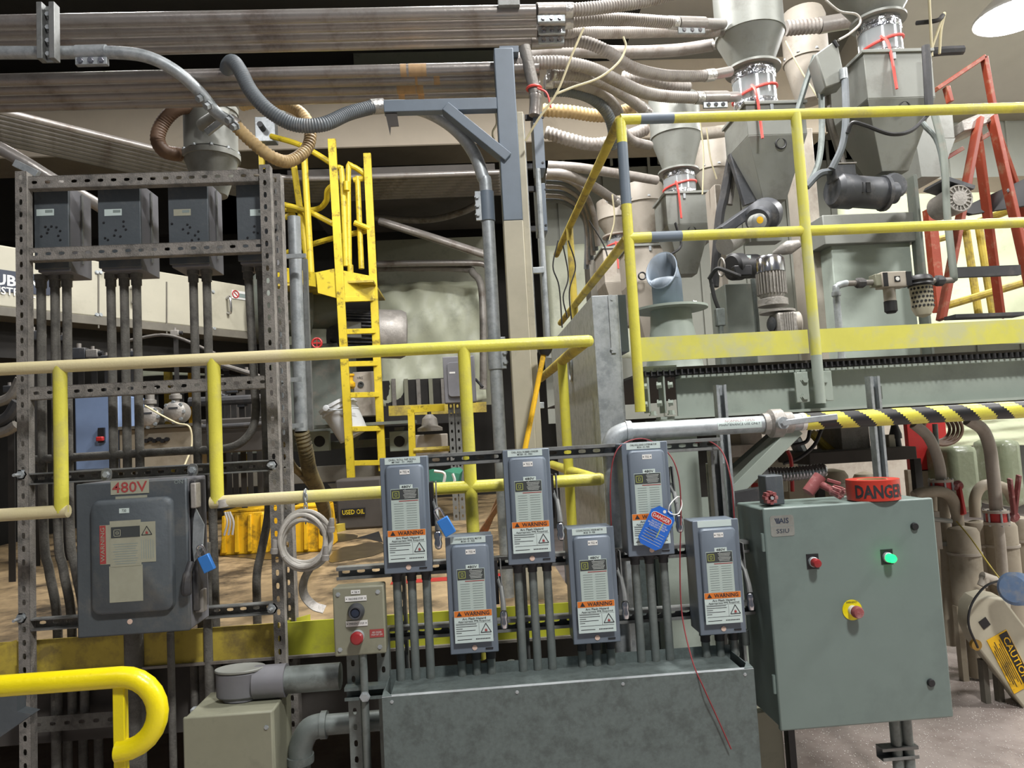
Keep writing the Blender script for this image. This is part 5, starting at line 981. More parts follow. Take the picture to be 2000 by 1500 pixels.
# pipes crossing under the deck, far centre
for i, (l, r_, lb) in enumerate((([(730, 516, 8.8), (830, 514, 8.8), (930, 514, 8.8), (952, 520, 8.8)], .04, 'dark pair of pipes crossing above the plastic sheet, upper'), ([(730, 524, 8.9), (900, 525, 8.9), (925, 535, 8.8), (940, 560, 8.7), (944, 640, 8.6), (944, 760, 8.6)], .045, 'pipe bending down at the right edge of the plastic sheet'), ([(742, 432, 8.0), (850, 466, 7.8), (948, 498, 7.6)], .045, 'straight grey pipe slanting under the dark deck'), ([(730, 425, 8.6), (830, 430, 8.5), (900, 415, 8.3), (940, 395, 8.2)], .04, 'curved dark pipe under the deck'))):
    G().tube(sp(px(l), 6), r_, 12).one('deck_pipe', 'steel' if i in (0, 2) else 'steel_dull', lb, 'pipe')
# ================= MEZZANINE =================
YM = 3.1; XM = P(1213, 250, YM).x; zR = 2.985; zM2 = P(1400, 458, YM).z; zD = P(1600, 702, 3.13).z
g = G().box((XM+.08, 3.14, zD-.012), (3.5, 5.7, zD)); g.box((XM+.08, 5.7, zD-.012), (2.0, 7.6, zD)); mez = struct(g, 'floor_mezzanine', 'deck_dark')
t = thing('grating_edge', 'row of dark bearing bar ends of the mezzanine floor grating', 'grating', (XM+.1, 3.13, zD-.035)); x = P(1258, 712, 3.13).x; bm_ = None; k = 0
while x < 3.3:
    if bm_ is None: bm_ = G().box((x, 3.125, zD-.036), (x+.0055, 3.30, zD-.0125)).done('bearing_bar', 'black_dusty', t); bx0 = x
    else: o = bm_.copy(); col.objects.link(o); o.parent = t; o.location = (x-bx0, 0, 0)
    x += .0275
G().box((P(1255, 700, 3.13).x, 3.145, zD-.035), (3.4, 3.15, zD-.013)).done('rear_strip', 'black', t)
ztb = P(1300, 704, 3.09).z; ztt = P(1300, 657, 3.09).z
t = thing('toe_board', 'pale yellow toe board along the front of the mezzanine', 'toe board', (1.8, 3.09, ztb)); a = P(1252, 690, 3.09).x; b = P(1581, 690, 3.09).x
G().box((a, 3.09, ztb), (b, 3.098, ztt)).done('board', 'yel_board', t); G().box((b+.025, 3.09, ztb), (3.4, 3.098, ztt)).done('board', 'yel_board', t)
# beam
zbt = zD-.038; zbb = P(1700, 792, 3.2).z
t = thing('mezzanine_beam', 'grey green channel beam carrying the front of the mezzanine', 'beam', (1.8, 3.2, zbb)); xa = P(1322, 740, 3.2).x
G().box((xa, 3.22, zbb), (3.5, 3.232, zbt)).done('web', 'grn', t); G().box((xa, 3.15, zbt-.012), (3.5, 3.232, zbt)).done('top_flange', 'grn', t); G().box((xa-.1, 3.15, zbb-.012), (3.5, 3.232, zbb)).done('bottom_flange', 'grn', t)
xq = P(1590, 750, 3.13).x
for s in (-1, 1): G().box((xq+s*.055-.03, 3.13, zbb+.03), (xq+s*.055+.03, 3.145, zbt-.015)).done('splice_plate', 'grn', t, .003)
for s in (-1, 1):
    for y in (742, 775): q = P(1590+s*19, y, 3.13); bolt(G(), q, (0, -1, 0), .014, .014).done('bolt', 'grn', t)
q = P(1748, 765, 3.21); G().box((q.x-.1, 3.212, q.z-.03), (q.x-.06, 3.22, q.z+.03)).done('web_plate', 'grn_dk', t)
t = thing('beam_end_clip', 'bolted clip angles at the left end of the mezzanine beam', 'bracket', P(1290, 810, 3.15)); 
for x0, x1 in ((1262, 1272), (1293, 1303)):
    a = P(x0, 720, 3.15); b = P(x1, 806, 3.15); G().box((a.x, 3.15, b.z), (b.x, 3.24, a.z)).done('clip_angle', 'grn', t, .002)
a = P(1258, 716, 3.14); b = P(1322, 724, 3.14); G().box((a.x, 3.14, b.z), (b.x, 3.24, a.z)).done('top_cleat', 'grn', t)
for x, y in ((1255, 755), (1256, 790), (1283, 753), (1284, 788), (1305, 752), (1306, 787), (1276, 812), (1312, 810)): bolt(G(), P(x, y, 3.14), (1 if y < 800 else 0, -.4 if y < 800 else 0, 0 if y < 800 else 1), .014, .02).done('bolt', 'grn', t)
# railing
t = thing('guard_rail', 'yellow guard rail with grey touched up patches on the mezzanine at right', 'railing', (XM, YM, zD))
r = .0235; x2 = P(1568, 400, YM).x; zf = P(1240, 805, YM).z
G().tube([(XM, YM, zR), (4.2, YM, zR)], r, 16).done('top_rail', 'yel', t); G().tube([(XM, YM, zM2), (4.2, YM, zM2)], r, 16).done('mid_rail', 'yel', t)
G().tube([(XM, YM, zf), (XM, YM, zR)], r, 16).done('post', 'yel', t); G().tube([(x2, YM-.005, zbb+.02), (x2, YM-.005, zR)], r, 16).done('post', 'yel_board', t)
G().tube([(XM-.004, YM, zR-.004), (XM-.004, 5.5, zR-.004)], r*.98, 14).done('return_top_rail', 'yel_old', t); G().tube([(XM-.004, YM, zM2), (XM-.004, 5.5, zM2)], r*.98, 14).done('return_mid_rail', 'yel_old', t)
G().tube([(XM-.004, 4.75, zD), (XM-.004, 4.75, zR)], r, 14).done('post', 'yel_old', t)
for p0, p1, z, rr in ((1250, 1315, zR, 1), (1271, 1331, zM2, 1)): G().tube([(P(p0, 230 if z == zR else 465, YM).x, YM, z), (P(p1, 230 if z == zR else 465, YM).x, YM, z)], r*1.012, 16).done('grey_patch', 'paint_blue', t)
G().tube([(XM, YM, P(1218, 400, YM).z), (XM, YM, P(1215, 280, YM).z)], r*1.012, 16).done('grey_patch', 'paint_blue', t)
G().tube([(x2, YM-.005, zbb+.02), (x2, YM-.005, ztb-.01)], r*1.012, 16).done('grey_patch', 'grn', t)
# column and braces under the beam
xa, xb = P(1290, 1000, 3.3).x, P(1368, 1000, 3.3).x
t = thing('support_column', 'grey green steel column under the mezzanine behind the danger tag', 'column', ((xa+xb)/2, 3.35, 0)); G().box((xa, 3.27, 0), (xb, 3.285, zbb-.012)).done('front_flange', 'grn', t); G().box(((xa+xb)/2-.006, 3.285, 0), ((xa+xb)/2+.006, 3.45, zbb-.012)).done('web', 'grn', t); G().box((xa, 3.45, 0), (xb, 3.465, zbb-.012)).done('rear_flange', 'grn', t)
a = P(1232, 1100, 3.5).x; b = P(1300, 1100, 3.5).x; G().box((a, 3.5, 0), (b, 3.54, P(1260, 880, 3.5).z)).one('steel_plate', 'galv_grey', 'weathered steel plate left of the support column', 'plate')
a = P(1380, 1150, 3.4); G().box((a.x, 3.42, 0), (P(1452, 1100, 3.42).x, 3.44, P(1400, 970, 3.42).z)).one('steel_plate', 'grn', 'grey green plate right of the support column', 'plate')
G().bar(P(1425, 965, 3.3), P(1552, 838, 3.3), .06, .08, UY).one('diagonal_brace', 'grn', 'grey green diagonal brace under the striped pipe, nearer', 'brace', bev=.003)
G().bar(P(1395, 958, 3.45), P(1520, 848, 3.45), .06, .07, UY).one('diagonal_brace', 'grn_dk', 'darker diagonal brace under the striped pipe, farther', 'brace', bev=.003)
G().bar(P(1395, 982, 3.2), P(1500, 962, 3.2), .06, .06).one('horizontal_brace', 'black_dusty', 'dark slotted bar left of the valve on the cabinet', 'brace')
# galvanised duct
xa, xb = P(1157, 600, 3.22).x, P(1208, 600, 3.22).x; zt = P(1180, 577, 3.22).z
t = thing('cable_duct', 'tall galvanised sheet metal duct beside the mezzanine post', 'duct', ((xa+xb)/2, 3.7, 0)); G().box((xa, 3.22, 0), (xb, 4.9, zt)).done('duct_body', 'galv', t, .002)
G().box((P(1190, 600, 3.2).x, 3.212, P(1195, 690, 3.22).z), (P(1199, 600, 3.2).x, 3.22, zt)).done('seam_strip', 'galv', t); G().box((xb, 3.225, P(1195, 688, 3.22).z), (P(1224, 600, 3.22).x, 3.5, zt)).done('side_panel', 'paint_blue', t)
for y in (585, 682): q = P(1195, y, 3.212); bolt(G(), q, (0, -1, 0), .006, .004).done('screw', 'galv', t)
q = P(1099, 745, 4.0); pts = ring(V((xa-.004, 4.0, 1.95)), UY, UZ, .05, .07, 14); G().tube(pts+[pts[0]], .008, 6).done('side_handle', 'galv', t)
# striped pipe with valve
Yp = 2.62; rp = .0315; q = P(1350, 836, Yp); z = q.z; xe = P(1190, 840, Yp).x
t = thing('striped_pipe', 'grey supply pipe with lever valve and black and yellow striped far end', 'pipe', (xe, Yp, z-.06)); xs = P(1568, 820, Yp).x
G().tube([(xe+.06, Yp, z), (xs, Yp, z)], rp, 20).done('grey_run', 'galv', t)
G().tube(sp([(xe, Yp, z-.075), (xe, Yp, z-.06), (xe+.02, Yp, z-.018), (xe+.062, Yp, z), (xe+.075, Yp, z)], 5), rp*1.15, 20).done('elbow', 'galv', t)
G().lathe((xe, Yp, z-.085), UZ, [(rp*1.3, 0), (rp*1.3, .018)], 20).done('elbow_collar', 'galv', t); G().lathe((xe+.06, Yp, z), UX, [(rp*1.28, 0), (rp*1.28, .02)], 20).done('elbow_collar', 'galv', t)
G().tube([(xe, Yp, .5), (xe, Yp, z-.08)], rp, 16).done('down_leg', 'galv', t)
n = 24; L = 2.3-xs; N = 120; pitch = .135; vs = []; f1 = []; f2 = []
for i in range(N+1):
    for j in range(n): a = 2*math.pi*j/n; vs.append((xs+L*i/N, Yp+rp*1.02*math.sin(a), z+rp*1.02*math.cos(a)))
for i in range(N):
    for j in range(n):
        s = ((xs+L*(i+.5)/N)-(.55*rp*3*math.sin(2*math.pi*(j+.5)/n/1.0-0) if 0 else 0))/pitch
        a = 2*math.pi*((j+.5)/n); h = -math.cos(a)*rp*1.15
        ((f1 if (((xs+L*(i+.5)/N)-h)/pitch) % 1 < .5 else f2)).append((i*n+j, i*n+(j+1) % n, (i+1)*n+(j+1) % n, (i+1)*n+j))
G().add(vs, f1).done('yellow_stripes', 'yel', t, fix=False); G().add(vs, f2).done('black_stripes', 'black', t, fix=False)
q = P(1445, 831, Yp-rp); lb = [V((P(1402, 830, Yp-rp).x, 0, 0)), V((P(1488, 830, Yp-rp).x, 0, 0))]
lp = G(); vs = []; 
for i in range(7): a = math.radians(-62+i*14); vs += [(lb[0].x, Yp-(rp+.0006)*math.cos(a), z-(rp+.0006)*math.sin(a)), (lb[1].x, Yp-(rp+.0006)*math.cos(a), z-(rp+.0006)*math.sin(a))]
lo = lp.add(vs, [(i*2, i*2+1, i*2+3, i*2+2) for i in range(6)]).done('pipe_label', 'paper', t, fix=False)
for s_, dz, m_, w_ in (('NORMALLY OPEN', .010, 'print_red', .11), ('MAINTENANCE USE ONLY', -.003, 'print', .155)):
    o = text(s_, ((lb[0].x+lb[1].x)/2, Yp-rp-.0015, z+.008+dz), w_, .0085, m_, lo)
q = P(1521, 820, Yp-rp)
vb = G().lathe((q.x-.05, Yp, z), UX, [(rp*1.25, 0), (rp*1.3, .02), (rp*1.7, .03), (rp*1.7, .07), (rp*1.3, .08), (rp*1.25, .11)], 18).done('valve_body', 'motor_grey', t)
G().cyl((q.x, Yp-rp*1.5, z), (q.x, Yp-rp*2.3, z), .022, 16).done('valve_hub', 'galv', t); G().bar((q.x-.01, Yp-rp*2.2, z), (P(1636, 815, Yp-.07).x, Yp-rp*2.2, z+.012), .008, .022).done('lever', 'galv', t, .003); bolt(G(), (q.x, Yp-rp*2.3, z), (0, -1, 0), .011, .01).done('hub_nut', 'galv', t)
G().tube([(xs-.012, Yp, z), (xs+.004, Yp, z)], rp*1.06, 20).done('white_band', 'white', t)
# ================= HOPPERS =================
def feeder(cx, y_, Y, R, marks, mt, lab, bw=.34, red=True, lid='hopper', rf=.56, bo=0):
    """marks: pixel rows: drum bottom, cone bottom, sleeve bottom, box bottom, pyramid bottom"""
    yd, yc, ys, yb, yp_ = marks; c = P(cx, y_, Y); X = c.x; zz = lambda y: P(cx, y, Y).z
    t = thing('hopper', lab, 'hopper', (X, Y, zz(yp_)))
    zt_ = zz(y_)
    G().lathe((X, Y, zz(yd)), UZ, [(R, 0), (R, zt_-zz(yd))], 36).done('drum', mt, t)
    r2 = R*rf
    G().lathe((X, Y, zz(yc)), UZ, [(r2, 0), (R, zz(yd)-zz(yc)-.01), (R*1.03, zz(yd)-zz(yc)-.01), (R*1.03, zz(yd)-zz(yc)+.012)], 36).done('cone', mt, t)
    G().lathe((X, Y, zz(yc)-.008), UZ, [(r2*1.45, 0), (r2*1.45, .014)], 36).done('flange', mt, t)
    sl = G().lathe((X, Y, zz(ys)), UZ, [(r2*1.12, 0), (r2*1.12, zz(yc)-zz(ys)-.008)], 32).done('sleeve', 'sleeve', t)
    h = zz(yc)-zz(ys)
    G().lathe((X, Y, zz(ys)), UZ, [(r2*1.13, h*.72), (r2*1.14, h*.74), (r2*1.14, h*.93), (r2*1.13, h*.94)], 32, cap=0).done('foil_tape', 'foil', sl); G().lathe((X, Y, zz(ys)), UZ, [(r2*1.13, 0), (r2*1.145, .01), (r2*1.145, h*.2), (r2*1.13, h*.22)], 32, cap=0).done('foil_tape', 'foil', sl)
    if red:
        pts = [V((X+r2*1.15*math.cos(a), Y+r2*1.15*math.sin(a), zz(ys)+h*(.45+.12*math.cos(a)))) for a in [i*math.pi/14 for i in range(29)]]; G().tube(pts, .009, 6).done('red_tape', 'red_tape', sl)
        q = V((X-r2*.6, Y-r2*1.1, zz(ys)+h*.45)); G().tube(sp([q, q+V((-.01, -.08, -.1)), q+V((-.015, -.12, -h*.7-.18))], 4), .008, 5).done('tape_tail', 'red_tape', sl)
    # box
    X += bo; x0, x1 = X-bw/2, X+bw/2; y0, y1 = Y-bw*.5, Y+bw*.5; zb, zt2, zp = zz(yb), zz(ys), zz(yp_)
    G().box((x0, y0, zb), (x1, y1, zt2-.01)).done('box', mt, t, .003); G().box((x0-.012, y0-.012, zt2-.02), (x1+.012, y1+.012, zt2)).done('lid', lid, t, .003)
    k = .2
    G().loft([[V((x0, y0, zb)), V((x1, y0, zb)), V((x1, y1, zb)), V((x0, y1, zb))], [V((X-bw*k, Y-bw*k, zp)), V((X+bw*k, Y-bw*k, zp)), V((X+bw*k, Y+bw*k, zp)), V((X-bw*k, Y+bw*k, zp))]]).done('pyramid', mt, t, .003)
    pts = ring((X+.02, y0-.004+.02, zb-.05), UX, UZ, .03, .03, 20); G().tube([p+UY*(-.004) for p in pts+[pts[0]]], .006, 6).done('sight_ring', 'rubber', t)
    G().box((X-.035, y0-.01, zt2-.06), (X-.015, y0, zt2-.015)).done('latch', 'galv', t, .002)
    return t, X
h1, X1 = feeder(1454, -60, 4.2, .205, (72, 138, 225, 288, 400), 'hopper', 'front grey hopper with foil sleeve, red ribbon and square bin', .36, bo=.04)
h2, X2 = feeder(1700, -110, 4.0, .25, (-30, 44, 132, 222, 345), 'hopper', 'right grey hopper with clear sleeve and square bin beside the switch box', .40, rf=.43, bo=-.03)
h3, X3 = feeder(1315, 195, 5.5, .20, (268, 337, 388, 450, 540), 'hopper', 'third grey hopper with foil sleeve, further back at left', .34)
h4, X4 = feeder(1205, 395, 6.7, .20, (430, 462, 492, 560, 640), 'hopper_beige', 'farthest beige hopper behind the left mezzanine post', .42)
h5, X5 = feeder(1262, 470, 6.0, .13, (475, 482, 488, 560, 680), 'hopper_beige', 'pinkish beige bin with round gauge behind the grey hood', .40, red=False)
c = P(1253, 540, 5.77); pts = ring(c-UY*.02, UX, UZ, .03, .03, 20); g = G().tube(pts+[pts[0]], .007, 6); g.one('round_gauge', 'black', 'small round black ringed gauge on the pinkish bin', 'gauge')
for i, (x, y, Y, R, yd, yc, lb) in enumerate(((1568, 38, 5.4, .17, 120, 200, 'tall beige receiver behind the front hopper'), (1388, 280, 6.2, .16, 335, 375, 'small beige receiver behind the third hopper'), (1255, 375, 6.3, .2, 400, 470, 'tilted pale round hood behind the left mezzanine post'))):
    c = P(x, y, Y); z0_, z1_ = P(x, yc, Y).z, P(x, yd, Y).z
    t = thing('vacuum_receiver', lb, 'hopper', (c.x, Y, z0_))
    G().lathe((c.x, Y, z1_), UZ, [(R, 0), (R, c.z-z1_), (R*.9, c.z-z1_+.05), (.03, c.z-z1_+.09)], 30).done('drum', 'hopper_beige', t); G().lathe((c.x, Y, z0_), UZ, [(R*.6, 0), (R, z1_-z0_-.01), (R*1.06, z1_-z0_-.01), (R*1.06, z1_-z0_+.02)], 30).done('cone', 'hopper_beige', t)
    for k in range(8): a = k*.785; bolt(G(), (c.x+R*1.02*math.cos(a), Y+R*1.02*math.sin(a), z1_+.01), UZ, .012, .015).done('rim_bolt', 'galv', t)
# extra bodies behind: posts and bins
for i, (x0, x1, y0, y1, Y, d, mt, lb) in enumerate(((1566, 1622, 250, 660, 4.75, .3, 'hopper_beige', 'tall tan post behind the second railing post'), (1622, 1795, 470, 655, 4.6, .3, 'grn', 'grey green feeder base behind the filter regulator'), (1606, 1800, 420, 470, 4.55, .3, 'hopper', 'grey feeder ledge above the grey green base'), (1785, 1822, 340, 650, 4.5, .1, 'grn_dk', 'dark upright at the right of the feeder base'), (1415, 1478, 555, 665, 4.7, .3, 'grn_dk', 'grey green feeder base behind the silver gearmotor'), (1395, 1432, 360, 665, 4.8, .2, 'hopper_beige', 'beige upright between the two hoppers'), (1788, 1866, 205, 270, 4.6, .3, 'hopper', 'grey bin side right of the right hopper'), (1300, 1390, 395, 470, 5.9, .3, 'hopper', 'grey bin behind the third hopper'), (1150, 1215, 500, 700, 6.9, .3, 'machine_dark', 'dark upright behind the stair side hoppers'))):
    a = P(x0, y0, Y); b = P(x1, y1, Y); zl_ = b.z if y1 not in (650, 655, 660, 665, 700) else zD
    G().box((a.x, Y, zl_), (b.x, Y+d, a.z)).one('feeder_stand', mt, lb, 'machine frame', bev=.006)
G().ext([P(1788, 270, 4.6), P(1866, 270, 4.6), P(1838, 345, 4.6), P(1800, 345, 4.6)], (0, .3, 0)).one('bin_cone', 'hopper', 'sloped lower half of the grey bin right of the right hopper', 'hopper')
a = P(1222, 478, 5.9); b = P(1282, 500, 5.9); G().box((a.x, 5.9, b.z), (b.x, 6.0, a.z)).one('cream_tray', 'column_beige', 'cream tray with black scribble under the mid rail', 'tray', bev=.004)
# grey hood with flange
c = P(1310, 610, 3.75); t = thing('vent_hood', 'grey elbow vent hood on a wide flange behind the toe board', 'vent', (c.x, c.y, zD)); r_ = mm(30, 3.75); zfl = P(1320, 606, 3.75).z
G().lathe((c.x, c.y, zD), UZ, [(mm(64, 3.75), 0), (mm(58, 3.75), .02), (mm(42, 3.75), (zfl-zD)*.75), (mm(40, 3.75), zfl-zD)], 32).done('cone_base', 'grn', t); G().lathe((c.x, c.y, zfl), UZ, [(mm(73, 3.75), 0), (mm(73, 3.75), .012)], 40).done('flange', 'grn', t)
zk = P(1305, 540, 3.75).z
rings = [ring((c.x-.01, c.y, zfl+.012), UX, UY, r_, r_, 28), ring((c.x-.012, c.y, zk-.02), UX, UY, r_, r_, 28)]
m2 = []
for p in rings[1]: k = (p.x-(c.x-.012))/r_; m2.append(V((p.x-.03+(.0 if k > 0 else .0), p.y-.03, zk+.03+.05*k+.10*((p.y-c.y)/r_))))
g = G().loft(rings+[m2], cap=0); o = g.done('elbow', 'paint_blue', t); so = o.modifiers.new('thick', 'SOLIDIFY'); so.thickness = .004
G().tube(m2+[m2[0]], .004, 6).done('rim', 'paint_blue', t); bolt(G(), P(1353, 592, 3.68), UX, .012, .02).done('side_knob', 'white', t)
# ---- motors
def motor(o, ax, R, L, mt, name, lab, fins=24, jb=None, finmt=None):
    o = V(o); ax = V(ax).normalized(); u, v, w = frame(ax); t = thing(name, lab, 'motor', o-UZ*R)
    G().lathe(o, ax, [(R*.3, -L*.12), (R*.8, -L*.05), (R*.9, 0), (R*.9, L*.62), (R, L*.62), (R, L*.92), (R*.8, L), (R*.1, L*1.01)], 28).done('casing', mt, t)
    for i in range(fins): a = 2*math.pi*i/fins; k = u*math.cos(a)+v*math.sin(a); G().ob(o+ax*L*.31+k*R*.94, ax*L*.29, k*R*.06, ax.cross(k)*R*.03).done('fin', finmt or mt, t)
    if jb is not None: c = o+ax*L*.4+V(jb)*R*1.2; G().ob(c, ax*R*.55, V(jb)*R*.3, ax.cross(V(jb))*R*.5).done('terminal_box', mt, t, .004)
    return t
o = P(1720, 378, 3.85); t = motor(o, P(1605, 370, 3.8)-o, mm(36, 3.85), mm(112, 3.85), 'motor_dark', 'feeder_motor', 'dark grey feeder motor under the right hopper', 0, None)
a = P(1643, 342, 3.8); G().box(a+V((-.06, -.05, -.04)), a+V((.06, .05, .045))).done('terminal_box', 'motor_dark', t, .006); G().box(a+V((-.065, -.055, .045)), a+V((.065, .055, .053))).done('terminal_lid', 'motor_grey', t, .002)
for k in range(3): G().ob(P(1668+k*14, 366, 3.74), UX*.012, UZ*.028, UY*.004).done('vent_slot', 'black', t)
G().lathe(P(1722, 378, 3.85), UX, [(.10, 0), (.10, .02), (.06, .03), (.06, .08)], 20).done('mount_flange', 'motor_dark', t)
o = P(1748, 362, 3.9); G().lathe(o, (0, -1, 0), [(.07, -.1), (.075, 0), (.06, .02), (.03, .02), (.03, .03), (.004, .03)], 20).one('gear_unit', 'motor_dark', 'small dark gear unit at the outlet of the right hopper', 'gearbox')
o = P(1873, 388, 4.2); t = thing('fan_motor', 'motor seen end on with spoked fan grille beside the orange ladder', 'motor', o-UZ*.09); R = mm(29, 4.2)
G().lathe(o+UY*.2, (0, -1, 0), [(R*.9, 0), (R, .12), (R, .19), (R*.9, .2), (R*.55, .2), (R*.55, .21), (.01, .212)], 28).done('casing', 'motor_grey', t)
for k in range(16): a = k*math.pi/8; q = V((math.cos(a), 0, math.sin(a))); G().ob(o+q*R*.74-UY*.004, q*R*.17, UY*.004, q.cross(UY)*.004).done('grille_spoke', 'motor_grey', t)
pts = ring(o-UY*.004, UX, UZ, R*.93, R*.93, 28); G().tube(pts+[pts[0]], .006, 6).done('grille_ring', 'motor_grey', t); G().ext([P(1850, 344, 4.2), P(1905, 362, 4.2), P(1903, 369, 4.2), P(1846, 351, 4.2)], (0, .22, 0)).done('top_hood', 'motor_dark', t)
# silver vertical gearmotor
c = P(1508, 575, 3.75); t = thing('gearmotor', 'silver finned vertical gearmotor on a worm gearbox', 'motor', (c.x, c.y, zD)); Z_ = lambda y: P(1508, y, 3.75).z; R = mm(29, 3.75)
G().lathe((c.x, c.y, Z_(533)), UZ, [(R, 0), (R, Z_(508)-Z_(533)), (R*.85, Z_(502)-Z_(533)), (R*.1, Z_(500)-Z_(533))], 32).done('fan_cowl', 'chrome', t)
G().lathe((c.x, c.y, Z_(578)), UZ, [(R*.7, -.02), (R*.85, 0), (R*.85, Z_(533)-Z_(578))], 28).done('barrel', 'motor_grey', t)
for k in range(28): a = k*2*math.pi/28; q = V((math.cos(a), math.sin(a), 0)); G().ob((c.x, c.y, (Z_(533)+Z_(577))/2)+q*R*.92 if 0 else V((c.x, c.y, (Z_(533)+Z_(577))/2))+q*R*.92, q*R*.09, UZ*(Z_(535)-Z_(576))/2, q.cross(UZ)*.003).done('fin', 'motor_grey', t)
G().lathe((c.x, c.y, Z_(598)), UZ, [(R*1.02, 0), (R*1.02, .035), (R*.7, .045), (R*.7, .06)], 28).done('flange', 'motor_grey', t); G().lathe((c.x+.02, c.y, Z_(612)), UZ, [(R*1.2, 0), (R*1.2, .012)], 28).done('base_flange', 'motor_grey', t)
q = P(1530, 632, 3.72); G().ob(q, UX*.055, UY*.06, UZ*.055).done('worm_box', 'motor_grey', t, .012)
for k in range(5): G().ob(q+V((-.02+.012*k, -.062, 0)), UX*.002, UY*.004, UZ*.05).done('box_fin', 'motor_grey', t)
G().lathe(q+UX*.05, (1, -.2, 0), [(.05, 0), (.06, .01), (.06, .035), (.05, .042), (.01, .044)], 24).done('end_cover', 'hopper_beige', t); G().lathe(q-UX*.05, (-1, -.2, 0), [(.035, 0), (.04, .02), (.01, .03)], 16).done('shaft_cover', 'motor_dark', t)
# small dark motor
o = P(1475, 520, 4.0); t = motor(o, P(1410, 522, 3.9)-o, mm(27, 4.0), mm(66, 4.0), 'black', 'feeder_motor', 'small black motor with round grille left of the silver gearmotor', 0)
pts = ring(P(1409, 522, 3.88), UY, UZ, .05, .05, 20); G().tube(pts+[pts[0]], .005, 6).done('grille_ring', 'motor_grey', t); G().ob(P(1453, 508, 3.91), UX*.04, UZ*.025, UY*.004).done('rating_label', 'paper', t); G().ob(P(1460, 512, 3.905), UX*.014, UZ*.02, UY*.004).done('orange_label', 'sticker_tan', t); G().ob(P(1448, 530, 3.9), UX*.05, UZ*.03, UY*.03).done('terminal_box', 'black', t, .006)
# gearbox cluster under front hopper
t = thing('screw_feeder', 'grey screw feeder gearbox under the front hopper', 'gearbox', P(1470, 470, 4.05)); o = P(1500, 415, 4.15); d_ = P(1455, 450, 3.85)-o
G().lathe(o, d_, [(.09, 0), (.1, .05), (.1, .12), (.07, .15), (.07, .22)], 24).done('gear_case', 'motor_dark', t); G().lathe(P(1480, 433, 3.9), (0, -1, -.2), [(.045, -.04), (.045, .02), (.03, .03), (.004, .03)], 18).done('shaft_cap', 'hopper', t); G().lathe(P(1480, 433, 3.9)-UY*.032, (0, -1, -.2), [(.02, 0), (.004, .002)], 16).done('yellow_dot', 'yel_bin', t)
G().bar(P(1405, 455, 4.1), P(1475, 405, 4.2), .08, .06).done('side_arm', 'motor_dark', t, .006); G().bar(P(1460, 468, 4.1), P(1520, 466, 4.1), .1, .05).done('base_plate', 'hopper', t); G().cyl(P(1415, 480, 4.0), P(1440, 465, 4.1), .055, 16).done('end_bell', 'motor_grey', t)
G().ext([P(1455, 400, 4.2), P(1425, 300, 4.3), P(1450, 300, 4.3), P(1500, 385, 4.2)], (0, .04, 0)).done('chute_side', 'motor_dark', t)
# pneumatic fitting
G().lathe(P(1510, 495, 3.9), P(1555, 478, 3.85)-P(1510, 495, 3.9), [(.01, 0), (.03, .05), (.04, .09), (.03, .12), (.02, .15)], 14).one('air_fitting', 'motor_grey', 'pale grey air fitting above the silver gearmotor', 'fitting')
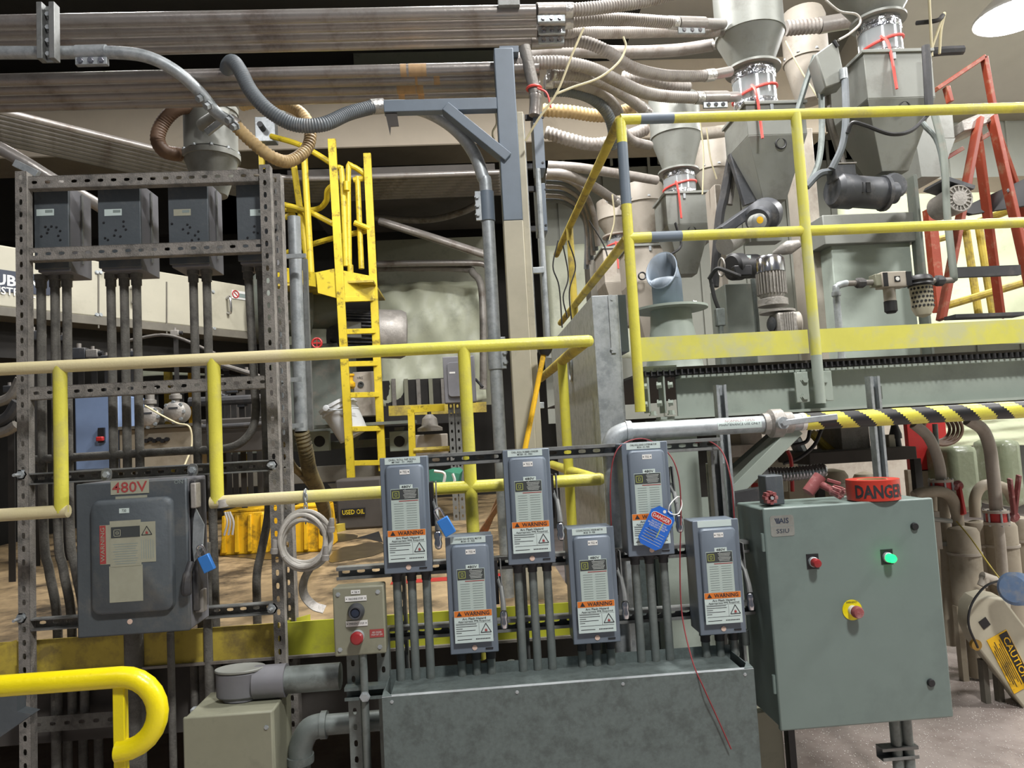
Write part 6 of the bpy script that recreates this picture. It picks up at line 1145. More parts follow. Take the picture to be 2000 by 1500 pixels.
# ---- switch box on conduit
t = thing('switch_box', 'tilted grey switch box with conduits left of the right hopper', 'electrical box', P(1620, 175, 3.85)); a = [P(1593, 105, 3.8), P(1635, 76, 3.8), P(1652, 158, 3.8), P(1612, 172, 3.8)]
G().ext(a, (.02, .14, .0)).done('body', 'hopper', t, .008); q = P(1647, 135, 3.78); G().cyl(q, q-UZ*.06, .022, 14).done('gland', 'galv', t); G().cyl(P(1636, 92, 3.8), P(1628, 80, 3.8), .012, 8).done('cable_gland', 'black', t)
for i, (l, r_, m_, lb) in enumerate((([(1650, 150, 3.78), (1652, 230, 3.75), (1645, 285, 3.74), (1625, 330, 3.76)], .02, 'hose_dark', 'grey flexible conduit from the switch box to the dark feeder motor'), ([(1604, 170, 3.9), (1605, 260, 3.88), (1598, 320, 3.86), (1580, 360, 3.85)], .018, 'conduit', 'grey conduit left of the switch box'), ([(1592, 110, 4.0), (1575, 160, 4.0), (1558, 215, 4.0)], .018, 'conduit', 'slanting conduit above the top rail at right'), ([(1615, 172, 3.95), (1620, 230, 3.95), (1640, 300, 4.0), (1650, 330, 4.0)], .02, 'steel_dull', 'dark conduit right behind the switch box'), ([(1625, 335, 3.8), (1600, 340, 3.8), (1575, 365, 3.8)], .02, 'hose_dark', 'short flexible conduit at the motor terminal box'), ([(1655, 260, 3.72), (1665, 240, 3.7), (1690, 245, 3.68), (1740, 262, 3.66), (1780, 255, 3.68), (1812, 225, 3.72)], .011, 'cable_black', 'black cable sagging across the right hopper'), ([(1808, 90, 3.7), (1812, 160, 3.7), (1815, 220, 3.7)], .022, 'black_dusty', 'dark hose hanging beside the right hopper'), ([(1612, 0, 3.9), (1640, 22, 3.9), (1672, 28, 3.9), (1680, 45, 3.9), (1660, 65, 3.85), (1638, 78, 3.8)], .007, 'cable', 'pale cable looping into the top of the switch box'), ([(1815, 0, 4.1), (1818, 60, 4.0), (1820, 110, 4.0)], .008, 'cord', 'cream cable hanging beside the right hopper'), ([(1835, 105, 4.1), (1838, 60, 4.1), (1845, 25, 4.1), (1825, 80, 4.1), (1812, 120, 4.1)], .008, 'cord', 'cream cable loop near the bright lamp'), ([(1790, 45, 4.2), (1830, 40, 4.1), (1842, 30, 4.1)], .014, 'black_dusty', 'dark arm reaching up beside the cream cable'), ([(1800, 105, 4.3), (1840, 100, 4.3), (1880, 98, 4.3)], .03, 'black_dusty', 'dusty dark fitting above the right hopper box'), ([(1305, 500, 3.95), (1330, 480, 4.0), (1320, 440, 4.0), (1320, 436, 4.0)], .007, 'cable_black', 'black cable arch over the mid rail by the third hopper'), ([(1385, 545, 3.9), (1400, 525, 3.85), (1420, 530, 3.83), (1445, 540, 3.85)], .012, 'rubber', 'black cable into the small black motor'), ([(1388, 545, 3.9), (1395, 580, 3.9), (1404, 605, 3.9)], .012, 'rubber', 'black cable dropping to the grey conduit fitting'), ([(1470, 545, 3.85), (1475, 590, 3.85), (1480, 650, 3.85)], .014, 'conduit', 'ribbed grey conduit left of the silver gearmotor'), ([(1430, 300, 4.4), (1415, 380, 4.4), (1405, 430, 4.4), (1395, 560, 4.4)], .03, 'black_dusty', 'dark cable bundle hanging between the hoppers'), ([(1440, 290, 4.4), (1428, 380, 4.4), (1425, 400, 4.4)], .02, 'steel_dull', 'grey tube beside the dark cable bundle'))):
    G().tube(sp(px(l), 6), r_, 8).one('flexible_conduit' if r_ > .012 else 'thin_cable', m_, lb, 'conduit' if r_ > .012 else 'cable')
c = P(1406, 620, 3.9); t = thing('conduit_fitting', 'grey conduit fitting standing left of the silver gearmotor', 'conduit fitting', (c.x, c.y, zD)); G().box(c+V((-.025, -.02, -.05)), c+V((.025, .02, .05))).done('box', 'conduit', t, .006); G().cyl((c.x, c.y, zD), c-UZ*.05, .016, 10).done('stub', 'conduit', t)
# ---- filter regulator line
Yf = 3.42; t = thing('filter_regulator', 'compressed air filter and regulator on a galvanised pipe line', 'regulator', P(1740, 640, Yf)); zc = P(1740, 550, Yf).z
q = P(1632, 560, Yf); G().tube(sp([(q.x, Yf, zD), (q.x, Yf, zc-.05), (q.x+.01, Yf, zc-.012), (q.x+.05, Yf, zc), (q.x+.06, Yf, zc)], 5), .017, 14).done('elbow_pipe', 'galv', t)
G().lathe((q.x, Yf, zc-.06), UZ, [(.022, 0), (.022, .02)], 14).done('elbow_collar', 'galv', t); G().lathe((q.x, Yf, zD), UZ, [(.022, 0), (.022, .025)], 14).done('foot_collar', 'galv', t)
xr1 = P(1715, 550, Yf).x; G().tube([(q.x+.05, Yf, zc), (xr1, Yf, zc)], .014, 12).done('inlet_pipe', 'steel_dull', t); xu = P(1680, 550, Yf).x; G().lathe((xu-.025, Yf, zc), UX, [(.018, 0), (.026, .008), (.026, .036), (.018, .05)], 8).done('union', 'black_dusty', t)
xr2 = P(1764, 550, Yf).x; zz1 = P(1740, 533, Yf).z; zz0 = P(1740, 563, Yf).z
G().box((xr1, Yf-.035, zz0), (xr2, Yf+.035, zz1)).done('regulator_body', 'hopper_beige', t, .004); G().box((xr1-.03, Yf-.03, zz0+.01), (xr1+.004, Yf+.03, zz1-.008)).done('end_block', 'khaki', t, .003); G().box((xr1+.006, Yf-.037, zz0+.004), (xr1+.03, Yf-.03, zz1-.004)).done('black_panel', 'black', t); G().box((xr2-.006, Yf-.037, zz0+.004), (xr2+.022, Yf+.03, zz1-.004)).done('black_panel', 'black', t)
q = V(((xr1+xr2)/2+.012, Yf-.036, (zz0+zz1)/2)); G().box(q+V((-.014, -.003, -.014)), q+V((.014, 0, .014))).done('gauge', 'black', t); G().cyl(q-UY*.003, q-UY*.005, .010, 16).done('gauge_face', 'white', t)
xb_ = (xr1+xr2)/2-.012; G().cyl((xb_, Yf, zz0), (xb_, Yf, P(1740, 588, Yf).z), .028, 18).done('bonnet', 'hopper_beige', t); G().lathe((xb_, Yf, P(1740, 608, Yf).z), UZ, [(.02, -.01), (.03, 0), (.03, .05)], 18).done('adjust_knob', 'black', t)
xc = P(1800, 580, Yf).x; zt_ = P(1800, 548, Yf).z; zb_ = P(1800, 620, Yf).z; G().lathe((xc, Yf, zt_-.03), UZ, [(.058, 0), (.06, .01), (.055, .02), (.06, .03), (.055, .045), (.045, .055)], 24).done('filter_head', 'black', t)
G().lathe((xc, Yf, zb_), UZ, [(.01, 0), (.035, .012), (.05, .045), (.052, zt_-zb_-.03)], 24).done('filter_bowl', 'column_beige', t)
for j in range(5):
    for k in range(9): a = math.radians(-165+k*20+j % 2*10-10); p = V((xc+.0525*math.cos(a), Yf+.0525*math.sin(a), zb_+.055+.022*j)); G().lathe(p, p-V((xc, Yf, p.z)), [(.0065, 0), (.006, .0012), (.001, .0012)], 8).done('bowl_hole', 'black', t)
xo = P(1862, 540, Yf).x; G().tube([(xc+.05, Yf, zt_-.005), (xo, Yf, zt_-.005), ], .015, 12).done('outlet_pipe', 'steel_dull', t); G().lathe((xc+.075, Yf, zt_-.005), UX, [(.018, 0), (.028, .008), (.028, .036), (.018, .05)], 8).done('union', 'black_dusty', t)
G().tube(sp([(xo, Yf, zt_-.005), P(1862, 530, Yf), P(1850, 420, Yf+.05), P(1843, 300, Yf+.1), P(1822, 210, Yf+.15)], 6), .018, 12).done('riser_pipe', 'grn_dk', t)
G().tube(sp([P(1858, 520, Yf+.06), P(1838, 300, Yf+.15), P(1802, 240, Yf+.2)], 6), .014, 10).done('thin_riser', 'conduit', t)
G().bar(P(1862, 533, 3.7), P(1990, 528, 3.7), .03, .055).one('dark_rail', 'black_dusty', 'dark steel strip right of the filter bowl', 'bar'); G().bar(P(1855, 620, 3.9), P(1990, 615, 3.9), .1, .02).one('dark_plate', 'black_dusty', 'dark floor strip at the foot of the orange ladder', 'plate')
# ================= STEPLADDER =================
t = thing('stepladder', 'orange fibreglass stepladder standing on the mezzanine at right', 'ladder', P(1900, 640, 4.6))
def rail(a, b, w=.075, h=.03, nm='rail', m_='orange_ladder'): G().bar(P(*a), P(*b), h, w, UY).done(nm, m_, t, .004)
rail((1912, 232, 4.6), (1838, 625, 4.5)); rail((1938, 228, 4.6), (2030, 640, 4.5)); rail((1905, 240, 4.95), (1955, 620, 5.6), nm='rear_rail'); rail((1938, 240, 4.95), (2080, 640, 5.6), nm='rear_rail')
G().ext([P(1880, 235, 4.6), P(1938, 212, 4.6), P(1945, 226, 4.6), P(1940, 235, 4.6), P(1900, 252, 4.6), P(1882, 256, 4.6)], (.02, .3, 0)).done('top_cap', 'motor_grey', t, .006)
rail((1828, 175, 4.8), (1922, 112, 4.8), .05, nm='handrail'); rail((1922, 112, 4.8), (1942, 222, 4.8), .05, nm='handrail'); rail((1848, 170, 4.8), (1856, 200, 4.8), .05, nm='handrail'); rail((1898, 282, 4.7), (1938, 258, 4.7), .035, nm='cross_brace'); rail((1846, 310, 4.9), (1880, 290, 4.9), .035, nm='cross_brace')
for y0, y1 in ((355, 380), (440, 470), (530, 560)): pass
q = P(1970, 372, 4.55); bolt(G(), q, (0, -1, 0), .012, .01).done('rivet', 'galv', t)
t = thing('far_railing', 'weathered yellow far railing behind the orange stepladder', 'railing', P(1910, 615, 6.4))
for l in ([(1886, 445, 6.4), (1912, 618, 6.4)], [(1912, 445, 6.4), (1940, 618, 6.4)], [(1850, 597, 6.4), (2000, 552, 6.0)], [(1818, 470, 6.4), (1850, 462, 6.4)], [(1870, 450, 6.4), (2010, 395, 5.8)]): G().tube(px(l), .035, 10).done('tube', 'yel_old', t)
G().bar(P(1815, 410, 6.1), P(1835, 610, 6.1), .08, .08, UY).one('pink_post', 'orange_ladder', 'faded orange post left of the far railing', 'post')
G().ext([P(1870, 410, 5.4), P(2010, 345, 5.0), P(2010, 400, 5.0), P(1900, 418, 5.3)], (0, .05, 0)).one('black_tarp', 'black', 'black tarp folded behind the stepladder', 'tarp')
# ================= CONVEYING HOSES TO THE HOPPERS =================
def hs(l, r_, m_, lb, tape=(), pitch=.016, dr=.1, coup=()):
    t = thing('conveying_hose', lb, 'hose', P(*l[len(l)//2]), 'hoses between pipes and hoppers'); p = px(l)
    if pitch: hose(G(), p, r_, pitch, dr, 12, 8).done('hose_body', m_, t)
    else: G().tube(sp(p, 6), r_, 14).done('hose_body', m_, t)
    for a, b in tape: G().cyl(P(*a), P(*b), r_*1.14, 14).done('tape_wrap', 'tape_silver', t)
    for a, b in coup:
        A_, B_ = P(*a), P(*b); G().cyl(A_, B_, r_*1.16, 16).done('coupling', 'steel', t); c = (A_+B_)/2-UZ*r_*1.6-UY*.01; G().ob(c, (B_-A_)/2, UZ*r_*.55, UY*.008).done('clamp_flange', 'galv', t, .002)
        for k in (-.6, 0, .6): bolt(G(), c+(B_-A_)/2*k-UY*.008, (0, -1, 0), .010, .01).done('bolt', 'chrome', t)
    return t
hs([(1100, 21, 3.32), (1150, 17, 3.35), (1210, 10, 3.4), (1270, 0, 3.45), (1340, -20, 3.5)], .031, 'hose_grey', 'grey hose leaving the top pipe upward to the right', [((1102, 20, 3.32), (1118, 20, 3.32))], coup=[((1048, 21, 3.3), (1102, 20, 3.32))])
hs([(1102, 43, 3.4), (1160, 38, 3.45), (1220, 38, 3.55), (1310, 44, 3.7), (1325, 45, 3.72)], .031, 'hose_grey', 'grey hose from the second upper pipe straight to the front hopper', [((1102, 43, 3.4), (1118, 42, 3.4)), ((1304, 44, 3.7), (1322, 45, 3.72))], coup=[((1050, 44, 3.385), (1102, 43, 3.4)), ((1322, 45, 3.72), (1374, 46, 3.85))])
hs([(1100, 63, 3.5), (1200, 64, 3.7), (1300, 62, 3.9), (1400, 62, 4.1)], .03, 'hose_grey', 'grey hose running behind towards the front hopper drum', coup=[((1050, 64, 3.47), (1100, 63, 3.5))])
hs([(1095, 80, 3.57), (1140, 82, 3.57), (1185, 100, 3.6), (1235, 132, 3.68), (1290, 146, 3.8), (1340, 149, 3.9), (1378, 148, 3.95)], .031, 'hose_grey', 'grey hose dipping from the fourth upper pipe to the front hopper cone', [((1376, 148, 3.95), (1394, 146, 3.97))]); G().cyl(P(1394, 146, 3.97), P(1425, 140, 4.05), .03).one('pipe_stub', 'steel', 'bare pipe stub entering the front hopper cone', 'pipe'); [G().cyl(P(*a_), P(*b_), .029).one('pipe_stub', 'steel', l_, 'pipe') for a_, b_, l_ in (((1372, 46, 3.84), (1412, 47, 4.1), 'bare pipe stub entering the front hopper drum, upper'), ((1396, 62, 4.09), (1425, 62, 4.2), 'bare pipe stub entering the front hopper drum, lower'), ((1390, 88, 4.6), (1440, 84, 4.4), 'bare pipe stub behind the front hopper rim'), ((1416, 190, 3.89), (1440, 189, 4.05), 'bare pipe stub at the front hopper sleeve'))]; G().cyl(P(1036, 83, 3.555), P(1096, 80, 3.57), .036, 16).one('pipe_coupling', 'steel', 'plain coupling on the fourth upper pipe', 'coupling')
hs([(1000, 126, 3.3), (1070, 122, 3.3), (1110, 124, 3.32), (1160, 136, 3.4), (1210, 160, 3.5), (1255, 180, 3.6), (1300, 188, 3.7), (1358, 191, 3.8)], .031, 'hose_grey', 'grey hose swooping from the lower bank to the front hopper sleeve', [((1357, 191, 3.8), (1371, 191, 3.82))], coup=[((1371, 191, 3.82), (1418, 190, 3.9))])
hs([(1075, 144, 3.4), (1130, 147, 3.45), (1180, 163, 3.6), (1225, 190, 3.8), (1262, 218, 4.0)], .03, 'hose_grey', 'grey hose from the second lower pipe down behind the rail corner', [((1075, 144, 3.4), (1090, 144, 3.42)), ((1250, 208, 3.95), (1266, 220, 4.0))])
hs([(1065, 160, 3.5), (1120, 162, 3.55), (1170, 180, 3.7), (1205, 215, 3.9), (1212, 250, 4.1), (1235, 275, 4.4), (1268, 284, 4.8)], .03, 'hose_grey', 'dark grey hose curving down to the third hopper', [((1065, 160, 3.5), (1080, 160, 3.5))])
hs([(1065, 178, 3.57), (1110, 178, 3.6), (1155, 192, 3.7), (1185, 220, 3.8), (1197, 255, 3.9), (1195, 290, 4.0)], .03, 'hose_dark', 'dark hose curving down from the lowest lower pipe')
hs([(1010, 118, 4.2), (1060, 103, 4.2), (1130, 100, 4.3), (1230, 102, 4.5), (1320, 98, 4.6), (1392, 88, 4.6)], .04, 'hose_grey', 'pale hose crossing behind to the front hopper rim', pitch=.014, dr=.05)
hs([(1060, 215, 5.0), (1110, 218, 5.0), (1180, 226, 5.1), (1240, 210, 5.2)], .045, 'hose_tan', 'tan grey ribbed hose crossing above the rail corner', pitch=.03, dr=.16)
hs([(1065, 258, 5.0), (1110, 272, 5.0), (1160, 282, 5.05), (1210, 272, 5.1), (1262, 252, 5.2)], .045, 'hose_grey', 'grey ribbed hose sagging beside the rail corner', pitch=.03, dr=.16)
hs([(1215, 152, 5.0), (1260, 152, 5.0), (1310, 165, 5.1), (1345, 170, 5.2)], .045, 'hose_grey', 'short ribbed hose over the third hopper', pitch=.03, dr=.14)
hs([(1535, 55, 5.0), (1570, 52, 5.0), (1600, 50, 5.0)], .055, 'hose_grey', 'fat ribbed hose between front hopper and right hopper', pitch=.03, dr=.1); G().cyl(P(1600, 50, 5.0), P(1660, 40, 5.0), .06).one('hose_coupling', 'steel', 'grey coupling right of the fat ribbed hose', 'coupling')
hs([(1070, 324, 5.0), (1130, 328, 5.0), (1200, 338, 5.2), (1282, 352, 5.4)], .036, 'hose_grey', 'smooth pale hose running to the third hopper sleeve', pitch=0)
hs([(1068, 338, 5.0), (1110, 342, 5.0), (1160, 365, 5.2), (1205, 395, 5.4)], .036, 'hose_grey', 'smooth hose slanting down left of the mezzanine post', pitch=0, tape=[((1190, 386, 5.35), (1206, 396, 5.4))])
hs([(1360, 262, 5.6), (1400, 258, 5.7), (1440, 252, 5.8)], .05, 'hopper_beige', 'pale pipe stub right of the third hopper', pitch=0)
for i in range(6):
    o = i*9; l = [(1066, 345+o, 5.2+.05*i), (1105, 350+o, 5.2+.05*i), (1140, 375+o*1.1, 5.3+.05*i), (1160-o*.3, 420+o, 5.4+.05*i), (1168-o*.5, 480+o, 5.5+.05*i)]
    hs(l, .022, 'hose_dark' if i % 2 else 'hose_grey', ['topmost', 'second', 'third', 'fourth', 'fifth', 'lowest'][i]+' of the dark hoses fanning down right of the column', pitch=0)
t = thing('drop_pipe', 'dusty pipe dropping beside the column top with an orange ribbon', 'pipe', P(1050, 215, 3.28)); G().tube(px([(1024, 92, 3.28), (1046, 186, 3.28)]), .029, 16).done('upper_pipe', 'steel_dull', t); G().lathe(P(1046, 186, 3.28), P(1044, 225, 3.28)-P(1046, 186, 3.28), [(.03, 0), (.031, .01), (.027, .02), (.027, .1)], 16).done('lower_pipe', 'steel', t); pts = ring(P(1043, 173, 3.28), UX, UY, .034, .034, 16); G().tube(pts+[pts[0]], .006, 6).tube(sp(px([(1050, 172, 3.24), (1068, 182, 3.22), (1076, 210, 3.22)]), 5), .005, 5).done('ribbon', 'red_tape', t)
for i, (l, lb) in enumerate((([(1140, 55, 3.1), (1118, 105, 3.1), (1088, 180, 3.1), (1050, 235, 3.12), (1026, 275, 3.15)], 'long cream cord slanting down to the column'), ([(1217, 72, 3.2), (1222, 92, 3.2), (1208, 122, 3.18), (1170, 152, 3.15), (1120, 170, 3.12), (1085, 184, 3.1)], 'cream cord looping right of the column'), ([(1534, 80, 4.6), (1560, 130, 4.6), (1600, 195, 4.6)], 'cream cord slanting down left of the switch box'), ([(1368, 240, 4.9), (1374, 300, 4.9), (1372, 380, 4.9)], 'pale cord hanging by the third hopper'), ([(1380, 250, 4.9), (1388, 310, 4.9), (1400, 350, 4.9)], 'second pale cord hanging by the third hopper'), ([(966, 205, 3.4), (970, 240, 3.4), (962, 262, 3.4), (975, 300, 3.4)], 'thin pale cord beside the brace'), ([(1196, 380, 4.6), (1200, 430, 4.6), (1190, 470, 4.6)], 'pale thin tube behind the left mezzanine post'))):
    G().tube(sp(px(l), 6), .0055, 6).one('thin_cable', 'cord', lb, 'cable')
for i, (l, lb) in enumerate((([(1090, 470, 4.6), (1080, 520, 4.6), (1092, 560, 4.6), (1098, 640, 4.6)], 'tangled dark cable hanging on the return rails, left'), ([(1110, 470, 4.6), (1124, 520, 4.6), (1112, 570, 4.6), (1118, 640, 4.6)], 'tangled dark cable hanging on the return rails, right'), ([(1100, 480, 4.5), (1110, 540, 4.5), (1100, 580, 4.5), (1108, 620, 4.5)], 'tangled dark cable hanging on the return rails, middle'), ([(1150, 430, 5), (1180, 480, 5), (1190, 520, 5)], 'dark cable behind the left mezzanine post'))):
    G().tube(sp(px(l), 6), .005, 6).one('thin_cable', 'cable_black', lb, 'cable')
# strut and blue wireway boxes right of the column
q = P(1022, 300, 3.24); G().box((P(1017, 300, 3.24).x, 3.24, P(1022, 690, 3.24).z), (P(1028, 300, 3.24).x, 3.28, P(1022, 222, 3.24).z)).one('upright_strut', 'strut', 'galvanised strut on the right face of the column', 'strut', bev=.002)
for i, (x0, x1, y0, y1) in enumerate(((1040, 1066, 218, 330), (1046, 1070, 358, 452))):
    a = P(x0, y0, 3.3); b = P(x1, y1, 3.3); t = thing('wireway_box', ['upper', 'lower'][i]+' narrow blue grey wireway box right of the column', 'wireway', ((a.x+b.x)/2, 3.35, b.z)); G().box((a.x, 3.3, b.z), (b.x, 3.42, a.z)).done('body', 'box_blue', t, .003); G().box((a.x, 3.296, b.z+.004), (b.x-.003, 3.3, a.z-.004)).done('cover', 'box_blue', t)
    for y in (y0+12, y1-12): bolt(G(), P(x0+20, y, 3.296), (0, -1, 0), .005, .004).done('screw', 'black', t)
    for y in (y0+10, y1-6): q = P(x0-6, y, 3.32); G().box(q+V((-.02, 0, -.012)), q+V((.015, .02, .012))).done('strut_clip', 'black_dusty', t)
t = thing('conduit', 'thin galvanised conduit below the wireway boxes right of the column', 'conduit', P(1062, 690, 3.32)); a = P(1050, 330, 3.29); G().tube([(a.x, 3.29, a.z), (a.x, 3.29, P(1062, 700, 3.29).z)], .013, 12).done('tube', 'galv', t)
for y in (528, 792): q = P(1054, y, 3.27); G().box((q.x-.05, 3.262, q.z-.014), (q.x+.02, 3.28, q.z+.014)).done('clamp', 'galv', t, .002)
# ================= UNDER THE MEZZANINE, RIGHT =================
t = thing('flex_duct', 'shiny corrugated metal duct behind the cabinet top', 'duct', P(1550, 940, 4.2)); hose(G(), px([(1490, 925, 4.2), (1540, 926, 4.2), (1612, 918, 4.2)]), .04, .02, .16, 16).done('corrugated_tube', 'chrome', t); G().cyl(P(1485, 925, 4.2), P(1495, 925, 4.2), .046).done('end_ring', 'galv', t)
for i, (x0, x1, y0, y1, Y, d, mt, nm, lb, ct_) in enumerate(((1640, 1702, 822, 886, 4.9, .3, 'steel_dull', 'square_duct', 'square grey duct standing on the dark table', 'duct'), (1580, 1792, 884, 896, 4.7, .5, 'deck_dark', 'work_table', 'dusty dark table top under the mezzanine', 'table'), (1770, 1856, 822, 918, 5.6, .05, 'red', 'red_screen', 'red upper half of the screen behind the bent pipes', 'screen'), (1772, 1858, 918, 1020, 5.6, .05, 'tank_beige', 'beige_screen', 'beige lower half of the screen behind the bent pipes', 'screen'), (1538, 1600, 930, 972, 5.4, .3, 'tank_beige', 'beige_box', 'warm beige box behind the cabinet top', 'box'), (1495, 1540, 880, 960, 5.2, .2, 'column_beige', 'cream_box', 'cream box with red strap behind the diagonal brace', 'box'), (1420, 1480, 870, 890, 4.8, .3, 'hopper_beige', 'pale_shelf', 'pale shelf behind the diagonal braces', 'shelf'), (1445, 1490, 845, 868, 4.9, .2, 'hopper_beige', 'beige_drum', 'beige drum top above the pale shelf', 'drum'), (1398, 1445, 990, 1060, 5.0, .2, 'tank_beige', 'tan_box', 'tan box seen between the switches and the cabinet', 'box'))):
    a = P(x0, y0, Y); b = P(x1, y1, Y); G().box((a.x, Y, b.z), (b.x, Y+d, a.z)).one(nm, mt, lb, ct_, bev=.006)
a = P(1585, 896, 4.75); t = thing('table_trestle', 'dark steel trestle under the dusty table', 'trestle', (a.x, 5.0, 0)); 
for x in (1592, 1785): q = P(x, 896, 4.8); G().box((q.x, 4.8, 0), (q.x+.05, 4.85, q.z)).done('leg', 'dark', t)
for i, (l, r_, m_, lb) in enumerate((([(1530, 905, 4.5), (1560, 895, 4.5), (1590, 870, 4.5), (1605, 838, 4.5)], .012, 'cable_black', 'black hose curving up to the striped pipe'), ([(1548, 870, 4.6), (1575, 862, 4.6), (1582, 840, 4.6)], .012, 'cable_black', 'short black hose beside it'), ([(1548, 960, 4.4), (1545, 900, 4.4), (1538, 880, 4.4)], .012, 'red', 'red strap hanging in front of the cream box'), ([(1585, 845, 5.0), (1610, 870, 5.0), (1640, 892, 5.0)], .03, 'yel_old', 'slanting dull yellow pipe left of the square duct'), ([(1552, 858, 5.0), (1565, 885, 5.0), (1572, 910, 5.0), (1574, 935, 5.0)], .045, 'galv', 'galvanised elbow pipe behind the black hoses'), ([(1600, 840, 5.2), (1602, 900, 5.2)], .02, 'column_beige', 'thin cream upright behind the table'))):
    G().tube(sp(px(l), 6), r_, 10).one('utility_hose', m_, lb, 'hose')
c = P(1750, 862, 4.85); t = thing('gauge_valve', 'small valve with cream gauge on the dark table', 'valve', c-UZ*.08); G().box(c+V((-.07, -.03, -.05)), c+V((-.02, .03, .05))).done('gauge', 'column_beige', t, .006); G().lathe(c-UZ*.08, UZ, [(.03, 0), (.035, .03), (.03, .1), (.04, .1), (.04, .13), (.02, .2)], 12).done('valve_body', 'black_dusty', t)
c = P(1842, 838, 5.2); t = thing('hose_coil', 'coiled brown hose hanging under the striped pipe', 'hose', c-UZ*.2)
for i in range(4): pts = ring(c+V((0, .03*i, 0)), UX, UZ, .15-.012*i, .12-.01*i, 30); G().tube(pts+[pts[0]], .012, 8).done('hose_loop', 'hose_brown', t)
a = P(1420, 832, 7.6); b = P(1862, 1010, 7.6); G().box((a.x, 7.6, b.z), (b.x, 7.7, a.z)).one('beige_backdrop', 'hopper_beige', 'pinkish beige added backdrop far behind under the mezzanine', 'backdrop')  # added backdrop: stands for lit beige clutter, keeps the gap from going dark
for i, (x, y, Y, w) in enumerate(((1440, 905, 5.6, .09), (1512, 850, 5.8, .07), (1625, 930, 5.6, .12), (1690, 935, 5.8, .1), (1560, 905, 6.2, .12), (1475, 930, 6.0, .1))):
    c = P(x, y, Y); t = thing('beige_vessel', ['small beige vessel seen under the diagonal braces', 'small beige vessel at the top of the diagonal brace', 'beige vessel under the dark table, left', 'beige vessel under the dark table, right', 'beige vessel behind the red strap', 'beige vessel left of the cream box'][i], 'vessel', (c.x, Y, .4), 'beige vessels under the mezzanine'); G().lathe((c.x, Y, .4), UZ, [(w, 0), (w, c.z-.4), (w*.8, c.z-.36), (.02, c.z-.34)], 20).done('shell', 'tank_beige', t); G().lathe((c.x, Y, c.z-.08), UZ, [(w*1.15, 0), (w*1.15, .03)], 20).done('flange', 'red' if i % 2 else 'hopper_beige', t); G().cyl((c.x, Y, 0), (c.x, Y, .4), w*.5, 12).done('stand', 'machine_dark', t)
# piping with red butterfly valves
def pipe(l, r_, lb, m_='tank_beige', fl=()):
    t = thing('process_pipe', lb, 'pipe', P(*l[-1])); G().tube(sp(px(l), 8), r_, 16).done('pipe', m_, t)
    for x, y, Y in fl: c = P(x, y, Y); G().lathe(c-UZ*.012, UZ, [(r_*1.8, 0), (r_*1.8, .024)], 20).done('flange', 'hopper', t)
    return t
pipe([(1785, 828, 4.3), (1812, 852, 4.3), (1828, 885, 4.3), (1836, 915, 4.3), (1838, 938, 4.3)], .032, 'bent beige pipe dropping to the left red valve', 'hopper_beige')
pipe([(1826, 828, 4.4), (1830, 880, 4.4), (1838, 930, 4.4)], .016, 'slim straight pipe behind the bent beige pipe', 'conduit')
pipe([(1890, 820, 4.2), (1918, 838, 4.2), (1932, 870, 4.2), (1938, 910, 4.2), (1943, 960, 4.2), (1946, 998, 4.2)], .036, 'fat bent pipe dropping to the right red valve', 'hopper_beige')
pipe([(1786, 970, 4.25), (1800, 963, 4.25), (1836, 960, 4.25), (1858, 972, 4.25), (1868, 1000, 4.25), (1872, 1030, 4.25)], .034, 'arched beige pipe entering the first canister')
pipe([(1905, 1010, 4.6), (1904, 975, 4.6), (1915, 952, 4.6), (1935, 946, 4.6), (1965, 955, 4.6), (1980, 980, 4.6)], .034, 'arched beige pipe behind the right valve')
pipe([(1842, 960, 4.35), (1845, 1030, 4.35), (1852, 1150, 4.35), (1856, 1260, 4.35)], .034, 'beige pipe standing left of the first canister', fl=[(1846, 1060, 4.35)])
pipe([(1948, 1010, 4.2), (1955, 1080, 4.2), (1962, 1180, 4.2), (1966, 1260, 4.2)], .03, 'grey pipe below the right red valve', 'hopper_beige')
pipe([(1815, 968, 4.5), (1822, 1060, 4.5), (1832, 1200, 4.5), (1838, 1250, 4.5)], .05, 'fat beige column pipe just right of the cabinet')
for i, (x, y, Y, hx_, hy_) in enumerate(((1838, 950, 4.3, 1872, 1000), (1946, 1010, 4.2, 1978, 960))):
    c = P(x, y, Y); t = thing('butterfly_valve', ['red butterfly valve with handle hanging down, left', 'red butterfly valve with two upright levers, right'][i], 'valve', c-UZ*.05)
    for s in (-1, 1): G().lathe(c+UZ*(s*.035-.008), UZ, [(.07, 0), (.07, .016)], 24).done('flange', 'hopper_beige', t)
    G().lathe(c-UZ*.027, UZ, [(.055, 0), (.055, .054)], 24).done('body', 'red', t)
    for k in range(6): a = k*1.047+.3; p = c+V((.062*math.cos(a), .062*math.sin(a), -.05)); G().cyl(p, p+UZ*.1, .006, 6).done('stud', 'galv', t)
    h = c+V((.09, -.03, 0)); G().cyl(c, h, .016, 10).done('stem', 'galv', t); G().lathe(h+UY*.02, (0, -1, 0), [(.03, 0), (.034, .02), (.02, .04)], 14).done('hub', 'red_dusty', t)
    if i == 0: G().bar(h, P(1882, 1005, 4.2), .02, .035, UY).done('lever', 'red', t, .004)
    else:
        for e in ((1972, 935), (1990, 928)): G().bar(h, P(e[0], e[1], 4.1), .018, .03, UY).done('lever', 'red_dusty', t, .004)
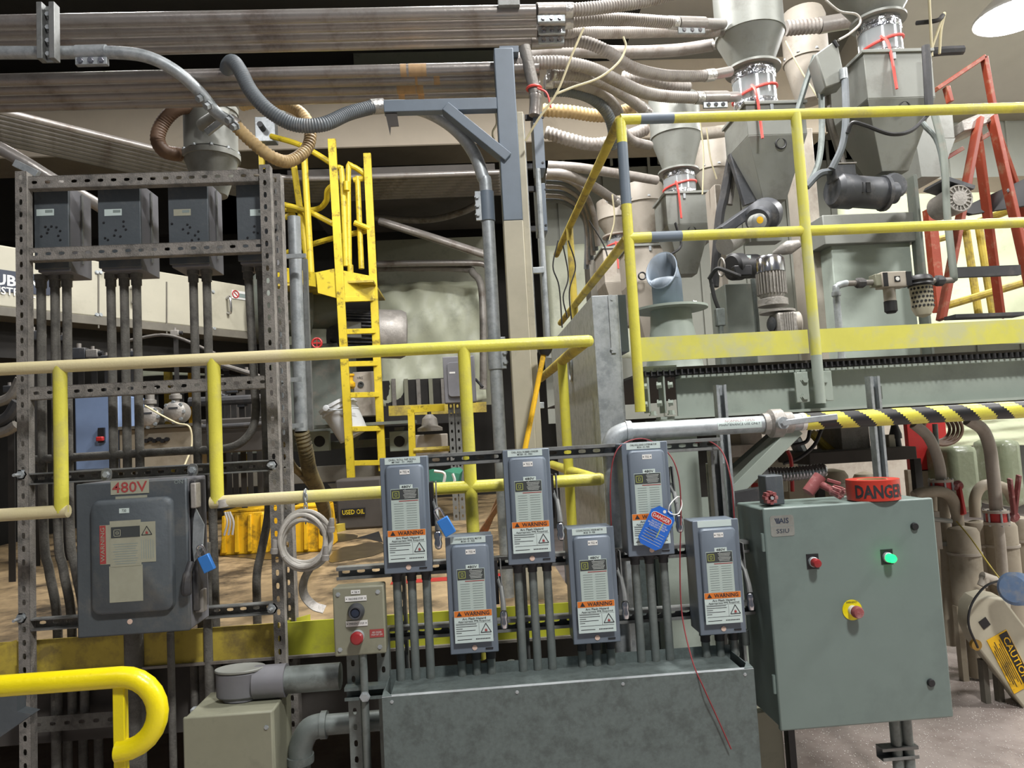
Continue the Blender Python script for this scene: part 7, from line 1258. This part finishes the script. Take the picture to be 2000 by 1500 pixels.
for i, (x, y0, y1, Y, w) in enumerate(((1876, 1030, 1215, 4.2, 29), (1905, 1018, 1240, 4.6, 26), (1948, 1018, 1220, 4.5, 30), (1985, 1010, 1200, 4.7, 26))):
    c = P(x, y0, Y); r_ = mm(w, Y); zb = P(x+16, y1, Y).z; t = thing('filter_canister', ['nearest tall beige filter canister with curved top', 'beige filter canister just behind the nearest one', 'beige filter canister under the right red valve', 'beige filter canister at the right edge'][i], 'canister', (c.x+.03, Y, 0), 'beige filter canisters'); X = c.x+.01
    G().lathe((X, Y, zb), UZ, [(r_*.5, -.06), (r_, 0), (r_, c.z-zb-.03), (r_*.85, c.z-zb-.005), (r_*.3, c.z-zb+.006)], 28).done('shell', 'tank_beige', t); G().lathe((X, Y, c.z-.16), UZ, [(r_*1.08, 0), (r_*1.08, .015)], 28).done('band', 'hopper_beige', t)
    G().cyl((X, Y, zb-.05), (X, Y, zb-.32), r_*.45, 16).done('drain_boot', 'tank_beige', t); G().box((X+r_*.7, Y-.02, 0), (X+r_*.7+.035, Y+.02, zb+.1)).done('leg', 'machine_dark', t); G().box((X-r_*.7-.035, Y-.02, 0), (X-r_*.7, Y+.02, zb+.1)).done('leg', 'tank_beige', t)
G().tube(px([(1808, 1012, 4.1), (1858, 1018, 4.1)]), .014, 10).one('clamp_rod', 'hopper', 'horizontal clamp rod between cabinet and first canister', 'rod'); a = P(1822, 1000, 4.15); G().box((a.x-.02, 4.15, a.z-.22), (a.x+.04, 4.19, a.z)).one('mount_bracket', 'hopper_beige', 'beige bracket plate holding the clamp rod', 'bracket')
G().tube(sp(px([(1868, 1018, 4.1), (1895, 1050, 4.0), (1930, 1100, 3.9), (1960, 1140, 3.8)]), 5), .004, 6).one('thin_cable', 'yel_old', 'thin yellow cord slanting in front of the canisters', 'cable')
for i, (x0, x1, y0, y1, Y) in enumerate(((1856, 1925, 872, 1000, 5.3), (1960, 2010, 860, 990, 5.6))):
    a = P(x0, y0, Y); b = P(x1, y1, Y); G().box((a.x, Y, b.z), (b.x, Y+.4, a.z)).one('wrapped_pallet', 'wrap', ['pale green plastic wrapped load behind the pipes', 'wrapped load at the right edge behind the pipes'][i], 'wrapped load', bev=.05)
# vacuum loader with caution plate
Yv = 3.75; t = thing('belt_guard', 'slanted beige belt guard with yellow CAUTION plate at the right edge', 'machine', PZ(1905, 1360, 0)); pts = [(1893, 1185), (1905, 1170), (1930, 1164), (1962, 1170), (2060, 1300), (2060, 1430), (2000, 1385), (1905, 1260), (1890, 1225)]
G().ext([P(x, y, Yv) for x, y in pts], (.05, .16, 0)).done('guard', 'column_beige', t, .012)
q = P(1922, 1217, Yv); G().ob(q-UY*.004, V((.02, 0, .012)), V((-.012, 0, .02)), UY*.002).done('dark_badge', 'black', t)
ua = (P(2000, 1330, Yv)-P(1955, 1242, Yv)).normalized(); ua = V((ua.x, 0, ua.z)).normalized(); va = V((-ua.z, 0, ua.x)); c = P(1972, 1292, Yv)-UY*.003
lb = G().ob(c, ua*.155, va*.062, UY*.002).done('caution_plate', 'yel_bin', t); G().ob(c+va*.035-UY*.003, ua*.15, va*.024, UY*.001).done('caution_band', 'black', lb); text('CAUTION', c+va*.035-UY*.0045, .25, .036, 'yel_bin', lb, ua, va, off=.012)
g = G()
for k in range(6): g.ob(c+va*(-.0-.010*k)-UY*.003, ua*(.13-.02*(k % 3)), va*.0016, UY*.0006)
o = g.done('caution_print', 'print', lb); o['kind'] = 'stuff'
q = P(1903, 1258, Yv-.02); G().lathe(q, (0, -1, 0), [(.028, 0), (.028, .02), (.002, .022)], 18).done('brass_cap', 'brass', t)
for x in (1918, 1945): a = P(x, 1290, Yv+.1); G().box((a.x, Yv+.1, 0), (a.x+.03, Yv+.14, a.z)).done('leg', 'machine_dark', t)
o = P(2010, 1150, 3.6); motor(o, P(1962, 1150, 3.5)-o, mm(32, 3.6), mm(60, 3.6), 'motor_blue', 'small_motor', 'dusty blue motor on the belt guard at the right edge', 0)
G().tube(sp(px([(1960, 1132, 3.7), (1925, 1145, 3.66), (1898, 1180, 3.64), (1892, 1220, 3.64), (1910, 1265, 3.66)]), 6), .006, 6).one('thin_cable', 'cable_black', 'black cable hanging over the beige belt guard', 'cable')
t = thing('pipe_tee', 'beige pipe tee above the belt guard', 'pipe fitting', P(1925, 1150, 4.0)); G().tube(px([(1918, 1125, 4.0), (1960, 1140, 4.0)]), .026, 12).done('run', 'hopper_beige', t); G().tube(px([(1925, 1128, 4.0), (1918, 1145, 4.0)]), .026, 12).done('branch', 'hopper_beige', t)
# pellets on the floor
rr = random.Random(11); vs = []; fs = []
for i in range(9000):
    x = rr.uniform(1.0, 3.6); y = rr.uniform(2.45, 5.2); s = rr.uniform(.0018, .0034); n = len(vs); a = rr.uniform(0, 6)
    vs += [(x+s*math.cos(a), y+s*math.sin(a), .002), (x-s*math.sin(a), y+s*math.cos(a), .002), (x-s*math.cos(a), y-s*math.sin(a), .002), (x+s*math.sin(a), y-s*math.cos(a), .002), (x, y, .002+s*.8)]
    fs += [(n, n+1, n+4), (n+1, n+2, n+4), (n+2, n+3, n+4), (n+3, n, n+4)]
G().add(vs, fs).one('spilled_pellets', 'pellet', 'white plastic pellets scattered on the concrete floor', 'pellets', kind='stuff')
